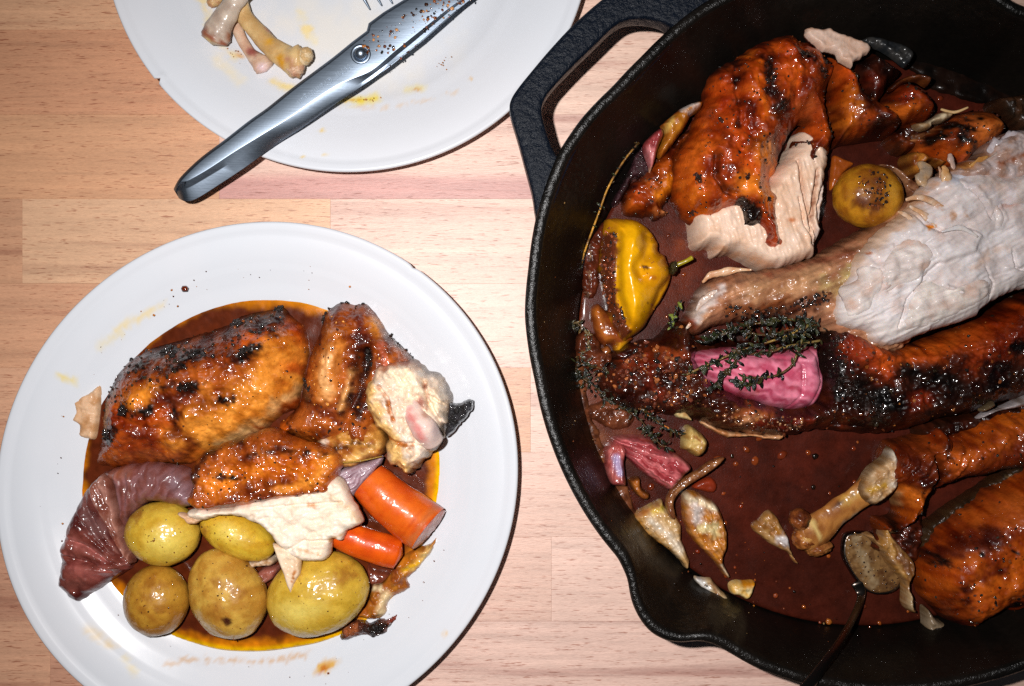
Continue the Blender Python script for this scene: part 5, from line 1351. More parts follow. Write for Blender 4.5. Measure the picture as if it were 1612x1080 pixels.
def fibre(C, U, V, d, H):
    a = math.radians(-28)
    f1 = .6 * fbm(U, V, 3.2, 3, 91, a, 5.0); f2 = fbm(U, V, 9, 3, 92, a, 5.0); f3 = fbm(U, V, 30, 3, 93)
    C = C * (1 + .13 * f1 + .10 * f2)[:, None]
    t = np.clip(.45 * f3 + .25 * f2 - .12, 0, 1)[:, None]
    C = C * (1 - t) + lin((196, 150, 126)) * t
    e = sstep(6, 0, d + 3 * fbm(U, V, 10, 3, 94))[:, None] * .5
    return C * (1 - e) + lin((206, 164, 124)) * e
br = [(1322, 480), (1330, 455), (1345, 430), (1352, 405), (1370, 385), (1392, 362), (1420, 340), (1440, 322), (1455, 296), (1478, 275), (1505, 268), (1540, 262), (1580, 270), (1620, 262), (1680, 262), (1690, 440), (1640, 452), (1612, 455), (1580, 470), (1552, 488), (1545, 498), (1520, 508), (1480, 520), (1455, 528), (1430, 540), (1408, 545), (1390, 542), (1375, 536), (1368, 522), (1345, 518), (1328, 510), (1322, 496)]
brl = [((196, 140, 96), ('l', [(1440, 326), (1470, 292), (1500, 272)], 3), 6, 6, 8, .7), ((150, 96, 70), ('l', [(1340, 520), (1410, 545), (1500, 516), (1600, 462)], 1.5), 4, 5, 8, .6), ((218, 206, 200), ('l', [(1335, 500), (1400, 525), (1500, 500), (1600, 450)], 12), 16, 6, 16), ((196, 160, 130), ('l', [(1350, 410), (1380, 380), (1440, 330)], 9), 10, 9, 12, .8), ((176, 126, 84), ('l', d3([(690, 290), (760, 300), (900, 380), (960, 390)]), 3), 6, 8, 9, .8), ((200, 120, 20), ('p', d3([(765, 430), (820, 425), (825, 440), (775, 458)])), 1.5, 1, 5),
       ((190, 130, 110), ('l', d3([(1130, 340), (1220, 320)]), 4), 7, 5, 9, .6), ((190, 150, 120), ('l', d3([(1000, 640), (1100, 560), (1180, 530)]), 4), 8, 8, 9, .5), ((170, 100, 60), ('e', *d3([(500, 568)])[0], 4, 3, 0), 2, 2, 5), ((180, 140, 120), ('l', d3([(540, 690), (620, 740)]), 4), 6, 5, 9, .7), ((176, 190, 214), ('l', d3([(920, 190), (1000, 160), (1271, 200)]), 7), 10, 5, 12, .5)]
cr_ = [d3([(440, 560), (450, 690)]), d3([(545, 650), (545, 750), (510, 790), (480, 860)]), d3([(620, 520), (640, 680), (580, 760)]), d3([(740, 720), (670, 800), (650, 860), (630, 940)]), d3([(655, 850), (680, 900)]), d3([(830, 620), (760, 680), (740, 740)]), d3([(760, 520), (850, 450), (960, 440), (1040, 480)]), d3([(800, 590), (870, 650), (880, 730), (930, 760)]),
       d3([(1030, 220), (1110, 300), (1150, 400), (1130, 440)]), d3([(980, 250), (1060, 330), (1090, 400)]), d3([(560, 480), (640, 460), (650, 540)]), d3([(700, 330), (760, 420), (840, 460)]), d3([(1060, 640), (1100, 720), (1090, 800)]), d3([(860, 700), (1000, 620), (1150, 560), (1271, 500)]), d3([(900, 760), (1050, 700), (1271, 640)]), d3([(1200, 560), (1210, 640), (1271, 660)]), d3([(480, 600), (460, 760), (400, 880)])]
slab('breast_meat', br, .034, .0475, w=34, mat='meat', base=(218, 209, 208), base2=(204, 190, 186), csize=22, layers=brl, parent=car, nz=(.0018, 56), nz2=(.0007, 7, -28, 5), step=1.8, zref=.044, key='breast', cfun=fibre, ragged=(1.5, 7),
     groove=[(.0010 + .0010 * (i % 2), c, 1.3 + (i % 3)) for i, c in enumerate(cr_) if i % 3 != 1], bumps=[(.0016, ('p', d3([(760, 520), (850, 450), (960, 440), (1040, 480), (1000, 560), (830, 620)])), 4), (.0018, ('l', d3([(1030, 220), (1110, 300), (1150, 400), (1130, 440)]), 4), 4), (.0015, ('l', d3([(1000, 250), (1070, 330)]), 4), 4), (.0015, ('p', d3([(545, 650), (620, 560), (740, 600), (740, 720), (620, 740), (545, 750)])), 4), (.0016, ('l', d3([(860, 740), (930, 765)]), 3), 3), (-.0012, ('p', d3([(930, 190), (1240, 180), (1271, 330), (1100, 330), (1000, 260)])), 8)])
# torn flakes lying on the breast
bsf = sampler('breast')
for i, fp_ in enumerate([[(370, 740), (440, 700), (450, 640), (520, 640), (545, 660), (542, 750), (505, 790), (480, 850), (400, 890), (375, 830)], [(548, 640), (600, 560), (640, 520), (700, 500), (756, 520), (795, 590), (760, 680), (700, 715), (620, 735), (565, 765), (550, 740)],
        [(565, 785), (650, 745), (735, 728), (668, 800), (646, 860), (626, 940), (560, 955), (490, 900), (512, 810)], [(745, 518), (850, 446), (960, 436), (1040, 478), (1010, 556), (900, 596), (830, 615), (795, 585)], [(685, 800), (762, 705), (870, 745), (1000, 705), (1090, 725), (1075, 800), (960, 865), (800, 935), (655, 955), (660, 870)],
        [(836, 625), (960, 596), (1100, 562), (1188, 560), (1208, 640), (1100, 695), (960, 695), (880, 725), (855, 670)], [(945, 205), (1060, 160), (1200, 180), (1290, 205), (1290, 320), (1130, 335), (1085, 395), (1025, 300), (965, 255)], [(480, 560), (560, 482), (635, 462), (645, 540), (600, 596), (540, 632), (465, 632)],
        [(1105, 425), (1290, 350), (1290, 480), (1150, 540), (1055, 500)], [(1020, 240), (1060, 250), (1120, 320), (1155, 400), (1140, 450), (1110, 440), (1100, 370), (1060, 300)], [(860, 735), (900, 700), (960, 755), (940, 775), (890, 765)], [(1100, 720), (1230, 640), (1290, 620), (1290, 690), (1150, 760), (1090, 790)]]):
    if i not in (0, 1, 4, 6, 9): continue
    q_ = d3(fp_)
    def fl_(C, U, V, d, H, i=i):
        a = math.radians(-34 + 14 * (i % 3))
        C = C * (1 + .16 * fbm(U, V, 3.0, 3, 191 + i, a, 9.0) + .10 * fbm(U, V, 12, 3, 192 + i, a, 3.0))[:, None]
        t = np.clip(.6 * fbm(U, V, 20, 3, 93 + i), 0, 1)[:, None]
        return C * (1 - t) + lin((190, 150, 128)) * t
    slab('meat_flake', q_, .0, .0016, w=30, mat='meat', base=(216 - 3 * (i % 4), 204 - 3 * (i % 4), 198 - 3 * (i % 3)), base2=(204, 190, 184), csize=16, parent=car, step=1.9, nz=(.0004, 14), nz2=(.0004, 5, -34 + 14 * (i % 3), 12), zref=.044, sheet=.0012, ragged=(1.8, 18), seed=60 + i,
         lift=lambda U, V, d: bsf(U, V) - .0006, cfun=fl_)
# torn shreds over the breast
def shr(pts, rad, base=(206, 180, 150), base2=(186, 150, 110), z=.052, z2=None):
    rad = [r * .8 for r in rad]
    rad[0] *= .5; rad[-1] *= .4
    tube('shred', [(p[0], p[1], z - .0012 + (0 if z2 is None else (z2 - z) * i / (len(pts) - 1))) for i, p in enumerate(pts)], rad, mat='wetmeat', base=base, base2=base2, csize=8, parent=car, seg=10, flat=.4, nz=.5, seed=int(pts[0][0]))
shr(e3([(430, 690), (440, 780), (450, 900), (470, 1000)]), [8, 10, 10, 7], (196, 144, 90), (206, 170, 130), .046, .048)
shr(e3([(380, 700), (400, 760), (380, 860)]), [3, 4, 2], (150, 110, 80), (170, 130, 100), .044)
shr(e3([(470, 600), (480, 650), (500, 720)]), [7, 8, 5], (176, 150, 140), (186, 150, 130), .044)
shr(e3([(560, 860), (620, 930), (560, 1020)]), [5, 8, 8], (170, 110, 60), (196, 150, 110), .048)
shr(e3([(760, 580), (850, 540), (950, 480), (1041, 450)]), [9, 15, 15, 9], (180, 168, 170), (196, 184, 186), .044)
shr(e3([(760, 650), (850, 630), (950, 570), (1060, 560)]), [6, 9, 10, 9], (190, 170, 160), (170, 150, 140), .046)
shr(e3([(620, 700), (700, 650), (760, 620)]), [4, 6, 4], (176, 120, 60), (196, 150, 90), .046)
shr(e3([(240, 660), (280, 720), (250, 800), (280, 860)]), [9, 12, 12, 8], (150, 130, 110), (176, 140, 100), .036, .040)
shr(d3([(680, 300), (760, 290), (850, 330), (900, 400)]), [5, 7, 7, 4], (206, 176, 150), (190, 140, 100), .048)
shr(d3([(700, 330), (780, 380), (830, 440)]), [4, 7, 4], (214, 190, 170), (196, 150, 110), .048)
shr(d3([(640, 360), (700, 390), (740, 450)]), [4, 6, 3], (214, 190, 170), (196, 150, 110), .046)
shr(d3([(860, 460), (960, 440), (1040, 485)]), [3, 5, 4], (206, 200, 200), (206, 196, 190), .0525)
shr(d5([(430, 150), (470, 110), (560, 90), (680, 85)]), [4, 6, 7, 4], (206, 170, 136), (186, 130, 90), .030, .034)
shr(d5([(400, 300), (440, 240), (520, 200), (600, 170)]), [4, 7, 7, 4], (206, 196, 190), (180, 150, 130), .032, .037)
shr(d5([(340, 400), (380, 350), (420, 300)]), [3, 5, 4], (206, 190, 170), (180, 130, 100), .028, .031)
slab('loose_skin', d5([(415, 900), (440, 890), (520, 930), (620, 950), (720, 960), (800, 960), (858, 955), (845, 985), (800, 990), (770, 985), (700, 970), (560, 975), (480, 940)]), .0185, .0225, w=5, mat='wetmeat', base=(196, 150, 110), base2=(170, 110, 66), csize=10, parent=car, step=1.6, nz=(.0007, 7), sheet=.0018, ragged=(1.2, 5))
slab('loose_skin', d6([(320, 680), (380, 640), (450, 600), (520, 600), (580, 650), (630, 695), (560, 705), (480, 715), (380, 715)]), .020, .027, w=8, mat='skin', base=(96, 40, 20), base2=(70, 30, 16), csize=10, parent=car, step=1.7, nz=(.0008, 8))

# ---- shallot in the cavity
slab('shallot_half', d5([(370, 540), (420, 510), (520, 495), (640, 490), (760, 500), (880, 500), (980, 490), (1045, 490), (1060, 540), (1068, 600), (1085, 650), (1078, 730), (1050, 790), (1000, 825), (900, 838), (800, 825), (700, 790), (600, 770), (520, 740), (450, 690), (400, 640)]), .016, .0355, w=30, mat='onion', base=(206, 96, 122), base2=(190, 80, 104), csize=22,
     step=1.8, nz=(.0003, 24), groove=[(.0011, d5([(990, 492), (1030, 580), (1040, 680), (985, 815)]), 1.8), (.0008, d5([(880, 500), (935, 600), (930, 740), (860, 832)]), 1.8), (.0008, d5([(430, 560), (640, 540), (900, 560), (1060, 600)]), 2.5)], zref=.028, key='shallot', cfun=fanc(*d5([(200, 560)])[0], 52, (222, 136, 156), (160, 50, 76), k=1.0), hfun=fan(*d5([(200, 560)])[0], 52, .00018),
     layers=[((150, 60, 36), ('l', d5([(620, 720), (700, 740)]), 5), 6, 8, 8), ((150, 40, 50), ('l', d5([(400, 620), (480, 700), (560, 730)]), 6), 8, 6, 10), ((226, 150, 176), ('l', d5([(960, 560), (1040, 620)]), 12), 14, 5, 12, .6), ((120, 50, 30), ('l', d5([(500, 740), (700, 790), (900, 838), (1050, 790), (1085, 650)]), 2.5), 5, 7, 8, .8), ((140, 70, 50), ('l', d5([(420, 510), (700, 490), (1000, 490)]), 5), 8, 8, 9, .7), ((150, 60, 50), ('e', *d5([(880, 700)])[0], 9, 5, 20), 5, 6, 7, .5)],
     label='bright pink shallot half exposed inside the carcass under thyme', cat='shallot')

# ---- yellow chilli pepper
yp = thing('yellow_pepper', 'soft whole yellow pepper with green stem by the left pan wall', 'pepper', 1000, 440, .013)
ypp = e4([(350, 60), (400, 45), (480, 50), (560, 55), (620, 80), (680, 130), (720, 180), (750, 240), (755, 300), (800, 320), (815, 370), (838, 430), (850, 490), (830, 560), (790, 640), (740, 720), (690, 800), (640, 880), (590, 920), (530, 960), (490, 985), (450, 960), (420, 900), (380, 820), (360, 700), (330, 560), (310, 420), (320, 280), (335, 150)])
ypl = [((222, 160, 8), ('l', e4([(560, 150), (540, 300), (480, 500), (540, 700)]), 26), 26, 6, 16), ((206, 140, 10), ('l', e4([(700, 420), (800, 500), (700, 640)]), 10), 12, 6, 12), ((150, 96, 20), ('l', e4([(650, 200), (620, 380), (560, 460)]), 4), 12, 5, 12, .6),
       ((184, 118, 20), ('l', e4([(350, 70), (420, 60), (400, 140)]), 7), 9, 6, 12), ((118, 62, 20), ('l', e4([(740, 300), (810, 350), (800, 380)]), 4), 6, 5, 9), (DRK, ('e', *e4([(615, 436)])[0], 5, 3.6, 0), 2, 2, 5), (DRK, ('e', *e4([(640, 696)])[0], 1.6, 1.6, 0), 1),
       ((170, 100, 20), ('e', *e4([(680, 515)])[0], 5, 3, 0), 3, 3, 6), ((176, 110, 24), ('l', e4([(700, 800), (600, 900)]), 4), 7, 5, 9),
       ((92, 42, 22), ('p', e4([(330, 180), (400, 170), (425, 240), (430, 330), (415, 450), (415, 560), (430, 680), (470, 800), (520, 900), (470, 960), (400, 860), (340, 700), (310, 500), (310, 300)])), 4, 4, 9)]
slab('body', ypp, .014, .037, w=44, mat='pepper', base=(208, 140, 6), base2=(188, 120, 8), csize=26, layers=ypl, parent=yp, step=1.9, nz=(.0012, 34), zref=.026, key='pepper', ragged=(.6, 9),
     groove=[(.0035, e4([(640, 200), (620, 340), (560, 440), (600, 500)]), 9), (.003, e4([(850, 490), (740, 600), (700, 760)]), 6), (.003, e4([(430, 200), (420, 420), (430, 640), (500, 860)]), 5)],
     bumps=[(.003, ('l', e4([(560, 120), (520, 300), (500, 500), (540, 720)]), 14), 26), (.002, ('l', e4([(720, 440), (800, 480)]), 10), 14)])
crumbs('seeds_and_crust', scatter_on('pepper', ('l', e4([(375, 180), (360, 400), (380, 620), (440, 820)]), 9), 190, .7, 2.8, [(110, 50, 26), (70, 30, 16), (150, 76, 40), BLK], 9, power=1.5), 'char', yp, seed=21)
crumbs('specks', scatter_on('pepper', ('l', e4([(700, 300), (750, 500), (700, 700)]), 26), 40, .4, 1.3, [(150, 80, 20), (80, 40, 14)], 10), 'char', yp, seed=22)
tube('stem', [(*e4([(845, 420)])[0], .026), (*e4([(880, 405)])[0], .027), (*e4([(940, 380)])[0], .028), (*T(880, 220, 2.25, [(470, 418)])[0], .029)], [5, 4, 3.4, 3.8], mat='pepper', base=(150, 134, 26), base2=(110, 96, 20), parent=yp, seg=10)
ellipsoid('calyx', *e4([(845, 430)])[0], .0255, 6, 11, .004, 10, 'char', (60, 50, 20), (40, 30, 12), 5, (), (.2, 10), yp)
# brown softened slices left of the pepper
slab('braised_slice', e4([(240, 720), (290, 690), (330, 720), (420, 820), (480, 900), (560, 950), (500, 1010), (440, 1080), (400, 1040), (380, 1000), (330, 1010), (280, 960), (250, 880), (230, 800)]), .0125, .022, w=16, mat='onion', base=(128, 62, 22), base2=(104, 44, 18), csize=14, step=1.8, nz=(.0007, 14), zref=.018,
     layers=[((214, 150, 20), ('l', e4([(480, 1010), (440, 1060)]), 7), 6, 4, 8), ((160, 88, 30), ('l', e4([(270, 740), (310, 850), (350, 950)]), 4), 7, 4, 9)], label='glossy brown braised slice beneath the tip of the yellow pepper', cat='pepper slice')
slab('braised_slice', [(*T(890, 540, 6, [(330, 60)])[0],), (*T(890, 540, 6, [(400, 20)])[0],), (*T(890, 540, 6, [(440, 80)])[0],), (*T(890, 540, 6, [(400, 120)])[0],), (*T(890, 540, 6, [(345, 130)])[0],)], .013, .018, w=5, mat='onion', base=(170, 110, 40), base2=(130, 70, 30), step=1.6, label='narrow tan braised strip below the glossy brown slice', cat='pepper slice')
bp_ = e7([(105, 960), (130, 880), (190, 790), (260, 730), (340, 640), (420, 560), (500, 470), (600, 380), (700, 320), (740, 370), (640, 480), (590, 560), (570, 700), (575, 820), (545, 890), (500, 950), (460, 1010), (500, 1030), (490, 1070), (440, 1100), (380, 1120), (340, 1080), (280, 1090), (200, 1080), (120, 1060)])
slab('chicken_scrap', bp_, .0128, .027, w=20, mat='skin', base=(160, 84, 22), base2=(110, 48, 16), csize=14, step=1.8, nz=(.0014, 14), zref=.020, ragged=(1, 6), key='scrap1',
     layers=[((206, 132, 26), ('l', e7([(500, 780), (440, 860), (400, 930)]), 8), 9, 6, 10), ((190, 96, 30), ('l', e7([(180, 860), (240, 920)]), 12), 12, 6, 10), (DRK, ('l', e7([(420, 590), (560, 470), (680, 350)]), 4), 8, 7, 9), ((196, 140, 90), ('l', e7([(400, 1060), (480, 1040)]), 5), 5, 5, 7), ((90, 36, 40), ('l', e7([(140, 880), (260, 740)]), 4), 7, 5, 8)],
     label='orange brown chicken scrap between the yellow pepper and the quarter', cat='chicken')
crumbs('burnt_bits', scatter_on('scrap1', ('p', bp_), 70, .5, 2.4, CRUMB, 9), 'char', None, 'dark crumbs scattered on the scrap above the yellow pepper', 'crumbs', None, 'stuff', 21)
slab('onion_petal', e7([(295, 450), (340, 400), (400, 345), (440, 330), (462, 380), (440, 440), (410, 520), (390, 600), (365, 670), (345, 700), (330, 640), (300, 560), (285, 500)]), .024, .032, w=9, mat='onion', base=(150, 62, 62), base2=(120, 44, 46), csize=9, step=1.5, nz=(.0007, 8), hfun=fan(*e7([(345, 720)])[0], 26, .0004),
     layers=[((206, 150, 120), ('e', *e7([(345, 690)])[0], 4, 5, 0), 3), ((196, 120, 120), ('l', e7([(330, 520), (350, 630)]), 4), 5, 3, 7)], label='wine red onion sliver on the far left pan wall', cat='onion')
slab('garlic_clove', e7([(440, 300), (470, 270), (560, 190), (640, 140), (720, 108), (795, 105), (780, 160), (740, 190), (680, 230), (680, 250), (640, 330), (590, 400), (540, 470), (480, 540), (440, 580), (410, 560), (415, 520), (450, 430), (465, 370)]), .023, .033, w=11, mat='peel', base=(176, 112, 30), base2=(150, 84, 22), csize=10, step=1.5, nz=(.0006, 9), ragged=(.6, 6),
     layers=[((206, 190, 180), ('l', e7([(600, 185), (680, 150), (720, 150), (680, 215)]), 4), 4, 4, 7), ((150, 70, 30), ('l', e7([(450, 290), (560, 190)]), 4), 5, 4, 7), ((206, 160, 80), ('l', e7([(520, 260), (480, 360)]), 3), 5, 3, 7)], label='amber garlic clove in split skin left of the chicken quarter', cat='garlic')
slab('charred_onion', e7([(230, 480), (290, 460), (320, 600), (350, 720), (330, 800), (250, 760), (190, 780), (150, 860), (60, 1000), (20, 960), (80, 840), (150, 700), (200, 560)]), .0135, .022, w=8, mat='char', base=(36, 22, 22), base2=(56, 30, 34), csize=9, step=1.8, nz=(.0018, 6), label='blackened onion strip on the far left pan wall', cat='burnt onion', ragged=(1, 5))

# ---- red onion wedge, lower left of the pan
ow = thing('red_onion_wedge', 'deep pink onion wedge with ribbed layers at lower left inside the skillet', 'onion', 1020, 730, .013)
slab('layer', d7([(200, 100), (240, 85), (320, 82), (400, 95), (430, 130), (470, 150), (540, 180), (600, 240), (560, 290), (545, 310), (500, 355), (450, 340), (410, 310), (340, 260), (280, 200), (260, 150), (220, 130)]), .015, .0285, w=14, mat='onion', base=(176, 70, 74), base2=(140, 50, 50), csize=12, parent=ow, step=1.5, nz=(.0006, 9), zref=.021,
     hfun=fan(*d7([(150, 80)])[0], 44, .0008), cfun=fanc(*d7([(150, 80)])[0], 40, (214, 120, 122), (120, 34, 40), k=1.0), layers=[((150, 76, 40), ('l', d7([(200, 98), (320, 84), (420, 115), (540, 180), (600, 240)]), 1.6), 3, 2, 6)])
slab('layer', d7([(165, 150), (200, 110), (250, 120), (275, 160), (265, 210), (270, 270), (275, 330), (240, 335), (200, 330), (175, 290), (165, 220)]), .015, .026, w=9, mat='onion', base=(176, 96, 90), base2=(150, 66, 62), csize=10, parent=ow, step=1.5, nz=(.0006, 9), hfun=fan(*d7([(230, 100)])[0], 22, .0006),
     layers=[((160, 140, 170), ('l', d7([(215, 190), (235, 260)]), 6), 5, 3, 6)])
slab('braised_scrap', d7([(285, 300), (340, 290), (350, 340), (390, 370), (380, 400), (340, 395), (300, 350)]), .013, .021, w=6, mat='wetmeat', base=(160, 92, 34), base2=(120, 60, 22), csize=8, step=1.6, nz=(.0009, 7), label='brown scrap inside the curl of the pink onion wedge', cat='onion')
slab('tomato_skin', d7([(600, 340), (640, 300), (700, 290), (730, 330), (710, 370), (650, 360)]), .0128, .017, w=7, mat='onion', base=(130, 44, 20), base2=(104, 34, 16), step=1.7, label='dark red softened scrap right of the pink onion wedge', cat='onion')

# ---- garlic skins and cloves
def peel(lab, pts, z0, z1, base, base2, ang, layers=(), cat='garlic skin', **k):
    tip = max(pts, key=lambda p: p[0] + p[1])
    a = dict(cfun=fanc(tip[0] + 14, tip[1] + 14, 60, (222, 206, 180), base2, k=.38), hfun=fan(tip[0] + 14, tip[1] + 14, 60, .0002), w=9, mat='peel', csize=9, step=1.5, nz=(.0009, 9), nz2=(.0006, 6, ang, 4), ragged=(.8, 5), zref=(z0 + z1) / 2); a.update(k)
    return slab(k.pop('nm', 'garlic_skin') if 'nm' in k else 'garlic_skin', pts, z0, z1, base=base, base2=base2, layers=layers, label=lab, cat=cat, **{q: a[q] for q in a if q != 'nm'})
peel('pale split garlic skin with amber rim, left of a twin skin', d7([(310, 485), (350, 450), (410, 420), (450, 400), (470, 440), (520, 480), (548, 530), (552, 600), (580, 680), (592, 720), (575, 752), (540, 710), (490, 660), (420, 610), (370, 570), (340, 530)]), .0135, .021, (196, 160, 110), (170, 126, 70), 50,
     [((206, 130, 20), ('l', d7([(310, 485), (380, 580), (480, 650)]), 3), 4, 3, 7), ((214, 190, 40), ('l', d7([(400, 450), (460, 430)]), 4), 5, 3, 7), ((214, 200, 180), ('l', d7([(390, 500), (480, 570), (540, 650)]), 6), 7, 3, 7), ((150, 80, 30), ('l', d7([(320, 480), (420, 430)]), 3), 5, 3, 7)])
peel('amber tinted garlic skin with white collar, right of its twin', d7([(555, 380), (600, 360), (660, 380), (720, 420), (745, 460), (765, 520), (780, 580), (775, 650), (760, 710), (790, 780), (775, 795), (740, 750), (700, 700), (640, 640), (590, 580), (560, 500)]), .0135, .0225, (190, 120, 30), (150, 84, 24), 65,
     [((220, 204, 170), ('l', d7([(570, 390), (640, 410), (720, 440)]), 5), 5, 3, 7), ((206, 196, 190), ('l', d7([(610, 440), (620, 480)]), 9), 7, 4, 7), ((214, 196, 140), ('l', d7([(640, 540), (700, 520), (710, 560)]), 6), 6, 4, 7), ((196, 180, 150), ('l', d7([(745, 720), (780, 780)]), 2), 3, 2, 6)])
peel('thin white garlic sliver stuck on the lower pan wall', d7([(615, 790), (650, 795), (700, 800), (740, 850), (800, 910), (858, 972), (820, 955), (770, 920), (720, 885), (660, 850), (625, 820)]), .0175, .0215, (196, 176, 140), (170, 140, 100), 45, [((206, 206, 206), ('l', d7([(630, 800), (680, 845)]), 4), 4, 3, 6), ((120, 70, 30), ('l', d7([(700, 820), (730, 880)]), 3), 4, 3, 6)], w=5)
peel('feathery garlic skin fan floating left of the bare bone', d7([(900, 540), (940, 500), (975, 460), (1010, 465), (1050, 530), (1085, 590), (1095, 650), (1120, 700), (1155, 750), (1110, 710), (1080, 670), (1020, 640), (960, 600)]), .0135, .0185, (170, 130, 76), (140, 90, 40), 50,
     [((206, 204, 206), ('l', d7([(1040, 590), (1080, 620)]), 6), 6, 4, 7), ((150, 96, 20), ('l', d7([(980, 480), (1030, 560)]), 3), 4, 3, 7)], w=6)
slab('garlic_clove', d7([(788, 830), (820, 810), (860, 812), (917, 812), (912, 850), (895, 890), (870, 903), (840, 885), (800, 875)]), .0135, .020, w=8, mat='bone', base=(214, 190, 140), base2=(206, 160, 80), csize=8, step=1.5, nz=(.0006, 7), layers=[((206, 130, 20), ('l', d7([(860, 818), (910, 820)]), 4), 4, 2, 6)], label='cream garlic piece with amber corner near the pouring lip', cat='garlic')
slab('garlic_clove', d7([(560, 60), (590, 30), (640, 60), (680, 110), (665, 165), (625, 190), (580, 160), (555, 150), (556, 100)]), .014, .0265, w=10, mat='bone', base=(196, 166, 100), base2=(160, 120, 60), csize=7, step=1.5, nz=(.0007, 6), layers=[((140, 90, 40), ('l', d7([(600, 80), (640, 110), (630, 170)]), 1), 2, 2, 5)], label='squashed garlic clove at the end of the orange stalk', cat='garlic')
slab('garlic_skin', T(890, 540, 6, [(1030, 660), (1060, 600), (1120, 630), (1170, 680), (1200, 735), (1130, 720), (1070, 710), (1040, 690)]), .020, .0245, w=5, mat='peel', base=(206, 186, 130), base2=(170, 130, 80), csize=7, step=1.4, label='small pale garlic flake above the squashed clove', cat='garlic skin')
# curled onion strip over the skins
slab('onion_strip', d7([(765, 190), (700, 205), (640, 245), (560, 295), (495, 350), (472, 400), (474, 450), (490, 490), (512, 505), (520, 480), (512, 420), (540, 370), (600, 325), (680, 275), (745, 225)]), .0215, .0245, w=5, mat='onion', base=(124, 76, 42), base2=(96, 52, 28), csize=6, step=1.3, nz=(.0005, 6), sheet=.0009, smoothp=True,
     layers=[((160, 110, 70), ('l', d7([(740, 205), (600, 290), (500, 380), (490, 450)]), .8), 2.5, 2, 5)], label='curling brown onion strip looped over the twin garlic skins', cat='onion')

# ---- bare bone with torn end
bn = thing('chicken_bone', 'thick brown shank bone with torn pale meat end, lying in the gravy', 'bone', 1330, 790, .013)
tube('shaft', [(*d8([(225, 440)])[0], .0215), (*d8([(290, 410)])[0], .0215), (*d8([(370, 345)])[0], .0215), (*d8([(450, 285)])[0], .0225), (*d8([(540, 215)])[0], .0235), (*d8([(600, 170)])[0], .024)], [27, 26, 20, 19, 21, 23], mat='bone', base=(170, 112, 54), base2=(140, 84, 38), csize=10, contrast=1.6, parent=bn, seg=26, nz=.10, flat=.55,
     layers=[((196, 150, 66), ('l', d8([(390, 300), (500, 230), (580, 190)]), 4), 6, 5, 8), ((150, 130, 110), ('l', d8([(400, 400), (460, 350)]), 4), 6, 5, 8), ((206, 176, 110), ('l', d8([(255, 380), (290, 440)]), 3), 4, 3, 6), (DRK, ('l', d8([(340, 320), (400, 290), (430, 270)]), 2), 4, 4, 7), ((90, 46, 20), ('l', d8([(340, 440), (300, 480)]), 4), 6, 5, 8)])
ellipsoid('knuckle', *d8([(212, 372)])[0], .0225, 17, 18, .0055, -20, 'bone', (130, 70, 30), (80, 34, 14), 7, [(BLK, ('e', *d8([(238, 378)])[0], 3.5, 8, 0), 3, 3, 5), ((170, 110, 60), ('e', *d8([(215, 420)])[0], 9, 5, 0), 5, 4, 6)], (.09, 16), bn)
ellipsoid('knuckle', *d8([(232, 455)])[0], .0200, 20, 17, .006, 20, 'bone', (160, 96, 44), (110, 56, 22), 7, [((206, 160, 90), ('e', *d8([(235, 440)])[0], 8, 5, 0), 5, 3, 6)], (.09, 16), bn)
ellipsoid('knuckle', *d8([(290, 490)])[0], .0190, 22, 13, .0055, -12, 'bone', (150, 96, 48), (120, 66, 28), 7, (), (.09, 16), bn)
slab('torn_end', d8([(500, 165), (540, 130), (575, 100), (598, 62), (625, 95), (635, 135), (668, 185), (630, 205), (615, 250), (570, 290), (520, 310), (480, 290), (460, 240)]), .0215, .0315, w=14, mat='wetmeat', base=(190, 156, 118), base2=(156, 112, 66), csize=9, parent=bn, step=1.5, nz=(.0010, 9), nz2=(.0009, 7, -38, 4), zref=.026, ragged=(1.2, 5),
     layers=[((206, 190, 170), ('l', d8([(600, 90), (625, 150), (600, 220)]), 5), 6, 5, 8), ((186, 140, 50), ('l', d8([(500, 240), (560, 210)]), 4), 5, 4, 7)])

# ---- spoon
sp_ = thing('spoon', 'steel spoon half sunk in the gravy, bowl full of greasy sauce', 'spoon', 1370, 890, .013)
m, nt, b = nt_new('spoon_steel'); b.inputs['Metallic'].default_value = 1.0; b.inputs['Base Color'].default_value = (.16, .13, .11, 1); b.inputs['Roughness'].default_value = .28
sb = d8([(405, 445), (440, 425), (500, 425), (560, 440), (620, 490), (650, 540), (655, 600), (650, 650), (610, 685), (550, 695), (500, 680), (460, 640), (420, 580), (395, 520)])
slab('bowl', sb, .0150, .0176, w=3, mat='spoon_steel', parent=sp_, step=1.7, nz=(0, 9), zref=.017, sheet=.0012)
slab('sauce_in_bowl', d8([(412, 455), (445, 435), (500, 434), (560, 450), (615, 495), (643, 540), (645, 600), (640, 645), (605, 675), (550, 685), (505, 672), (468, 632), (432, 580), (408, 520)]), .0174, .0186, w=10, mat='gravy', base=(120, 88, 52), base2=(96, 66, 38), csize=7, contrast=2.0, parent=sp_, step=1.6, nz=(.0004, 4), zref=.0178, key='spoons',
     layers=[((150, 130, 100), ('l', d8([(450, 450), (480, 540), (520, 640)]), 5), 8, 8, 7, .7), ((70, 40, 20), ('l', d8([(560, 600), (600, 660)]), 3), 5, 5, 6)])
crumbs('grease_specks', scatter_on('spoons', ('p', sb), 130, .5, 1.8, [(60, 34, 18), (40, 22, 12), (150, 110, 60)], 9), 'gravy', sp_, seed=12, flat=.4)
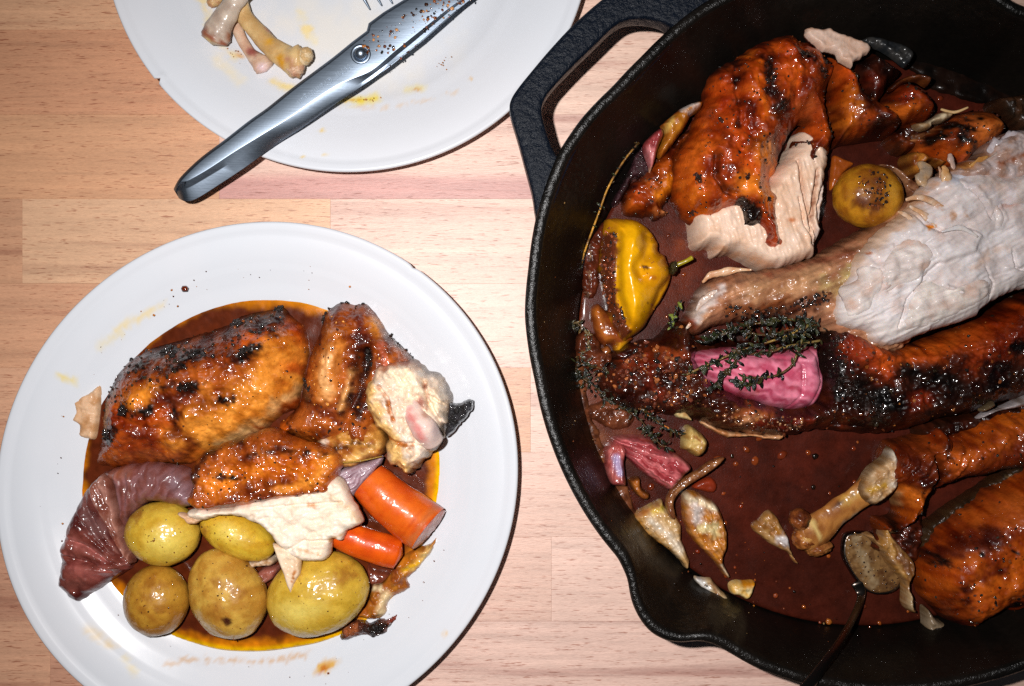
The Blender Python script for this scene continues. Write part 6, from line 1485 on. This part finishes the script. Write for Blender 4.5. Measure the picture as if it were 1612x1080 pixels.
tube('handle', [(*d8([(462, 640)])[0], .0172), (*d8([(474, 700)])[0], .0180), (*d8([(440, 790)])[0], .029), (*d8([(380, 900)])[0], .043), (*d8([(300, 1010)])[0], .056), (*d8([(225, 1110)])[0], .066), (*d8([(160, 1190)])[0], .070)], [13, 7.5, 7, 8, 9, 11, 13], mat='spoon_steel', parent=sp_, seg=16, flat=.30, perz=True)
# folded peel across the spoon
peel('folded brown onion skin draped over the right side of the spoon', d8([(490, 440), (520, 430), (545, 460), (560, 400), (585, 385), (600, 430), (640, 480), (690, 540), (700, 590), (680, 650), (692, 700), (695, 745), (715, 760), (680, 765), (655, 730), (655, 660), (640, 620), (600, 580), (560, 510), (530, 470)]), .018, .0265, (150, 104, 48), (120, 76, 34), 60,
     [((190, 140, 70), ('l', d8([(575, 400), (590, 480), (640, 600)]), 4), 5, 3, 7), ((176, 150, 110), ('l', d8([(670, 680), (675, 740)]), 4), 4, 2, 6), ((110, 60, 26), ('l', d8([(620, 520), (670, 580)]), 6), 6, 4, 7)], cat='onion skin', w=8)

# ---- wing, lower right
wg = thing('chicken_wing', 'wrinkled reddish brown chicken wing reaching in from the right edge', 'chicken', 1520, 720, .013)
wpoly = e5([(-90, 870), (-60, 760), (-40, 620), (10, 500), (60, 470), (160, 450), (270, 420), (330, 370), (380, 340), (440, 350), (500, 400), (560, 390), (640, 350), (720, 300), (820, 250), (920, 225), (1041, 205), (1300, 170), (1300, 640), (1041, 700), (900, 720), (760, 760), (640, 770), (540, 800), (450, 830), (380, 860), (330, 900), (300, 1000), (240, 1080), (180, 1150), (100, 1210), (0, 1210), (-60, 1160), (-60, 1080), (20, 1080), (90, 1040), (80, 940), (60, 880), (40, 820), (-20, 880)])
wl = [((190, 104, 24), ('l', e5([(700, 340), (900, 290), (1041, 250)]), 15), 16, 8, 16), ((184, 100, 30), ('l', e5([(480, 600), (600, 520), (800, 440)]), 14), 16, 10, 16), ((196, 116, 34), ('l', e5([(110, 860), (200, 900), (180, 1000)]), 11), 12, 7, 14), ((206, 170, 120), ('l', e5([(90, 870), (70, 920), (90, 960)]), 3), 4, 3, 7), ((90, 36, 14), ('l', e5([(100, 560), (200, 640), (250, 760)]), 14), 14, 12, 14),
      (DRK, ('l', e5([(310, 580), (340, 700), (330, 800)]), 7), 8, 6, 10), (DRK, ('l', e5([(390, 500), (400, 580)]), 4), 5, 5, 8), ((120, 52, 20), ('l', e5([(600, 700), (900, 560), (1041, 460)]), 9), 12, 9, 14), (DRK, ('l', e5([(560, 770), (700, 740), (900, 700), (1041, 650)]), 9), 10, 7, 14), (BLK, ('l', e5([(0, 1000), (50, 1080), (20, 1180)]), 6), 6, 5, 9), ((140, 60, 24), ('l', e5([(330, 380), (420, 380), (470, 440)]), 6), 7, 5, 9)]
def wr(U, V, d):
    a = math.radians(35); s = U * math.cos(a) + V * math.sin(a)
    return .0010 * np.sin(s * .42 + 2.5 * fbm(U, V, 22, 3, 6)) * sstep(1580, 1440, U)
slab('skin', wpoly, .014, .037, w=36, mat='skin', base=(146, 72, 22), base2=(108, 48, 16), csize=22, layers=wl, parent=wg, step=1.9, nz=(.0015, 18), nz2=(.0007, 9, 30, 2.5), zref=.027, key='wing', hfun=wr, ragged=(1.3, 7),
     groove=[(.006, e5([(310, 570), (340, 700), (330, 820)]), 5), (.004, e5([(500, 400), (460, 480), (400, 560)]), 4)])
crumbs('pepper_crust', scatter_on('wing', ('p', wpoly), 190, .5, 2.2, CRUMB, 9), 'char', wg, seed=19)
# ---- breast piece, bottom right
cp = thing('chicken_piece', 'rounded orange skinned chicken piece in the lower right of the skillet', 'chicken', 1550, 880, .013)
cpoly = d8([(750, 620), (755, 560), (775, 500), (800, 450), (850, 400), (920, 350), (990, 300), (1050, 250), (1110, 220), (1166, 190), (1300, 150), (1330, 700), (1166, 790), (1100, 790), (1050, 815), (1010, 850), (980, 868), (930, 855), (880, 830), (840, 790), (790, 740), (765, 690)])
cl_ = [((200, 110, 26), ('l', d8([(850, 560), (950, 640), (1040, 620), (1120, 500)]), 24), 26, 14, 20), ((190, 100, 30), ('l', d8([(900, 700), (1000, 760), (1060, 740)]), 16), 16, 10, 16), ((176, 96, 34), ('l', d8([(1000, 400), (1100, 330), (1166, 300)]), 16), 16, 10, 16), ((96, 40, 16), ('l', d8([(780, 520), (860, 480), (980, 430)]), 10), 14, 12, 14), ((110, 44, 14), ('l', d8([(940, 590), (1020, 560)]), 9), 12, 9, 12),
       (DRK, ('l', d8([(830, 790), (880, 810), (900, 840)]), 6), 7, 6, 10), (BLK, ('l', d8([(790, 550), (830, 545)]), 6), 5, 7, 7), (BLK, ('e', *d8([(1108, 722)])[0], 9, 9, 0), 3, 2, 5), (BLK, ('e', *d8([(932, 497)])[0], 4, 4, 0), 2), (BLK, ('l', d8([(1050, 478), (1075, 490)]), 2), 2), ((90, 40, 16), ('l', d8([(870, 640), (890, 730)]), 7), 10, 8, 10)]
slab('skin', cpoly, .014, .045, w=60, mat='skin', base=(168, 84, 22), base2=(130, 58, 18), csize=24, layers=cl_, parent=cp, step=2.0, nz=(.0013, 24), nz2=(.0002, 9, -30, 2), zref=.032, key='piece', ragged=(1, 7))
crumbs('pepper_crust', scatter_on('piece', ('p', cpoly), 230, .5, 2.6, CRUMB, 9), 'char', cp, seed=29)
slab('garlic_clove', d8([(738, 745), (760, 750), (790, 790), (830, 810), (850, 830), (820, 860), (800, 890), (780, 915), (765, 900), (745, 870), (740, 800)]), .015, .0225, w=8, mat='peel', base=(130, 112, 90), base2=(104, 84, 60), csize=7, step=1.5, nz=(.0006, 6), nz2=(.0004, 5, 60, 4), layers=[((176, 90, 24), ('e', *d8([(772, 880)])[0], 8, 8, 0), 5, 3, 6)],
     label='grey garlic clove with brown root below the rounded chicken piece', cat='garlic')
# dim strip of onion at the right between carcass and wing
slab('onion_petal', e5([(680, 290), (760, 230), (860, 200), (950, 160), (1041, 110), (1120, 70), (1160, 120), (1041, 200), (900, 225), (820, 245), (720, 290)]), .022, .029, w=9, mat='onion', base=(150, 140, 140), base2=(110, 96, 90), csize=9, step=1.6, nz=(.0007, 8), label='pale onion strip between carcass and wing at the right edge', cat='onion')
slab('onion_petal', e5([(700, 220), (760, 180), (800, 150), (820, 190), (790, 215), (730, 240)]), .030, .034, w=6, mat='onion', base=(96, 80, 56), base2=(70, 56, 40), csize=9, step=1.6, label='tiny olive brown onion flake above the pale onion strip', cat='onion')
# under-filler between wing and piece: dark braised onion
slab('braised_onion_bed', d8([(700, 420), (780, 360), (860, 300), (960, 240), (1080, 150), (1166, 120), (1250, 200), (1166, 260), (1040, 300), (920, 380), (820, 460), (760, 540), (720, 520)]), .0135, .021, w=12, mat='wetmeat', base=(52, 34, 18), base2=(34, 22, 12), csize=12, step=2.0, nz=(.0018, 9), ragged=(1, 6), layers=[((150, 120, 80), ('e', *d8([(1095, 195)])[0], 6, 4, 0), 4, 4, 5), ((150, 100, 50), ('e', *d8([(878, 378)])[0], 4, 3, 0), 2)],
     label='dark braised onion mush between the wing and the rounded piece', cat='onion')

# ---- thyme
def sprig(lab, pts, z, nleaf, seed, leafr=(3.6, 8.0), rad=1.5, spread=7, base=(110, 84, 36), cols=((36, 44, 20), (22, 26, 14), (54, 52, 24), (16, 16, 10)), zfun=None, grp='thyme sprigs in the skillet'):
    root = thing('thyme_sprig', lab, 'thyme', pts[0][0], pts[0][1], z, grp)
    rs_ = np.random.RandomState(seed)
    zz = [z + (zfun[i] if zfun else 0) for i in range(len(pts))]
    P = smooth_poly([(p[0], p[1], q) for p, q in zip(pts, zz)], False, 8)
    tube('stem', [(p[0], p[1], q) for p, q in zip(pts, zz)], rad, mat='herb', base=base, base2=(80, 50, 24), parent=root, seg=7, seed=seed)
    VV = []; FF = []; CC = []; o = 0
    for q in range(nleaf):
        i = rs_.randint(len(P)); p = P[i]
        a = rs_.rand() * 2 * math.pi; L = rs_.uniform(*leafr) * 1.25; wd = L * rs_.uniform(.26, .42)
        du, dv = math.cos(a), math.sin(a)
        off = rs_.uniform(.5, spread)
        cu, cv = p[0] + du * off, p[1] + dv * off
        k = S0 * (HC - z) / HC; cx, cy = W(cu, cv, z)
        dx, dy = du, -dv; sx, sy = -dy, dx
        n = 6; curl = rs_.uniform(-.4, .6); tw = rs_.uniform(-.7, .7)
        verts = []
        for t_ in range(n + 1):
            t = t_ / n; wv = wd * math.sin(math.pi * min(max(t * .96 + .02, 0), 1)) ** .8
            for s in (-1, 0, 1):
                l = (t - .5) * 2 * L
                hz = (curl * math.sin(math.pi * t) * L + tw * s * wv + (.25 * wv * abs(s)))
                verts.append((cx + (dx * l + sx * s * wv) * k, cy + (dy * l + sy * s * wv) * k, p[2] + .0008 + max(hz, -2) * k))
        top = np.array(verts); bot = top.copy(); bot[:, 2] -= .00035
        m_ = len(top)
        f = []
        for t_ in range(n):
            for s in range(2):
                a0 = t_ * 3 + s; f.append([a0, a0 + 1, a0 + 4, a0 + 3]); f.append([a0 + m_, a0 + 3 + m_, a0 + 4 + m_, a0 + 1 + m_])
        VV.append(np.concatenate([top, bot])); FF += [[x + o for x in g] for g in f]; o += 2 * m_
        CC.append(np.tile(lin(cols[rs_.randint(len(cols))]) * rs_.uniform(.4, 1.2), (2 * m_, 1)))
    link('leaves', np.concatenate(VV), FF, 'herb', np.concatenate(CC), root, True, kind='stuff')
    return root
DK = ((26, 30, 16), (16, 16, 10), (40, 44, 20), (60, 44, 20))
sprig('thyme bundle stem arching over the top of the pink shallot', d5([(430, 470), (560, 400), (700, 370), (860, 350), (1000, 350)]), .036, 70, 1, (3, 6.5), 1.6, 9)
sprig('leafy thyme sprig crossing the pink shallot from lower left to upper right', d5([(340, 640), (450, 590), (560, 540), (700, 490), (860, 440), (960, 390)]), .0385, 62, 2, (3, 6.5), 1.8, 9, (150, 120, 60))
sprig('thyme sprig looping down over the middle of the pink shallot', d5([(640, 655), (740, 655), (830, 640), (900, 590), (930, 520), (960, 440), (985, 375)]), .040, 34, 3, (3.4, 6.5), 1.9, 8, (110, 96, 44))
sprig('black thyme cluster on the narrow end of the shallot', d5([(480, 700), (540, 640), (600, 560), (620, 480)]), .038, 46, 4, (3.2, 6.5), 1.4, 10, (60, 44, 24), DK)
sprig('straight olive thyme stem along the upper edge of the shallot', d5([(660, 530), (760, 525), (880, 490), (1050, 460)]), .0375, 30, 5, (3, 5.5), 2.0, 8, (130, 110, 60))
sprig('dark thyme tuft between shallot and skinned side', d5([(500, 430), (620, 410), (760, 430), (900, 400), (1040, 380)]), .0355, 80, 6, (3, 6), 1.4, 12, (70, 56, 28), DK)
sprig('thyme sprig with small leaves below the shallot, near three leaf pairs', d5([(590, 670), (650, 690), (740, 680)]), .039, 16, 7, (4.5, 7), 1.2, 6, (90, 80, 40))
f6 = lambda p: T(890, 540, 6, p)
sprig('thyme stalk running from the pan wall down to the pale garlic flake', f6([(110, 190), (300, 230), (460, 300), (640, 380), (800, 460), (1000, 520)]), .0225, 90, 8, (2.4, 5), 1.4, 14, (130, 84, 40), DK)
sprig('orange stemmed thyme stalk ending at the squashed garlic clove', f6([(440, 430), (560, 520), (720, 630), (880, 750), (1090, 865)]), .0235, 70, 9, (2.4, 5), 1.6, 12, (190, 110, 40), DK)
sprig('dark thyme tangle against the left pan wall', f6([(60, 250), (160, 330), (300, 430), (420, 560), (600, 640)]), .0185, 90, 10, (2.4, 5), 1.2, 14, (80, 60, 30), DK)
sprig('thyme sprig hanging over the edge of the pink onion wedge', f6([(560, 620), (700, 720), (800, 850), (900, 960), (960, 980)]), .0235, 60, 11, (2.2, 4.6), 1.2, 10, (70, 50, 26), DK)
sprig('thyme tuft clinging to the pan wall above the tangle', e4([(70, 850), (130, 840), (200, 900), (230, 1000), (160, 1080)]), .0195, 46, 12, (2, 4.5), 1.4, 8, (150, 130, 90), ((60, 56, 30), (96, 76, 40), (30, 28, 16)))
sprig('long bare golden thyme stem arching along the left pan wall', [(1001, 232), (985, 250), (970, 272), (955, 300), (943, 335), (932, 365), (922, 395), (914, 425)], .028, 22, 13, (1.8, 3.6), 1.6, 7, (196, 140, 50), DK, zfun=[.010, .007, .004, .001, -.002, -.005, -.008, -.010])
sprig('withered seedy thyme stalk lying left of the yellow pepper', e4([(225, 260), (235, 340), (225, 440), (215, 560), (215, 640)]), .0165, 40, 14, (2, 4), 2.4, 4, (110, 70, 50), ((110, 76, 56), (80, 50, 36), (150, 110, 80)))
sprig('short green thyme tip beside the pale end of the skinned side', d5([(300, 260), (270, 330), (250, 400)]), .024, 20, 15, (3, 6), 1.2, 5, (80, 80, 30), ((110, 120, 40), (30, 34, 16), (20, 20, 12)))

# ---- things floating in the gravy
r_ = np.random.RandomState(77)
it = []
for (x, y, rr, c) in [(845, 435, 5, (120, 40, 14)), (1010, 235, 2, BLK), (960, 665, 1.5, BLK), (800, 185, 4, (40, 24, 12)), (1215, 185, 7, (26, 16, 10)), (1205, 340, 5, (26, 16, 10)), (1110, 860, 3, (24, 14, 10)), (885, 935, 3, (170, 90, 24)), (908, 932, 3, (190, 110, 30)), (1020, 880, 5, (130, 60, 30)), (815, 740, 3.6, (130, 50, 14)), (630, 660, 5, (110, 36, 14)), (1240, 1015, 3, (120, 50, 24)), (1060, 945, 2.5, (120, 54, 26))]:
    u, v = d7([(x, y)])[0]; it.append((u, v, GZ + .0007, GZ, rr * .75, c))
for (x, y, rr, c) in [(335, 805, 9, (150, 84, 30)), (508, 830, 4.5, (130, 54, 20)), (550, 810, 5, (150, 74, 26)), (110, 695, 6, (110, 46, 24)), (190, 678, 4, BLK), (275, 100, 7, BLK), (100, 145, 3, BLK), (270, 232, 6, (30, 16, 10)), (378, 230, 3, (30, 16, 10))]:
    u, v = d8([(x, y)])[0]; it.append((u, v, GZ + .0007, GZ, rr * .6, c))
for q in range(150):
    a = r_.rand() * 6.28; rr = math.sqrt(r_.rand()) * .97 * rg
    it.append((gu_ + rr * math.cos(a), gv_ + rr * math.sin(a), GZ + .0005, GZ, .5 + 1.6 * r_.rand() ** 3, [(120, 54, 24), BLK, (40, 20, 12), (150, 84, 40)][q % 4]))
crumbs('gravy_bits', it, 'gravy', None, 'orange and black crumbs floating in the skillet gravy', 'crumbs', None, 'stuff', 41, flat=.35)
# grease and crumbs on the dark pan wall
it = []
for q in range(150):
    a = math.radians(r_.uniform(95, 268)); t = r_.uniform(.08, .9)
    R1 = float(rim_r(np.array([a]))[0]) - .0058; rad = R1 * (1 - t) + RB * t
    z = np.interp(t, [0, .22, .45, .65, .82, .93], [.0518, .044, .0345, .026, .0175, .0115]) + .0003
    x, y = pcx + rad * math.cos(a), pcy + rad * math.sin(a)
    kk = S0 * (HC - z) / HC
    it.append((CU + x / kk, CV - y / kk, z, z, .4 + 1.5 * r_.rand() ** 2.2, [(40, 26, 18), (24, 18, 14), (110, 56, 26), (130, 100, 60), (30, 22, 18)][q % 5]))
crumbs('wall_crumbs', it, 'gravy', None, 'greasy crumbs stuck to the inner skillet wall', 'crumbs', None, 'stuff', 43, flat=.5)

it = []
for q in range(260):
    a = r_.rand() * 6.28; rr = (1 - abs(r_.randn()) * .22) * rg * .985
    if rr < rg * .2: continue
    it.append((gu_ + rr * math.cos(a), gv_ + rr * math.sin(a), GZ + .0006, GZ, .8 + 3.2 * r_.rand() ** 2.5, [(120, 52, 20), (90, 36, 18), (140, 70, 24)][q % 3]))
for q in range(46):
    a = math.radians(r_.uniform(-100, -200)) if q % 2 else r_.rand() * 6.28; rr = rg * math.sqrt(r_.rand()) * .96
    it.append((gu_ + rr * math.cos(a), gv_ - rr * math.sin(a), GZ + .0005, GZ, 2.5 + 4.5 * r_.rand() ** 2, [(96, 36, 16), (120, 52, 20)][q % 2]))
crumbs('oil_droplets', it, 'gravy', None, 'beads of amber oil dotting the skillet gravy', 'oil droplets', None, 'stuff', 47, flat=.28)
slab('browned_residue', [(912, 560), (922, 600), (930, 650), (945, 690), (965, 730), (985, 760), (1000, 800), (1020, 840), (1000, 840), (975, 800), (950, 760), (930, 715), (915, 670), (905, 620), (902, 580)], .0140, .0158, w=8, mat='pangravy', base=(110, 62, 36), base2=(60, 30, 18), csize=12, step=2, nz=(.0006, 10), zref=.0145, ragged=(3, 10),
     label='tan film of dried drippings along the lower left pan wall', cat='drippings')
def soft(lab, pts, z0, z1, base, base2, seed=1, nm='browned_onion', cat='onion', mat='wetmeat', **k):
    return slab(nm, pts, z0, z1, w=k.pop('w', 12), mat=mat, base=base, base2=base2, csize=10, step=1.8, nz=(.0016, 10), ragged=(2, 7), label=lab, cat=cat, seed=seed, **k)
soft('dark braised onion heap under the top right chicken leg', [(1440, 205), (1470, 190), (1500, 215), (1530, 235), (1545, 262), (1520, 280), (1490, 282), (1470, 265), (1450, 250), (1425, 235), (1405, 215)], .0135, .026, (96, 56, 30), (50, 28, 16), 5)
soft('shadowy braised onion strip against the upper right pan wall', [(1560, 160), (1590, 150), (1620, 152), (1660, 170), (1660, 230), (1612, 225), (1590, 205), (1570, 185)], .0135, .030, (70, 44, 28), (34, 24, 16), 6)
soft('brown braised onion ribbon between the pepper and the pan wall', e4([(180, 300), (230, 200), (290, 130), (340, 90), (330, 200), (310, 320), (300, 440), (300, 560), (260, 640), (200, 640), (170, 540), (165, 420)]), .0132, .018, (96, 40, 22), (66, 26, 14), 7, mat='onion')
soft('glistening brown onion lump under the thyme by the left wall', e4([(120, 960), (170, 900), (240, 900), (290, 960), (330, 1030), (400, 1060), (380, 1140), (300, 1200), (200, 1180), (130, 1100)]), .0132, .020, (104, 50, 28), (60, 26, 14), 8, mat='onion')
soft('mushy browned onion beside the left end of the carcass', f6([(300, 560), (420, 520), (560, 560), (660, 620), (640, 760), (520, 820), (400, 800), (300, 740), (200, 700), (180, 620)]), .0132, .0185, (112, 60, 36), (70, 34, 20), 9, mat='onion')
soft('dark caramelised lump below the tip of the skinned side', f6([(480, 60), (600, 0), (720, 20), (700, 120), (600, 200), (500, 180), (440, 120)]), .0135, .027, (84, 36, 20), (44, 22, 14), 10, mat='skin')
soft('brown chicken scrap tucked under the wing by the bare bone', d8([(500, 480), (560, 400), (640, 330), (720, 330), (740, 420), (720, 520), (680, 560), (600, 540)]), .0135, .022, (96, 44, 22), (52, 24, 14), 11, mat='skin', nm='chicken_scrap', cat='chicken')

slab('shade_sheet', [(1370, 60), (1430, 108), (1465, 140), (1520, 158), (1575, 172), (1620, 190), (1700, 240), (1740, 200), (1690, 120), (1600, 50), (1500, 10), (1420, 10)], .0128, .0152, w=10, mat='pangravy', base=(26, 15, 10), base2=(14, 10, 8), csize=20, step=3, nz=(.0008, 14), ragged=(3, 14), zref=.014, label='black sheet added as shade along the far wall at upper right', cat='drippings')  # dark sheet added over the gravy; its black stands for the dim corner

slab('breast_scrap', [(1488, 268), (1515, 255), (1545, 240), (1556, 222), (1580, 208), (1612, 200), (1690, 196), (1690, 300), (1612, 300), (1560, 296), (1510, 292)], .030, .0475, w=26, mat='wetmeat', base=(190, 172, 168), base2=(166, 130, 112), csize=14, step=1.8, nz=(.0014, 16), nz2=(.0007, 6, -25, 7), ragged=(2, 8), zref=.040,
     layers=[((176, 116, 60), ('l', [(1500, 268), (1545, 248)], 5), 6, 6, 8), ((150, 90, 60), ('l', [(1560, 262), (1612, 246)], 3), 6, 6, 8)], label='greyish pulled meat heap above the bare breast at the right edge', cat='chicken')
soft('sticky brown chicken skin fold bridging the knob and the leg above the potato', [(1395, 215), (1420, 196), (1450, 190), (1475, 200), (1470, 225), (1440, 240), (1410, 240)], .0135, .0265, (110, 56, 26), (60, 30, 16), 12, nm='chicken_scrap', cat='chicken skin', mat='skin')
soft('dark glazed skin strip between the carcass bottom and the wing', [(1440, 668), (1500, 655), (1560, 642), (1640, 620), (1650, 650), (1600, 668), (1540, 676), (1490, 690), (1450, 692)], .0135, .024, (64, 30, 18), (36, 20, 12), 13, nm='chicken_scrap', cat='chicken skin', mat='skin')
